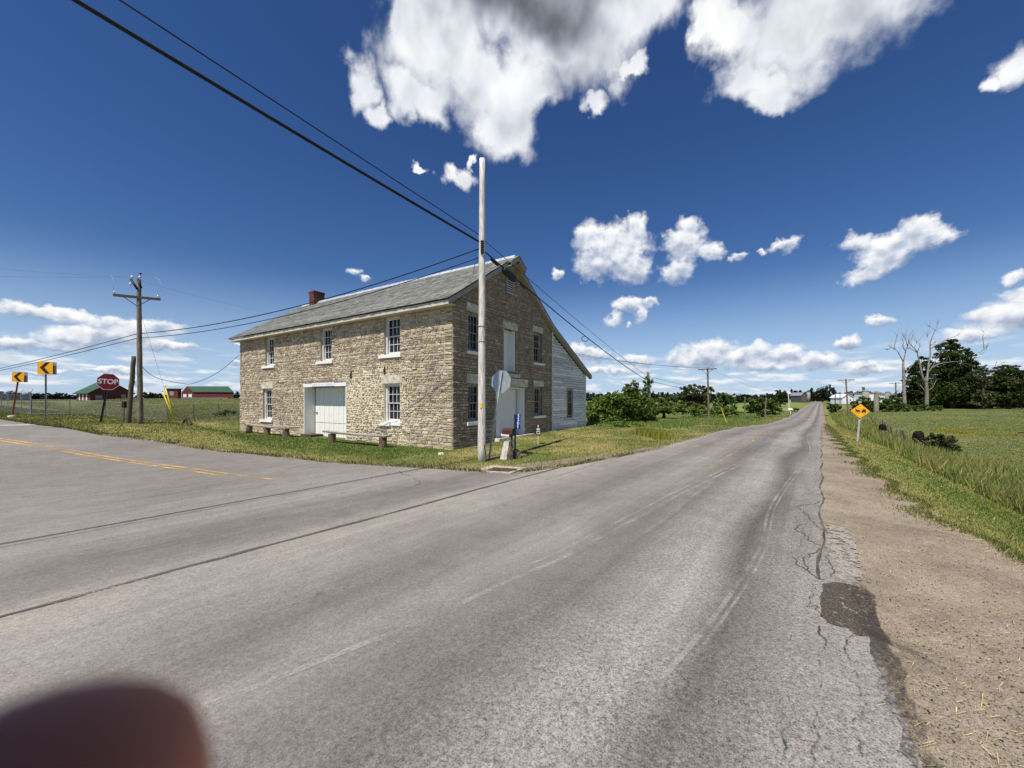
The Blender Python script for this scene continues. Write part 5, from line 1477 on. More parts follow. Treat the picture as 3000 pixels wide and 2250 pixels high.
# horse and buggy warning sign
WB = G(2512, 1292); wc_ = at(2520, 1204, WB.y) - WB
ws = thing('warning_sign', WB, 'orange-yellow diamond sign with a black horse and buggy on the right verge', 'warning sign', None, R(-38))
cr, sr = math.cos(R(38)), math.sin(R(38))
c_ = Vector((wc_.x * cr - wc_.y * sr, wc_.x * sr + wc_.y * cr, wc_.z)); lx = c_.x / c_.z
upost(ws, c_.z + 0.1, 'galv', 0.09, (lx, 0), dy=0.02)
hd = 20.0 * WB.y / FN
hd = 0.5 * (1238 - 1186) / 1.13 * WB.y / FN * 0.93
dia = [(-hd, 0), (0, -hd), (hd, 0), (0, hd)]
pl = plate(ws, 'sign_plate', dia, (c_.x, c_.z), -0.03, -0.02, 'sign_yellow', 0.04)
u_ = hd / 0.54
def mark(pts, nm='horse_mark', y0=-0.034, mt='black'):
    plate(pl, nm, [(a * u_, b * u_) for a, b in pts], (c_.x, c_.z), y0, -0.0305, mt, 0.04)
mark([(-0.24, 0.03), (-0.30, 0.12), (-0.26, 0.14), (-0.20, 0.09), (-0.05, 0.06), (-0.02, -0.02), (0.0, -0.14), (-0.035, -0.14), (-0.06, -0.05), (-0.10, -0.04), (-0.14, -0.14), (-0.17, -0.14), (-0.165, -0.04), (-0.21, -0.03), (-0.25, -0.13), (-0.28, -0.13)])
mark([(0.07, -0.05), (0.07, 0.0), (0.11, 0.0), (0.11, 0.13), (0.30, 0.13), (0.30, -0.06), (0.10, -0.06)], 'buggy_mark')
mark([(0.07, -0.09), (0.13, -0.14), (0.17, -0.08), (0.13, -0.05)], 'buggy_mark'); mark([(0.21, -0.09), (0.26, -0.14), (0.31, -0.09), (0.26, -0.063)], 'buggy_mark')
mark([(0.0, -0.02), (0.07, -0.03), (0.07, -0.045), (0.0, -0.035)], 'buggy_mark')
mark([(-0.02, 0.46), (0.10, 0.34), (0.14, 0.22), (0.04, 0.20)], 'painted_highlight', -0.0325, 'sign_bright'); mark([(-0.05, -0.30), (0.02, -0.38), (0.08, -0.28), (0.0, -0.22)], 'painted_highlight', -0.0325, 'sign_bright')  # brighter yellow shapes paint highlights on the reflective sheet

# ---------------- benches along the front
for k, (a0, a1, legs, off, zt_, lab) in enumerate(((2.95, 7.95, (3.35, 7.35), -1.05, 0.50, 'bowed plank bench on two log stumps by the right front window'),
                                                  (11.8, 17.5, (12.5, 14.75, 17.1), -0.72, 0.52, 'long plank bench on three log stumps by the left front window'))):
    o = thing('plank_bench', HQ(off, (a0 + a1) / 2, 0), lab, 'bench', 'plank benches before the stone wall', HROT)
    g0 = gz(o.location.x, o.location.y); o.location.z = g0
    c0_ = (a0 + a1) / 2; n_ = 12
    mb = MB(); vs_, fs_ = [], []
    for i in range(n_ + 1):
        a = a0 - c0_ + (a1 - a0) * i / n_; f = abs(2 * i / n_ - 1)
        z = zt_ - 0.05 * (1 - f * f) + 0.02 * (i / n_)
        for xx, zz in ((-0.17, z), (0.17, z), (0.20, z + 0.085), (-0.20, z + 0.085)): vs_.append((xx, a, zz))
        if i:
            b = (i - 1) * 4
            for q in range(4): fs_.append((b + q, b + (q + 1) % 4, b + 4 + (q + 1) % 4, b + 4 + q))
    fs_ += [(0, 1, 2, 3), (n_ * 4 + 3, n_ * 4 + 2, n_ * 4 + 1, n_ * 4)]
    mb.add(vs_, fs_); mb.build('seat', M['wood_plank'], o, rough=0.004, seed=k)
    for j, l_ in enumerate(legs):
        mb = MB(); r0 = 0.19
        mb.lathe([(r0 * 1.05, -0.12), (r0, 0.1), (r0 * 0.97, zt_ - 0.045)], (0.0, l_ - c0_, 0), 10); mb.build('leg', M['wood_log'], o, rough=0.014, seed=j + 3 * k)

# ---------------- the mailbox corner
mz = 14.9 / FN / 8.293                      # metres per pixel of the close-up
KB = G(1494, 1346)
dK = KB.y
def kp(x, y, dd=0.0): return at(1410 + x / 8.293, 1180 + y / 8.293, dK + dd)
o = thing('wood_stump', G(1475, 1347), 'pale leaning slab of an old stump in front of the mailbox', 'stump')
mb = MB(); q = o.location
A = [kp(455, 1370, -.1), kp(620, 1385, -.1), kp(690, 930, .0), kp(560, 930, .0)]
mb.hexa([A[0] - q, A[1] - q, A[1] - q + Vector((.05, .35, 0)), A[0] - q + Vector((.05, .35, 0)), A[3] - q, A[2] - q, A[2] - q + Vector((0, .2, -.05)), A[3] - q + Vector((0, .2, -.05))])
bm = bmesh.new(); 
ob = mb.build('wood_block', M['pole_pale'], o, rough=0.02, seed=4)
mb = MB(); pts = [kp(685, 1430, -.05), kp(690, 1250, -.05), kp(700, 1050, 0), kp(700, 930, 0)]
mb.tube([p - q for p in pts], [0.125, 0.115, 0.075, 0.05], 9); mb.tube([kp(730, 1400) - q, kp(735, 1200) - q, kp(728, 1010) - q], [.06, .05, .02], 7); mb.build('split_post', M['wood_log'], o, rough=0.018, seed=5)
o = thing('field_stone', G(1511, 1342), 'rounded mossy boulder behind the old stump', 'boulder')
mb = MB(); mb.lathe([(0.10, -0.1), (0.17, 0.02), (0.165, 0.18), (0.12, 0.30), (0.03, 0.36)], (0, 0, 0), 10); mb.lathe([(0.09, -0.1), (0.13, 0.0), (0.11, 0.08), (0.04, 0.13)], (0.12, -.05, 0), 9)
mb.build('boulder', M['mossy_stone'], o, rough=0.02, seed=6)
PBx = kp(818, 1120, 0.1); PBx.z = gz(PBx.x, PBx.y)
mbx = thing('mailbox', PBx, 'rusty brown mailbox on a thin black post before the gable door', 'mailbox', None, math.atan2(-ST, CT))
zm_ = kp(700, 770).z - PBx.z
mb = MB(); mb.box(-0.02, 0.02, -0.02, 0.02, -0.1, zm_ + 0.75); mb.build('post', M['black'], mbx)
mb = MB(); pr = [(-0.10, 0), (0.10, 0), (0.10, 0.13)] + [(0.10 * math.cos(a), 0.13 + 0.10 * math.sin(a)) for a in np.linspace(0.3, math.pi - 0.3, 7)] + [(-0.10, 0.13)]
mb.prism(pr, lambda a, b: (-0.44, a - 0.13, zm_ + b), lambda a, b: (0.04, a - 0.13, zm_ + b)); bd = mb.build('box_body', M['mailbox_brown'], mbx)
mb = MB(); mb.prism([(a * 1.05, b * 1.03 - 0.003) for a, b in pr], lambda a, b: (0.042, a - 0.13, zm_ + b), lambda a, b: (0.06, a - 0.13, zm_ + b)); mb.box(0.061, 0.08, -0.15, -0.11, zm_ + 0.19, zm_ + 0.21); mb.build('box_door', M['black'], mbx)
mb = MB(); mb.box(-0.4, 0.02, -0.2, -0.04, zm_ - 0.03, zm_ - 0.004); mb.build('support_board', M['wood_dark'], mbx)
NT_ = kp(690, 805, -0.05)
nt_ = thing('newspaper_tube', (PBx.x, PBx.y, PBx.z), 'white newspaper tube with a dark mouth just below the mailbox', 'newspaper tube', None, math.atan2(-ST, CT))
zt2 = NT_.z - PBx.z
mb = MB(); n_ = 12
tubez = [(math.cos(2 * math.pi * k / n_) * 0.075, math.sin(2 * math.pi * k / n_) * 0.065) for k in range(n_)]
mb.prism(tubez, lambda a, b: (-0.5, a - 0.16, zt2 + b), lambda a, b: (-0.10, a - 0.16, zt2 + b)); mb.build('tube', M['white_plastic'], nt_, False)
mb = MB(); mb.prism([(a * 1.06, b * 1.06) for a, b in tubez], lambda a, b: (-0.099, a - 0.16, zt2 + b), lambda a, b: (-0.02, a - 0.16, zt2 + b)); mb.build('tube_mouth', M['black'], nt_)
mb = MB(); mb.tube([(-0.06, -0.12, -0.1), (-0.06, -0.12, zt2 - 0.05)], 0.03, 8); mb.build('bracket_post', M['wood_dark'], nt_)
o = thing('drain_pipe', kp(770, 1100, .12), 'short white plastic pipe standing against the mailbox post', 'pipe')
mb = MB(); mb.tube([kp(775, 1110, .12) - o.location, kp(758, 960, .1) - o.location, kp(765, 900, .1) - o.location], [.035, .04, .03], 8); mb.build('pipe', M['white_plastic'], o, True)
# blue number sign
NB = kp(890, 455, 0.35)
ns = thing('number_sign', (NB.x, NB.y, NB.z), 'blue vertical house-number sign with white digits above the mailbox', 'house number', None, R(6))
w_, h_ = 0.135, 0.335
mb = MB(); mb.prism([(-w_ * .55, h_ * .85), (w_ * .75, h_ * .85), (w_ * .62, -h_ * .85), (-w_ * .80, -h_ * .85)], lambda a, b: (a, 0, b), lambda a, b: (a, 0.008, b)); pl2 = mb.build('sign_plate', M['sign_blue'], ns)
for k, ch in enumerate('5209'):
    me = text_mesh(ch, 0.17, 0.001, 0.004)
    zc_ = h_ * 0.63 - k * 0.142
    for v in me.vertices: v.co = (v.co.x * 0.95 + 0.022 - 0.008 * k, -0.004 - v.co.z, v.co.y + zc_)
    link('digit', me, M['bright_white'], pl2)
mb = MB(); mb.tube([(-0.075, 0.02, h_ * .5), (-0.085, 0.02, -h_ * .9), (-0.09, 0.0, gz(NB.x, NB.y) - NB.z)], 0.012, 6); mb.build('stake', M['black'], ns)
# small yard sign by the gable
YB = G(1577, 1303); 
ys = thing('yard_sign', YB, 'small maroon notice on a white stake by the gable wall', 'sign', None, R(-25))
yt = at(1580, 1242, YB.y).z - YB.z; ym = at(1580, 1276, YB.y).z - YB.z
mb = MB(); mb.box(-0.105, 0.105, -0.006, 0.0, ym, yt); yp = mb.build('sign_plate', M['red_dark'], ys)
for (x0, x1, f0, f1, mt) in ((-0.085, 0.085, 0.66, 0.95, 'black'), (-0.03, 0.03, 0.70, 0.92, 'sign_white'), (-0.085, 0.085, 0.48, 0.62, 'sign_white'), (-0.085, 0.085, 0.12, 0.40, 'sign_white'), (-0.06, 0.06, 0.20, 0.32, 'red_dark')):
    mb = MB(); y_ = {'black': -0.009, 'sign_white': -0.012, 'red_dark': -0.015}[mt]
    mb.box(x0, x1, y_, -0.0062, ym + (yt - ym) * f0, ym + (yt - ym) * f1); mb.build('printed_mark', M[mt], yp)
mb = MB(); mb.box(-0.02, 0.0, 0.001, 0.012, -0.1, ym + 0.1); mb.build('stake', M['white_plastic'], ys)
# slab, rocks, rod, drain
o = thing('stone_slab', G(1368, 1306), 'flat grey stone slab leaning at the building corner', 'stone slab'); q = o.location
sb = [at(1341, 1308, q.y), at(1390, 1306, q.y + .3), at(1388, 1286, q.y + .5), at(1372, 1288, q.y + .4)]
mb = MB(); mb.hexa([p - q + Vector((0, .0, -0.06)) for p in sb] + [p - q + Vector((0, -.10, 0.03)) for p in sb]); mb.build('slab', M['grey_slab'], o, rough=0.02, seed=3)
for k, (xn, yn, r_, lab) in enumerate(((1292, 1331, .14, 'small pale flat rock in the grass at the wall foot'), (1545, 1284, .0, ''),)):
    if not lab: continue
    o = thing('loose_rock', G(xn, yn), lab, 'rock'); mb = MB(); mb.lathe([(r_ * .8, -0.05), (r_, 0.0), (r_ * .7, 0.06), (r_ * .3, 0.07)], (0, 0, 0), 8); mb.build('rock', M['limestone'], o, rough=0.02, seed=k)
o = thing('iron_rod', G(1240, 1326), 'thin rusty rod leaning on the front wall right of the bench', 'rod'); q = o.location
mb = MB(); mb.tube([Vector((0, 0, 0)), at(1247, 1292, q.y + .25) - q, at(1258, 1262, q.y + .5) - q], 0.012, 6); mb.build('rod', M['rust'], o)
dpts = [G(*p) for p in ((1404, 1378), (1440, 1366.5), (1545, 1374), (1497, 1389.5), (1427, 1385.5))]
dc = sum(dpts, Vector()) / 5
sd_ = thing('storm_drain', dc, 'concrete storm drain with an iron grating at the road corner', 'storm drain'); 
mb = MB()
mb.prism([(p.x - dc.x, p.y - dc.y) for p in dpts], lambda a, b: (a, b, -0.1), lambda a, b: (a, b, 0.045)); mb.build('concrete_collar', M['concrete'], sd_, rough=0.004)
gq = [G(*p) - dc for p in ((1422, 1383), (1447, 1373.5), (1518, 1378), (1491, 1386.6))]
for p in gq: p.z = 0.051
mb = MB(); mb.add([p for p in gq], [(0, 1, 2, 3)], 1)
def bil(u, v): return gq[0].lerp(gq[1], v).lerp(gq[3].lerp(gq[2], v), u)
for k in range(12):
    u0, u1 = (k + .25) / 12, (k + .75) / 12
    mb.add([bil(u0, 0) + Vector((0, 0, .006)), bil(u1, 0) + Vector((0, 0, .006)), bil(u1, 1) + Vector((0, 0, .006)), bil(u0, 1) + Vector((0, 0, .006))], [(0, 1, 2, 3)])
for k in range(6):
    u0, u1 = (k + .38) / 6, (k + .62) / 6
    mb.add([bil(0, u0) + Vector((0, 0, .008)), bil(0, u1) + Vector((0, 0, .008)), bil(1, u1) + Vector((0, 0, .008)), bil(1, u0) + Vector((0, 0, .008))], [(0, 1, 2, 3)])
mb.build('grate', [M['grating'], M['dark_hole']], sd_)
# root stump on the left lawn
o = thing('tree_stump', G(540, 1241), 'broken weathered stump on the lawn near the yellow guards', 'stump'); rr = random.Random(2)
mb = MB()
for k in range(9):
    a = rr.uniform(0, 6.28); r_ = rr.uniform(.1, .5); 
    mb.tube([(r_ * math.cos(a) * 1.1, r_ * math.sin(a) * .5, -.05), (r_ * .8 * math.cos(a), r_ * .4 * math.sin(a), rr.uniform(.12, .3)), (r_ * .7 * math.cos(a) + rr.uniform(-.2, .3), r_ * .4 * math.sin(a), rr.uniform(.22, .5))], [.11, .09, .02], 6)
mb.build('root_wood', M['wood_log'], o, rough=0.02, seed=5)

# ---------------- chain link fence in front of the mound
def fence_run(name, pts, hgt, label, rails=True, barbs=False):
    o = thing(name, pts[0], label, 'fence', 'chain link fence sections')
    q = Vector(pts[0])
    V, F, UVs = [], [], []
    run = 0
    for i, p in enumerate(pts):
        p = Vector(p)
        if i: run += (p - Vector(pts[i - 1])).length
        V += [p - q + Vector((0, 0, 0.04)), p - q + Vector((0, 0, hgt))]; UVs.append(run)
        if i: F.append((2 * i - 2, 2 * i, 2 * i + 1, 2 * i - 1))
        mb = MB(); mb.tube([p - q - Vector((0, 0, .2)), p - q + Vector((0, 0, hgt + 0.06))], 0.032 if 0 < i < len(pts) - 1 else 0.05, 8); 
        mb.build('post', M['galv_dull'], o)
        if barbs:
            mb = MB(); mb.tube([p - q + Vector((0, 0, hgt + 0.06)), p - q + Vector((0.35, -.12, hgt + 0.36))], 0.02, 6); mb.build('barb_arm', M['galv'], o)
    me = bpy.data.meshes.new('mesh_panel'); me.from_pydata([tuple(v) for v in V], [], F)
    uv = me.uv_layers.new(name='uv')
    for poly in me.polygons:
        for li in poly.loop_indices:
            vi = me.loops[li].vertex_index
            uv.data[li].uv = (UVs[vi // 2], (hgt if vi % 2 else 0.0))
    link('mesh_panel', me, M['chain_link'], o)
    for z in ([hgt, 0.05] if rails else [hgt]):
        mb = MB(); mb.tube([Vector(p) - q + Vector((0, 0, z)) for p in pts], 0.016, 6); mb.build('rail', M['galv_dull'], o)
    if barbs:
        for k in (1, 2, 3):
            mb = MB(); mb.tube([Vector(p) - q + Vector((0.115 * k, -.04 * k, hgt + 0.06 + 0.1 * k)) for p in pts], 0.006, 4); mb.build('barbed_wire', M['galv'], o)
    return o
def gp(xn, d): 
    p = at(xn, 1200, d); p.z = gz(p.x, p.y); return p
fence_run('chain_link_fence', [gp(xn, d) for xn, d in ((91, 33), (204, 33.3), (309, 33.8), (402, 34.4), (488, 35.2), (567, 37), (640, 39), (720, 41))], 1.25, 'low chain link fence running across the grass before the mound')
fence_run('chain_link_fence', [gp(xn, d) for xn, d in ((90, 33.0), (62, 36), (23, 42), (4, 47), (-40, 56), (-90, 68))], 1.8, 'tall chain link fence topped with barbed wire arms at the left edge', True, True)

# ---------------- farm buildings
def barn(name, gl, gr, sl_, eave, ridge, basey, d, label, mats, cat='barn', roofm='green_roof', side_depth=None, parts=True):
    """gable wall between sight lines gl and gr, long side running back to sl_"""
    b0 = at(gl, basey, d); b1 = at(gr, basey, d)
    z0 = gz((b0.x + b1.x) / 2, b0.y) - 0.4
    o = thing(name, ((b0.x + b1.x) / 2, d, z0), label, cat)
    ze = at(gl, eave, d).z - z0; zr_ = at(gl, ridge, d).z - z0
    w_ = (b1.x - b0.x) / 2
    L = side_depth
    ysign = 1
    mb = MB(); mb.add([(-w_, 0, 0), (w_, 0, 0), (w_, 0, ze), (0, 0, zr_), (-w_, 0, ze), (-w_, L, 0), (w_, L, 0), (w_, L, ze), (0, L, zr_), (-w_, L, ze)], [(0, 1, 2, 3, 4), (9, 8, 7, 6, 5), (0, 4, 9, 5), (1, 6, 7, 2)]); mb.build('wall', M[mats], o)
    rf_ = MB(); e = 0.5
    sl = (zr_ - ze) / w_
    for s_ in (-1, 1):
        rf_.hexa([(s_ * (w_ + e), -e, ze - e * sl), (0, -e, zr_), (0, L + e, zr_), (s_ * (w_ + e), L + e, ze - e * sl), (s_ * (w_ + e), -e, ze - e * sl + .18), (0, -e, zr_ + .18), (0, L + e, zr_ + .18), (s_ * (w_ + e), L + e, ze - e * sl + .18)])
    rb = rf_.build('roof', M[roofm], o)
    return o, w_, ze, zr_, L, rb
def panel(o, name, x0, x1, z0, z1, mat, y=-0.06):
    mb = MB(); mb.box(x0, x1, y, y + 0.05, z0, z1); return mb.build(name, M[mat], o)
# left red barn seen at an angle: gable to the right, long side to the left
def barn2(K, th, w_, L, he, hr, label):
    z0 = gz(K.x, K.y) - 0.4
    o = thing('red_barn', (K.x, K.y, z0), label, 'barn', None, th)
    mb = MB(); mb.add([(0, 0, 0), (w_, 0, 0), (w_, 0, he), (w_ / 2, 0, hr), (0, 0, he), (0, L, 0), (w_, L, 0), (w_, L, he), (w_ / 2, L, hr), (0, L, he)], [(0, 1, 2, 3, 4), (9, 8, 7, 6, 5), (0, 4, 9, 5), (1, 6, 7, 2)]); mb.build('wall', M['red_barn'], o)
    rf_ = MB(); e = 0.7; sl = (hr - he) / (w_ / 2)
    for a, b in ((0 - e, he - e * sl), (w_ + e, he - e * sl)):
        rf_.hexa([(a, -e, b), (w_ / 2, -e, hr), (w_ / 2, L + e, hr), (a, L + e, b), (a, -e, b + .2), (w_ / 2, -e, hr + .2), (w_ / 2, L + e, hr + .2), (a, L + e, b + .2)])
    rb = rf_.build('roof', M['green_roof'], o)
    mb = MB(); mb.box(w_ / 2 - 2.2, w_ / 2 - 1.3, 2.5, 3.4, hr - 1.6, hr + .9); mb.build('chimney', M['grey_barn'], rb)
    for x0, x1, z1 in ((w_ * .12, w_ * .28, 2.0), (w_ * .74, w_ * .86, 2.3)):
        mb = MB(); mb.box(x0, x1, -.06, -.01, .5, z1); mb.build('garage_door', M['grey_paint'], o)
    for k in range(3):
        mb = MB(); mb.box(-.06, -.01, L * (.2 + .26 * k), L * (.28 + .26 * k), .5, he - .5); mb.build('window', M['bright_white'], o)
    return o
K_ = at(264, 1176, 112)
barn2(K_, R(62), 8.9, 11.0, 2.9, 5.9, 'large red barn with green roof and small chimney behind the stop sign')
# right red barn: gable with two garage doors, long side to the right
b0 = at(532, 1165, 165)
o = thing('red_barn', (b0.x, b0.y, gz(b0.x, b0.y) + 0.2), 'long low red barn with green roof and two white garage doors on the mound', 'barn')
px = 165 / FN
W_, LL = (578 - 534) * px, (684 - 578) * px * 1.0; he, hr = 16 * px + .3, 31 * px + .3
rzb = R(-8)
mb = MB(); mb.add([(0, 0, 0), (W_, -1.5, 0), (W_, -1.5, he), (W_ / 2, -.75, hr), (0, 0, he)], [(0, 1, 2, 3, 4)]); ex = Vector((LL, 2.0, 0))
A = [Vector(p) for p in ((0, 0, 0), (W_, -1.5, 0), (W_, -1.5, he), (W_ / 2, -.75, hr), (0, 0, he))]
mb.add([p + ex for p in A] + A, [(6, 1, 2, 7), (0, 5, 9, 4), (0, 1, 2, 3, 4)]); mb.build('wall', M['red_barn'], o)
mb = MB(); mb.add([A[2] + Vector((0, -.4, -.15)), A[2] + ex + Vector((.4, -.4, -.15)), A[3] + ex + Vector((.4, 0, .15)), A[3] + Vector((-.3, 0, .15)), A[4] + Vector((-.3, .3, -.15)), A[4] + ex + Vector((.4, .3, -.15))], [(0, 1, 2, 3), (3, 2, 5, 4)]); mb.build('roof', M['green_roof'], o)
for f0, f1 in ((.14, .42), (.58, .86)):
    mb = MB(); mb.hexa([(W_ * f0, -1.5 * f0 - .1, .3), (W_ * f1, -1.5 * f1 - .1, .3), (W_ * f1, -1.5 * f1 - .02, .3), (W_ * f0, -1.5 * f0 - .02, .3), (W_ * f0, -1.5 * f0 - .1, he * .62), (W_ * f1, -1.5 * f1 - .1, he * .62), (W_ * f1, -1.5 * f1 - .02, he * .62), (W_ * f0, -1.5 * f0 - .02, he * .62)]); mb.build('garage_door', M['bright_white'], o)
b0 = at(488, 1165, 160)
o = thing('red_shed', (b0.x, b0.y, gz(b0.x, b0.y) + 0.1), 'small flat-roofed red shed with a grey window left of the long barn', 'shed'); px = 160 / FN
mb = MB(); mb.box(0, 33 * px, 0, 1.7, 0, 25 * px + .2); mb.build('wall', M['red_barn'], o)
mb = MB(); mb.hexa([(-.3, -.4, 25 * px + .2), (33 * px + .4, -.4, 25 * px + .2), (33 * px + .4, 2.0, 25 * px + .2), (-.3, 2.0, 25 * px + .2), (-.3, -.4, 25 * px + .55), (33 * px + .4, -.4, 25 * px + .45), (33 * px + .4, 2.0, 25 * px + .45), (-.3, 2.0, 25 * px + .55)]); mb.build('roof', M['green_roof'], o)
panel(o, 'window', 9 * px, 21 * px, 8 * px, 20 * px, 'grey_roof')
# far white farmhouse, barns and silos at the right
D1 = 250
o, w_, ze, zr_, L, rb = barn('white_farmhouse', 2467, 2499, 0, 1164, 1154.5, 1183, D1, 'small white gabled farmhouse beyond the telephone pole on the right', 'bright_white', 'house', 'bright_white', 9)
panel(o, 'window', -.6, .2, 2.2, 3.4, 'glass'); panel(o, 'window', 1.4, 2.0, 2.2, 3.4, 'glass')
px = D1 / FN
mb = MB(); mb.add([(w_, .5, 0), (w_ + 10 * px, .5, 0), (w_ + 10 * px, .5, 13 * px), (w_, .5, 22 * px), (w_, 8, 0), (w_ + 10 * px, 8, 0), (w_ + 10 * px, 8, 13 * px), (w_, 8, 22 * px)], [(0, 1, 2, 3), (1, 5, 6, 2), (3, 2, 6, 7)]); mb.build('wing', M['bright_white'], o)
def silo(name, x0, x1, yt_, yb_, d, label, mat, dome=True, cap='grey_roof'):
    b = at((x0 + x1) / 2, yb_, d); z0 = gz(b.x, b.y); r_ = (x1 - x0) / 2 * d / FN; h_ = at(0, yt_, d).z - z0
    o = thing(name, (b.x, b.y, z0 - .3), label, 'silo', 'far farm silos')
    mb = MB(); mb.lathe([(r_, 0), (r_, h_ * .86)], (0, 0, 0), 20); mb.build('shell', M[mat], o, True)
    mb = MB(); mb.lathe([(r_ * 1.03, h_ * .861), (r_ * .9, h_ * .95), (r_ * .5, h_ * 1.0), (r_ * .1, h_ * 1.02)], (0, 0, 0), 20); mb.build('dome', M[cap], o, True)
    return o
silo('silo', 2528, 2544, 1141, 1185, 255, 'pale concrete silo with domed cap beside the long white barn', 'silo')
silo('silo', 2489, 2498, 1144, 1185, 300, 'dark narrow silo rising behind the white farmhouse', 'grey_barn', cap='grey_barn')
silo('silo', 2595, 2606, 1145, 1185, 262, 'short grey silo in the middle of the white barn roofline', 'silo')
silo('silo', 2364, 2373, 1143, 1178, 380, 'grey silo beside the far open barn left of the road', 'silo', cap='grey_barn')
b = at(2546, 1160, 275); o = thing('white_barn', (b.x, b.y, gz(b.x, b.y) - .5), 'long low white barn on the horizon behind the hedge', 'barn'); px = 275 / FN
mb = MB(); mb.box(0, 50 * px, 0, 12, 0, 18 * px + 3.0); mb.build('wall', M['bright_white'], o)
mb = MB(); mb.box(-.3, 50 * px + .3, -.3, 12.3, 18 * px + 3.004, 18 * px + 3.5); mb.build('roof', M['grey_roof'], o)
b = at(2604, 1160, 268); o = thing('white_barn', (b.x, b.y, gz(b.x, b.y) - .5), 'short white barn end showing beside the grey silo near the dead trees', 'barn')
mb = MB(); mb.box(0, 22 * px, 0, 12, 0, 18 * px + 2.2); mb.build('wall', M['bright_white'], o); mb = MB(); mb.box(-.3, 22 * px + .3, -.3, 12.3, 18 * px + 2.204, 18 * px + 2.6); mb.build('roof', M['grey_roof'], o)
o, w_, ze, zr_, L, rb = barn('grey_barn', 2347, 2364, 0, 1158, 1150, 1176, 370, 'grey barn with pale roof left of the far end of the road', 'grey_barn', 'barn', 'grey_roof', 14)
b = at(2312, 1174, 400); o = thing('farm_shed', (b.x, b.y, gz(b.x, b.y) - .3), 'low white farm shed far off left of the road end', 'shed'); px = 400 / FN
mb = MB(); mb.box(0, 26 * px, 0, 10, 0, 8 * px); mb.build('wall', M['bright_white'], o)
mb = MB(); mb.hexa([(-.5, -.5, 8 * px + .01), (20 * px, -.5, 8 * px + .01), (20 * px, 10, 11 * px), (-.5, 10, 11 * px), (-.5, -.5, 8 * px + .3), (20 * px, -.5, 8 * px + .3), (20 * px, 10, 11 * px + .3), (-.5, 10, 11 * px + .3)]); mb.build('roof', M['grey_roof'], o)

# ---------------- poles beyond
def far_pole(name, xb, yb_, yt_, d, label, arm=0.0, r=0.13, mat='pole_grey', xt=None, cat='utility pole', group='utility poles', tr=False):
    b = at(xb, yb_, d); b.z = gz(b.x, b.y); t2 = at(xt if xt else xb, yt_, d)
    o = thing(name, b, label, cat, group)
    h_ = t2.z - b.z; lx = (t2.x - b.x) / h_
    mb = MB(); pole_shaft(mb, h_, r, r * .75, 0.004, int(xb), (lx, 0)); mb.build('pole_shaft', M[mat], o, True)
    if arm:
        u = Vector((CT, -ST, 0)); n_ = Vector((ST, CT, 0)); c = Vector((lx * h_, 0, h_ - .25)) - n_ * (r + .05)
        mb = MB(); beam(mb, c - u * arm / 2, c + u * arm / 2, .11, .14, n_); mb.build('crossarm', M['pole_dark'], o)
        for s_ in (-1, 1):
            mb = MB(); mb.tube([c + u * (.4 * arm * s_) * .8, c - Vector((0, 0, .8))], .03, 5); mb.build('brace', M['pole_dark'], o)
            for q in (.92, .45):
                mb = MB(); mb.lathe([(.03, 0), (.07, .05), (.04, .2)], c + u * (arm / 2 * q * s_) + Vector((0, 0, .07)), 8); mb.build('insulator', M['porcelain'], o)
    if tr:
        mb = MB(); mb.lathe([(.22, 0), (.26, .1), (.26, .8), (.1, .95)], (-.1, -.35, h_ - 2.6), 10); mb.build('transformer', M['galv'], o, True)
    return o
UP = far_pole('utility_pole', 2077, 1243, 1077, 60, 'grey utility pole with a pale crossarm standing in the field right of the shrubs', 2.6, 0.16, 'pole_grey', 2073)
tp = at(2073, 1078, 60)
cable('overhead_cable', [tp + Vector((-1.0, .6, 0)), HQ(9.9, 7, 7.3)], 0.014, 'upper power line from the field pole to behind the lean-to roof', 'cable_grey', sag=.5)
cable('overhead_cable', [tp + Vector((1.0, -.6, 0)), HQ(9.9, 6, 6.8)], 0.014, 'lower power line from the field pole to behind the lean-to roof', 'cable_grey', sag=.6)
cable('overhead_cable', [tp, at(2300, 1148, 190)], 0.016, 'thin power line from the field pole towards the far trees', 'cable_grey', sag=1.5)
vpole = thing('utility_pole', VB, 'short wooden pole wrapped in leafy vine rising from the shrubs', 'utility pole', 'utility poles')
mb = MB(); pole_shaft(mb, vt.z - VB.z, .17, .13, .01, 4, ((vt.x - VB.x) / (vt.z - VB.z), 0)); mb.build('pole_shaft', M['pole_grey'], vpole, True)
for k, (y0, y1) in enumerate(((1113, 1170), (1100, 1164))):
    cable('overhead_cable', [at(1897, y0 + 2, 38), at(2182, y1, 66)], 0.02 - .006 * k, ('lower', 'upper')[k] + ' cable from the vine covered pole down behind the trees', sag=.15)
far_pole('wooden_post', 2182, 1222, 1163, 66, 'plain grey wooden post left of the rounded trees', 0, .13, 'pole_grey', None, 'post', 'field posts')
far_pole('wooden_post', 2241, 1217, 1165, 72, 'plain grey wooden post in front of the rounded trees', 0, .12, 'pole_grey', 2245, 'post', 'field posts')
far_pole('marker_pole', 2313, 1197, 1147, 105, 'slender white leaning pole by the gravel drive', 0, .09, 'bright_white', 2309, 'pole', None)
far_pole('utility_pole', 2485, 1222, 1110, 84, 'telephone pole with a wide crossarm behind the diamond sign', 2.7, .17, 'pole_grey', 2478)
far_pole('utility_pole', 2461, 1178, 1149, 190, 'thin distant pole left of the white farmhouse', 0, .2, 'pole_grey')
far_pole('utility_pole', 2447, 1190, 1154, 150, 'distant dark pole behind the roadside bush on the right', 0, .2, 'pole_dark')
far_pole('utility_pole', 2626, 1190, 1120, 108, 'pole with a small transformer beside the tall dead trunks', 2.6, .19, 'pole_grey', 2624, tr=True)
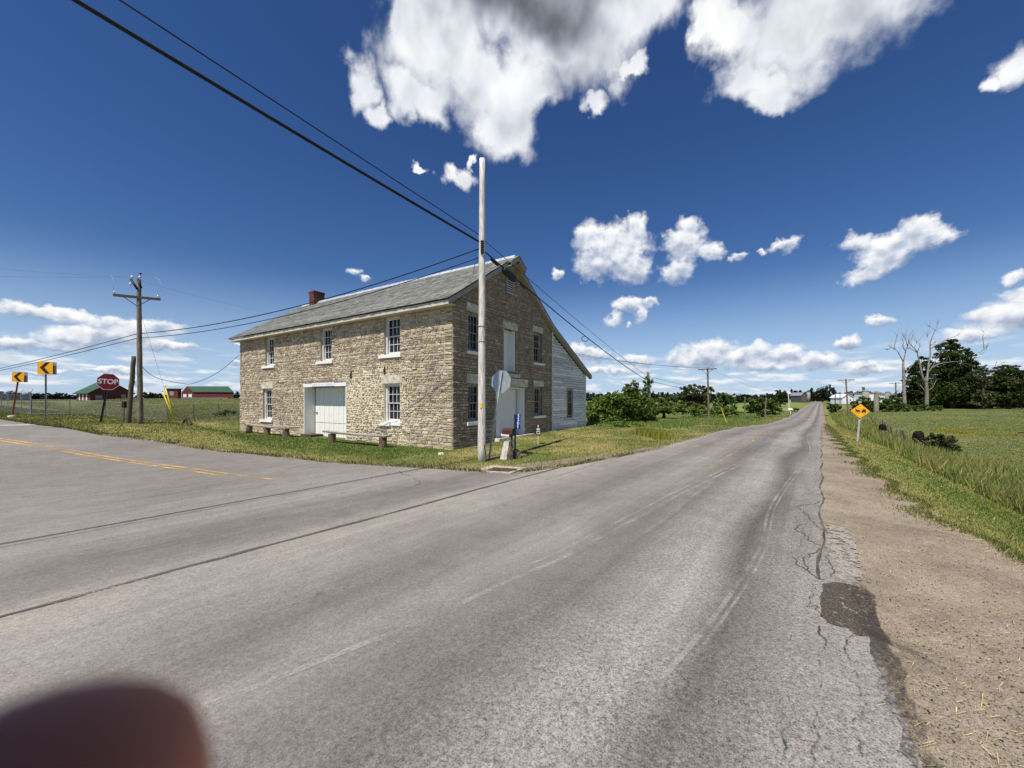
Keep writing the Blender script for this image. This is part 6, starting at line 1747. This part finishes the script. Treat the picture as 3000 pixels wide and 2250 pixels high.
o = thing('guy_guard', G(2129, 1240), 'yellow guy wire guard in the grass by the field pole', 'guy guard'); e = at(2113, 1196, o.location.y) - o.location
mb = MB(); mb.tube([(0, 0, 0), e], .06, 7); mb.build('guard', M['guard_yellow'], o)
mb = MB(); mb.tube([e, tp + Vector((0, 0, -.8)) - o.location], .012, 4); mb.build('wire', M['galv'], o)
b = G(2316, 1212)
o = thing('mailbox', b, 'white mailbox on a white post at the distant drive', 'mailbox', None, math.atan2(ST, CT)); 
mb = MB(); mb.box(-.06, .06, -.06, .06, -.1, .95); mb.build('post', M['bright_white'], o)
mb = MB(); mb.prism([(a * 2.0, z * 2.0) for a, z in pr], lambda a, z: (a, -.5, .95 + z), lambda a, z: (a, .5, .95 + z)); mb.build('box_body', M['bright_white'], o)
drape('gravel_drive', GXY([(2335, 1200), (2305, 1199), (2262, 1200), (2262, 1203), (2310, 1205), (2350, 1206), (2370, 1200)]), 0.05, M['gravel'], 3.0)
drape('gravel_drive', GXY([(2402, 1214), (2440, 1213.5), (2441, 1216), (2403, 1217)]), 0.06, M['gravel'], 3.0)
# pasture fence on the right
pts = [G(*p) for p in ((2560, 1246), (2570, 1252), (2583, 1262), (2591, 1268), (2600, 1275), (2609, 1282), (2620, 1289), (2633, 1297), (2646, 1306), (2661, 1315))]
o = thing('pasture_fence', pts[-1], 'leaning row of grey fence posts between the ditch and the pasture', 'fence'); q = pts[-1]
rr = random.Random(8)
tops = []
for i, p in enumerate(pts):
    h_ = 1.2 + rr.uniform(-.12, .15); lean_ = Vector((-0.22 * rr.uniform(.3, 1.3), .05, 1)) * h_
    mb = MB(); mb.tube([p - q - Vector((0, 0, .2)), p - q + lean_], [.065, .05], 7); mb.build('post', M['pole_grey'] if i % 3 else M['pole_dark'], o)
    tops.append(p - q + lean_)
for f in (.9, .55):
    mb = MB(); mb.tube([(p - q).lerp(t2, f) for p, t2 in zip(pts, tops)], .008, 4); mb.build('wire', M['galv_dull'], o)

# ---------------- cows, seen from behind
def skin_mesh(name, nodes, edges, mat, sub=2, parent=None, root=0, k=1.0):
    me = bpy.data.meshes.new(name)
    me.from_pydata([tuple(c * k for c in n_[:3]) for n_ in nodes], edges, [])
    o = bpy.data.objects.new(name, me); col.objects.link(o)
    m1 = o.modifiers.new('s', 'SKIN'); m1.use_smooth_shade = True
    for i, n_ in enumerate(nodes):
        r_ = n_[3]; me.skin_vertices[0].data[i].radius = tuple(q * k for q in (r_ if isinstance(r_, tuple) else (r_, r_)))
        me.skin_vertices[0].data[i].use_root = (i == root)
    m2 = o.modifiers.new('b', 'SUBSURF'); m2.levels = sub; m2.render_levels = sub
    dg = bpy.context.evaluated_depsgraph_get(); dg.update()
    nm = bpy.data.meshes.new_from_object(o.evaluated_get(dg))
    bpy.data.objects.remove(o); bpy.data.meshes.remove(me)
    nm.name = name; nm.materials.clear()
    if k != 1.0: nm.transform(Matrix.Scale(1 / k, 4))
    return link(name, nm, mat, parent)
def cow(loc, rz, label, graze):
    N_ = [(0, -.75, 1.05, (.24, .27)), (0, -.35, 1.02, (.30, .33)), (0, .15, .98, (.31, .36)), (0, .6, 1.02, (.27, .33)), (0, .85, 1.10, (.19, .24))]
    E_ = [(0, 1), (1, 2), (2, 3), (3, 4)]
    hd_ = [(0, 1.15, .85, .14), (0, 1.32, .50, .12), (0, 1.42, .22, .085)] if graze else [(0, 1.15, 1.28, .15), (0, 1.38, 1.34, .13), (0, 1.66, 1.22, .08)]
    b = len(N_); N_ += hd_; E_ += [(4, b), (b, b + 1), (b + 1, b + 2)]
    for s_ in (-1, 1):
        b = len(N_); N_ += [(s_ * .17, -.72, .72, .16), (s_ * .19, -.66, .55, .095), (s_ * .18, -.82, .40, .062), (s_ * .18, -.78, .10, .05), (s_ * .18, -.75, .0, .06)]
        E_ += [(0, b), (b, b + 1), (b + 1, b + 2), (b + 2, b + 3), (b + 3, b + 4)]
        b = len(N_); N_ += [(s_ * .15, .60, .66, .12), (s_ * .16, .62, .40, .065), (s_ * .16, .62, .10, .05), (s_ * .16, .65, .0, .06)]
        E_ += [(3, b), (b, b + 1), (b + 1, b + 2), (b + 2, b + 3)]
        h = N_[6]
        b = len(N_); N_ += [(h[0] + s_ * .16, h[1] - .12, h[2] + .12, .045), (h[0] + s_ * .27, h[1] - .12, h[2] + .10, .03)]; E_ += [(6, b), (b, b + 1)]
    b = len(N_); N_ += [(0, -.99, 1.12, .035), (0, -1.04, .80, .025), (0, -1.03, .45, .04)]; E_ += [(0, b), (b, b + 1), (b + 1, b + 2)]
    o = skin_mesh('cow', N_, E_, M['cow_black'], 2, None, 1)
    o.location = loc; o.rotation_euler = (0, 0, rz)
    tag(o, label, 'cow', 'black cattle in the pasture')
    return o
for (xn, yt_, d, lab, gz_, dr_) in ((2585, 1241, 37.5, 'black cow seen from behind beyond the leaning fence posts', True, 8), (2692, 1260, 27.5, 'black cow seen from behind partly hidden by the pasture bush', True, -6)):
    p = at(xn, 1260, d); p.z = gz(p.x, p.y)
    o = cow(p, -math.atan2(p.x, p.y) + R(dr_), lab, gz_)
    hh = at(xn, yt_, d).z - p.z
    o.scale = (hh / 1.38,) * 3

# ------------------------------------------------------------------ trees and shrubs
class Leaves:
    def __init__(s): s.V = []; s.T = []
    def blob(s, c, rx, ry, rz, leaf, n, rr, base_t=0.5, spread=0.3, clump=None):
        m = clump or max(9, int(n / 26))
        u = rr.normal(size=(m, 3)); u /= np.linalg.norm(u, axis=1)[:, None]
        rad = rr.random(m) ** 0.45 * 0.92
        cc = u * rad[:, None]
        ct = base_t + rr.normal(0, spread * 0.55, m)
        k = rr.integers(0, m, n)
        cs = (0.30 if not clump else 0.42) * (0.7 + 0.6 * rr.random(m))
        d = rr.normal(size=(n, 3)); d /= np.linalg.norm(d, axis=1)[:, None]
        d *= (rr.random(n) ** 0.5)[:, None] * cs[k][:, None]
        d[:, 2] *= 0.85
        p = (cc[k] + d) * np.array([rx, ry, rz]) + np.array(c)
        nr = d / (np.linalg.norm(d, axis=1)[:, None] + 1e-9) + rr.normal(0, 0.65, (n, 3)) + np.array([0, 0, 0.45])
        nr /= np.linalg.norm(nr, axis=1)[:, None]
        a = np.cross(nr, rr.normal(size=(n, 3))); a /= np.linalg.norm(a, axis=1)[:, None] + 1e-9
        b = np.cross(nr, a)
        sz = leaf * (0.55 + 0.8 * rr.random(n)); ln = 1.0 + 0.7 * rr.random(n)
        a *= (sz * ln * 0.5)[:, None]; b *= (sz * 0.42)[:, None]
        s.V.append(np.stack([p - a, p - 0.15 * a - b, p + a, p + 0.1 * a + b], 1).reshape(-1, 3))
        s.T.append(np.clip(ct[k] + rr.normal(0, spread, n), 0, 1))
    def build(s, name, mat, parent, origin):
        V = np.concatenate(s.V) - np.array(origin); T = np.concatenate(s.T)
        return link(name, np_mesh(name, V, np.arange(len(V)).reshape(-1, 4), tint=T), M[mat], parent)
def tree(name, label, base, blobs, mat, d=None, trunk=0.0, leaf=None, dens=3.0, seed=1, cat='tree', group=None, yscale=0.85, base_t=0.5, limb=True, spread=0.28):
    dens *= 1.35
    """crown built from leaf clumps round the given cores (photo position and radii -> metres at the tree's distance)"""
    rr = np.random.default_rng(seed)
    b = G(*base) if d is None else at(base[0], base[1], d)
    b.z = gz(b.x, b.y)
    d = b.y
    o = thing(name, b, label, cat, group)
    px = d / FN
    leaf = leaf or max(0.075, d * 0.0031)
    L = Leaves(); cs = []
    for (cx, cy, rx, ry) in blobs:
        dep = d + rr.uniform(-0.35, 0.35) * rx * px
        c = at(cx, cy, dep); cs.append((c, rx * px))
        n = int(dens * (rx * ry * math.pi * px * px) / (leaf * leaf * 0.42))
        L.blob(c, rx * px, rx * px * yscale, ry * px, leaf, min(max(n, 60), 9000), rr, base_t, spread)
    L.build('crown', mat, o, b)
    if trunk:
        mb = MB(); r2 = random.Random(seed)
        topc = max(cs, key=lambda q: q[0].z)[0] - b; lowz = min(c.z for c, _ in cs) - b.z
        ctr = sum((c for c, _ in cs), Vector()) / len(cs) - b
        h0 = max(lowz * 0.7, 0.3 * ctr.z)
        mid_ = Vector((ctr.x * .35, ctr.y * .35, h0))
        mb.tube([(0, 0, -.3), (0.02, 0, h0 * .4), mid_, Vector((ctr.x * .8, ctr.y, ctr.z)), topc * 0.97], [trunk * 1.25, trunk, trunk * .85, trunk * .5, trunk * .1], 9)
        for c, r_ in cs:
            e = c - b
            if e.z < h0 * .8: continue
            s_ = mid_.lerp(Vector((ctr.x * .8, ctr.y, ctr.z)), r2.uniform(0, .8))
            mb.tube([s_, s_.lerp(e, .5) + Vector((0, 0, r_ * .15)), e], [trunk * .42, trunk * .25, trunk * .06], 6)
        mb.build('trunk', M['bark'], o, True)
    return o
# right of the lean-to
SG_ = 'shrubs beside the lean-to'
tree('shrub', 'tall leafy green shrub with a pointed top right of the lean-to', (1855, 1268), [(1856, 1128, 22, 14), (1845, 1148, 34, 20), (1868, 1165, 42, 26), (1835, 1180, 42, 30), (1865, 1200, 45, 32), (1840, 1222, 40, 28)], 'leaf_mid', 34.5, 0.12, 0.15, 3.0, 1, 'shrub', SG_)
tree('shrub', 'broad pale green shrub mass close against the lean-to wall', (1775, 1272), [(1800, 1168, 36, 24), (1768, 1180, 36, 26), (1745, 1200, 34, 34), (1790, 1205, 42, 34), (1760, 1235, 42, 30), (1735, 1245, 26, 24)], 'leaf_bright', 33.5, 0.1, 0.15, 3.0, 2, 'shrub', SG_, base_t=.42)
tree('shrub', 'dark round shrub at the right end of the thicket below the vine', (1900, 1268), [(1892, 1215, 28, 26), (1908, 1235, 22, 24), (1884, 1240, 26, 20), (1905, 1200, 18, 16)], 'leaf_mid', 35.5, 0.09, 0.14, 3.2, 3, 'shrub', SG_, base_t=.36)
tree('shrub', 'low bright weedy shrub along the mown edge right of the lean-to', (1815, 1284), [(1750, 1262, 34, 18), (1790, 1266, 40, 20), (1840, 1266, 42, 22), (1875, 1262, 30, 22), (1820, 1248, 40, 22)], 'leaf_bright', 29.5, 0.0, 0.13, 3.0, 4, 'shrub', SG_, base_t=.55)
tree('climbing_vine', 'light green vine clinging to the short wooden pole', (1902, 1265), [(1897, 1112, 9, 11), (1890, 1128, 8, 15), (1906, 1122, 8, 14), (1889, 1143, 6, 8), (1906, 1176, 9, 9), (1898, 1140, 6, 10)], 'leaf_bright', 37.8, 0.05, 0.15, 2.6, 5, 'vine', None, base_t=.62)
# trees of the left field
FG = 'field trees left of the road'
tree('field_tree', 'tall spreading tree behind the field pole', (2040, 1216), [(2008, 1142, 22, 13), (2030, 1134, 20, 10), (2058, 1138, 24, 14), (2080, 1150, 16, 12), (2040, 1160, 40, 20), (2000, 1168, 24, 18), (2070, 1172, 28, 18), (2035, 1188, 40, 18)], 'leaf_olive', 92, 0.45, 0.42, 3.0, 11, 'tree', FG, base_t=.55)
tree('field_tree', 'round green tree between the field pole and the grey post', (2128, 1215), [(2115, 1160, 20, 14), (2140, 1174, 22, 16), (2108, 1180, 22, 16), (2130, 1195, 32, 14)], 'leaf_mid', 90, 0.35, 0.4, 3.0, 12, 'tree', FG)
tree('field_tree', 'broad low tree right of the vine covered pole', (1945, 1218), [(1925, 1178, 28, 18), (1962, 1176, 28, 18), (1945, 1195, 40, 18), (1915, 1200, 24, 16), (1985, 1190, 24, 16)], 'leaf_mid', 86, 0.35, 0.38, 3.0, 13, 'tree', FG, base_t=.38)
tree('field_shrub', 'long low hedge at the foot of the spreading tree', (2035, 1220), [(1925, 1200, 26, 15), (1960, 1200, 34, 15), (2000, 1198, 36, 17), (2045, 1200, 40, 17), (2090, 1202, 36, 14), (2130, 1204, 30, 12), (2155, 1208, 20, 9)], 'leaf_mid', 84, 0.0, 0.34, 3.0, 14, 'hedge', None, base_t=.62)
tree('field_tree', 'wide rounded tree cluster behind two grey posts', (2235, 1222), [(2212, 1174, 26, 13), (2240, 1176, 26, 15), (2200, 1190, 20, 15), (2225, 1192, 32, 15), (2262, 1190, 26, 14), (2275, 1204, 22, 11), (2225, 1208, 38, 10)], 'leaf_mid', 84, 0.35, 0.36, 3.2, 15, 'tree', FG, base_t=.42)
tree('field_tree', 'dark far tree left of the white leaning pole', (2285, 1190), [(2284, 1152, 14, 9), (2288, 1164, 20, 12), (2272, 1170, 15, 10), (2295, 1176, 14, 9)], 'leaf_dark', 175, 0.45, 0.6, 3.0, 16, 'tree', FG)
tree('roadside_shrub', 'little round bush beside the white leaning pole', (2332, 1206), [(2324, 1199, 8, 6), (2336, 1198, 7, 5)], 'leaf_mid', 112, 0.0, 0.34, 3.0, 17, 'shrub', None)
# right side
HG = 'hedge shrubs before the farm'
tree('roadside_shrub', 'dark bush on the right verge left of the telephone pole', (2442, 1208), [(2440, 1190, 18, 13), (2452, 1196, 16, 11), (2432, 1200, 13, 9)], 'leaf_dark', 98, 0.15, 0.36, 3.2, 21, 'shrub', None, base_t=.6)
tree('hedge_shrub', 'green hedge shrub in front of the pale silo', (2530, 1210), [(2530, 1172, 20, 14), (2510, 1186, 22, 14), (2545, 1188, 24, 16), (2525, 1200, 32, 10)], 'leaf_mid', 100, 0.15, 0.36, 3.0, 22, 'shrub', HG, base_t=.3)
tree('hedge_shrub', 'green hedge shrub around the foot of the snag', (2590, 1210), [(2575, 1178, 20, 16), (2595, 1190, 26, 14), (2578, 1200, 30, 10), (2605, 1178, 14, 12)], 'leaf_mid', 101, 0.15, 0.36, 3.0, 23, 'shrub', HG, base_t=.28)
tree('hedge_shrub', 'green hedge shrub left of the first dead tree', (2628, 1211), [(2620, 1172, 20, 16), (2632, 1188, 24, 14), (2615, 1200, 26, 10), (2650, 1200, 18, 8)], 'leaf_mid', 102, 0.15, 0.36, 3.0, 24, 'shrub', HG, base_t=.32)
tree('hedge_shrub', 'low scrub between the feet of the two dead trees', (2690, 1207), [(2680, 1196, 24, 8), (2710, 1192, 20, 10), (2735, 1196, 22, 9)], 'leaf_mid', 104, 0.0, 0.36, 3.0, 25, 'shrub', HG, base_t=.25)
RG = 'dark trees along the pasture edge'
tree('dark_tree', 'tallest dark tree with a pointed broken crown behind the dead trees', (2790, 1203), [(2784, 1000, 22, 10), (2772, 1016, 26, 13), (2800, 1018, 22, 14), (2836, 1030, 18, 10), (2846, 1040, 16, 10), (2776, 1042, 36, 18), (2812, 1050, 40, 18), (2845, 1064, 22, 14), (2760, 1066, 34, 18), (2795, 1080, 52, 22), (2838, 1090, 34, 20), (2745, 1092, 36, 22), (2800, 1115, 62, 26), (2745, 1125, 44, 26), (2850, 1128, 34, 26), (2790, 1150, 66, 26), (2735, 1160, 46, 24), (2845, 1162, 38, 24), (2790, 1182, 62, 18)], 'leaf_dark', 128, 0.6, 0.48, 2.9, 31, 'tree', RG, base_t=.5)
tree('dark_tree', 'rounded dark tree behind the first dead tree', (2692, 1203), [(2708, 1056, 20, 12), (2690, 1072, 24, 16), (2676, 1092, 24, 18), (2705, 1095, 26, 20), (2668, 1118, 24, 20), (2698, 1128, 34, 22), (2680, 1150, 34, 22), (2705, 1168, 34, 22), (2675, 1178, 26, 16)], 'leaf_dark', 124, 0.5, 0.46, 2.9, 32, 'tree', RG, base_t=.42)
tree('dark_tree', 'wide dark tree at the right edge of the pasture', (2955, 1206), [(2950, 1076, 24, 8), (2975, 1082, 26, 9), (2930, 1086, 26, 12), (2955, 1098, 40, 15), (2918, 1108, 30, 18), (2960, 1122, 42, 20), (2925, 1138, 36, 22), (2965, 1150, 44, 22), (2930, 1168, 42, 22), (2975, 1178, 36, 18)], 'leaf_dark', 122, 0.5, 0.46, 2.9, 33, 'tree', RG, base_t=.55)
tree('dark_tree', 'dark tree cut off by the right edge', (3015, 1206), [(2995, 1094, 18, 10), (3015, 1104, 30, 18), (3005, 1130, 34, 24), (3020, 1160, 40, 26), (3000, 1182, 32, 16), (3060, 1150, 40, 40)], 'leaf_dark', 120, 0.5, 0.46, 2.9, 34, 'tree', RG, base_t=.5)
tree('dark_tree', 'dark bushy understorey filling the gap between the big dark trees', (2885, 1206), [(2870, 1125, 30, 20), (2895, 1140, 30, 22), (2868, 1160, 34, 24), (2905, 1172, 36, 22), (2870, 1188, 40, 14), (2715, 1190, 44, 12), (2830, 1192, 50, 12), (2950, 1194, 50, 10)], 'leaf_dark', 133, 0.0, 0.46, 2.9, 36, 'tree', RG, base_t=.32)
tree('sparse_tree', 'thin yellowish half-dead tree between the two big dark trees', (2880, 1206), [(2884, 1076, 13, 8), (2872, 1088, 16, 8), (2888, 1092, 18, 9), (2870, 1104, 20, 10), (2890, 1112, 20, 10), (2876, 1130, 24, 14), (2885, 1155, 28, 18), (2880, 1180, 28, 16)], 'leaf_olive', 120, 0.4, 0.42, 1.8, 35, 'tree', None, base_t=.7)
tree('pasture_bush', 'olive brown twiggy bush in the pasture next to the cow', (2745, 1327), [(2712, 1298, 26, 20), (2740, 1286, 26, 20), (2768, 1290, 28, 22), (2790, 1306, 24, 20), (2750, 1310, 36, 16), (2690, 1308, 16, 14)], 'leaf_olive', 24.0, 0.06, 0.09, 2.6, 41, 'bush', None, base_t=.35)
tree('mound_bush', 'dark leafy bush on the grass bank left of the stone building', (655, 1216), [(640, 1212, 14, 7), (660, 1207, 16, 9), (678, 1210, 14, 8)], 'leaf_mid', 42, 0.0, 0.13, 3.0, 42, 'bush', None, base_t=.35)
# dead trees
def dead_tree(label, polys, d, seed, group='bare dead trees', name='dead_tree'):
    b = at(polys[0][0][0], polys[0][0][1], d); b.z = gz(b.x, b.y) 
    o = thing(name, b, label, 'dead tree', group)
    rr = random.Random(seed)
    for k, (pts, r0, r1) in enumerate([(p[:-2], p[-2], p[-1]) for p in polys]):
        mb = MB(); q = []
        dd = 0.0
        for i, (x_, y_) in enumerate(pts):
            if i: dd += rr.uniform(-.35, .35) * (1 if k else .3)
            q.append(at(x_, y_, d + dd) - b)
        if k == 0: q[0].z = -.3
        q = smooth_pts(q, 4)
        n_ = len(q)
        mb.tube(q, [r0 + (r1 - r0) * (i / (n_ - 1)) for i in range(n_)], 8 if k == 0 else 6, tint=rr.uniform(.2, .8))
        if k and d > 60:
            for _ in range(6):
                i = rr.randrange(n_ // 3, n_); dr_ = (q[min(i + 1, n_ - 1)] - q[max(i - 1, 0)]).normalized()
                dr_ = (dr_ + Vector((rr.uniform(-1, 1), rr.uniform(-1, 1), rr.uniform(-.2, .9)))).normalized(); ln_ = rr.uniform(.7, 2.2)
                mid_ = q[i] + dr_ * ln_ * .5 + Vector((rr.uniform(-.2, .2), 0, rr.uniform(0, .25)))
                mb.tube([q[i], mid_, mid_ + (dr_ + Vector((rr.uniform(-.5, .5), 0, rr.uniform(0, .8)))) * ln_ * .5], [.035, .025, .012], 4, tint=.3)
        mb.build('trunk' if k == 0 else 'limb', M['dead_wood'], o, True)
    return o
def z9(*pts): return [(2620 + x / 5.72, 920 + y / 5.72) for x, y in pts]
dead_tree('pale dead tree with a forked bare crown, left of the pair', [
    z9((178, 1560), (165, 1300), (158, 1080), (150, 900), (152, 800)) + [.46, .2],
    z9((152, 810), (120, 740), (60, 640), (10, 590), (-60, 560), (-120, 520)) + [.15, .03],
    z9((152, 800), (175, 700), (190, 620), (215, 560), (235, 480), (250, 380), (310, 250)) + [.15, .02],
    z9((10, 600), (5, 500), (40, 400), (30, 330)) + [.12, .03], z9((190, 620), (150, 560), (150, 460), (125, 430)) + [.12, .03], z9((220, 550), (190, 430), (155, 370)) + [.09, .02], z9((235, 480), (290, 400), (315, 330)) + [.08, .02],
    z9((175, 1010), (230, 950), (290, 870)) + [.13, .03], z9((-60, 560), (-100, 600), (-140, 590)) + [.06, .02], z9((225, 520), (180, 400), (195, 290)) + [.06, .02]], 112, 3)
dead_tree('pale dead tree with two tall diverging stems, right of the pair', [
    z9((545, 1520), (545, 1350), (540, 1220), (535, 1150)) + [.46, .34],
    z9((530, 1160), (480, 1080), (455, 960), (425, 820), (395, 700), (380, 620)) + [.27, .13],
    z9((545, 1150), (560, 980), (580, 800), (605, 650), (600, 500), (650, 350), (700, 240), (725, 150)) + [.28, .03],
    z9((385, 630), (330, 570), (260, 500), (225, 470)) + [.14, .04], z9((385, 640), (300, 600), (230, 570)) + [.10, .03], z9((390, 620), (425, 540), (430, 490)) + [.10, .05], z9((340, 550), (370, 490), (375, 460)) + [.06, .02],
    z9((610, 580), (700, 520), (820, 460), (950, 400), (1050, 365)) + [.15, .02], z9((605, 500), (640, 520), (690, 460)) + [.10, .03], z9((640, 900), (740, 840), (900, 810), (1050, 795), (1200, 790)) + [.16, .05],
    z9((570, 980), (640, 880), (700, 760), (760, 650)) + [.14, .03], z9((505, 1280), (470, 1230), (435, 1185)) + [.09, .04], z9((575, 1280), (650, 1220), (690, 1130), (740, 1080)) + [.08, .03], z9((690, 270), (630, 230), (590, 210)) + [.05, .02], z9((540, 400), (560, 370)) + [.05, .03]], 110, 4)
dead_tree('dead limbs slanting up out of the dark trees to the right', [
    z9((1100, 1500), (1110, 1200), (1150, 950), (1230, 780), (1340, 690), (1460, 620), (1550, 530)) + [.22, .05],
    z9((1500, 570), (1490, 450), (1480, 400), (1495, 300)) + [.10, .02], z9((1440, 630), (1530, 590), (1560, 550)) + [.06, .02], z9((1430, 650), (1460, 680), (1540, 600), (1545, 560)) + [.05, .02], z9((1110, 1000), (1000, 800), (920, 750)) + [.12, .04]], 132, 6)
dead_tree('small bare grey branches above the wide right tree', [
    z9((1600, 1500), (1590, 1200), (1640, 1000), (1690, 880), (1725, 760)) + [.16, .03], z9((1640, 1000), (1560, 1010), (1480, 1060), (1380, 1130)) + [.14, .04], z9((1690, 900), (1780, 840), (1880, 800)) + [.06, .02], z9((1600, 1010), (1520, 1020), (1500, 1000)) + [.12, .05]], 127, 7)
dead_tree('broken pale snag rising from the hedge', [[(2567, 1200), (2567, 1180), (2568, 1160), (2567, 1147), .55, .42]], 97, 8, None, 'tree_snag')
dead_tree('bare fallen stem leaning beside the pasture bush', [[(2722, 1318), (2700, 1303), (2686, 1290), (2676, 1284), .035, .012], [(2722, 1318), (2716, 1300), (2700, 1290), .02, .008]], 23.4, 9, None, 'fallen_branch')

# ------------------------------------------------------------------ far woods
def woods(prof, d, mat, leaf, seed, dens=3.2, name='distant_woods'):
    rr = np.random.default_rng(seed)
    L = Leaves(); b = at(prof[0][0], 1165, d); b.z = gz(b.x, b.y)
    px = d / FN
    for (x0, t0), (x1, t1) in zip(prof[:-1], prof[1:]):
        n_ = max(1, int((x1 - x0) / 9))
        for i in range(n_):
            f = (i + .5) / n_; xx = x0 + (x1 - x0) * f; tp_ = t0 + (t1 - t0) * f + rr.normal(0, 1.4)
            dd = d * (1 + rr.normal(0, .02)); g0 = gz((xx - 1500) / FN * dd, dd)
            tz = at(xx, tp_, dd).z; hh = max(tz - g0, 1.5)
            c = Vector(((xx - 1500) / FN * dd, dd, g0 + hh * .55)); rx = 8.5 * px
            n2 = int(dens * rx * hh * .5 * 3.1 / (leaf * leaf * .42))
            L.blob(c, rx, rx, hh * .5, leaf, min(max(n2, 40), 3000), rr, .45, .25, clump=16)
            L.blob(c - Vector((0, 0, hh * .35)), rx, rx * .6, hh * .3, leaf, min(max(n2 // 2, 30), 1500), rr, .4, .2, clump=10)
    o = L.build(name, mat, None, b); o.location = b
    o['kind'] = 'stuff'
    return o
woods([(-60, 1143), (0, 1146), (60, 1150), (120, 1154), (170, 1151), (205, 1157), (240, 1158), (262, 1160)], 215, 'leaf_far', 0.9, 51)
woods([(395, 1162), (420, 1152), (447, 1150), (470, 1153), (492, 1158)], 230, 'leaf_far', 0.9, 52)
woods([(670, 1158), (690, 1145), (705, 1150), (740, 1155)], 260, 'leaf_far', 0.9, 53)
woods([(1640, 1152), (1700, 1150), (1760, 1152), (1830, 1151), (1900, 1150), (1960, 1149), (2030, 1152), (2100, 1152), (2160, 1154), (2230, 1155), (2270, 1154), (2310, 1158)], 330, 'leaf_far', 1.15, 54)
woods([(2268, 1148), (2300, 1145), (2325, 1141), (2350, 1143), (2372, 1146)], 430, 'leaf_far', 1.4, 55)
woods([(2372, 1141), (2400, 1139), (2420, 1131), (2435, 1130), (2450, 1138), (2462, 1152)], 430, 'leaf_far', 1.4, 56)
woods([(2374, 1160), (2394, 1163), (2412, 1163), (2424, 1160)], 620, 'leaf_far', 1.6, 59)
woods([(2462, 1150), (2480, 1149), (2510, 1150), (2530, 1143), (2560, 1152), (2620, 1152), (2660, 1150)], 345, 'leaf_far', 1.2, 57)
woods([(2660, 1140), (2720, 1128), (2800, 1120), (2880, 1118), (2960, 1112), (3080, 1110)], 150, 'leaf_far', 0.7, 58)

# ------------------------------------------------------------------ the photographer's hand, and an unseen phone added to shade it
E0_ = Vector((0, 0, H_EYE))
hand = thing('person', E0_ + Vector((-0.075, 0.005, -0.13)), 'bare fingertip held over the lens, a dark blurred shape at the lower left corner', 'person')
ho = hand.location - E0_
def hp(x, y, z, r): return (x - ho.x, y - ho.y, z - ho.z, r)
N_ = [hp(-.066, .002, -.125, (.030, .017)), hp(-.074, -.012, -.165, (.026, .020)), hp(-.092, -.06, -.205, (.028, .026)), hp(-.15, -.22, -.29, (.040, .040)),
      # index finger: knuckle, two joints, tip over the lens
      hp(-.048, .008, -.088, .0105), hp(-.037, .019, -.058, .0085), hp(-.0300, .0226, -.036, .0094), hp(-.0272, .0222, -.0240, .0096), hp(-.0262, .0218, -.0186, .0064),
      # middle, ring and little finger curled below the phone
      hp(-.060, .012, -.086, .0105), hp(-.048, .028, -.062, .0088), hp(-.036, .022, -.046, .0078), hp(-.030, .012, -.044, .0065),
      hp(-.073, .012, -.090, .010), hp(-.064, .030, -.070, .0085), hp(-.052, .026, -.054, .0075), hp(-.045, .014, -.052, .0062),
      hp(-.085, .008, -.098, .009), hp(-.080, .024, -.080, .0076), hp(-.070, .022, -.066, .0066), hp(-.064, .012, -.064, .0055),
      # thumb from the side of the palm, behind the phone
      hp(-.040, -.016, -.118, .014), hp(-.022, -.026, -.094, .0110), hp(-.010, -.026, -.068, .0095), hp(-.004, -.022, -.050, .0075)]
E_ = [(0, 1), (1, 2), (2, 3), (0, 4), (4, 5), (5, 6), (6, 7), (7, 8), (0, 9), (9, 10), (10, 11), (11, 12), (0, 13), (13, 14), (14, 15), (15, 16), (0, 17), (17, 18), (18, 19), (19, 20), (0, 21), (21, 22), (22, 23), (23, 24)]
skin_mesh('hand', N_, E_, M['skin'], 2, hand, 0, 20.0)
ph = thing('phone', E0_ + Vector((0, 0, 0)), 'unseen black phone added behind the lens to shade the fingertip', 'phone')
mb = MB(); mb.box(-.135, .016, -.0125, -.0045, -.024, .054); mb.build('phone_body', M['phone_black'], ph)  # out of view; reaches high enough to block the sun from the finger
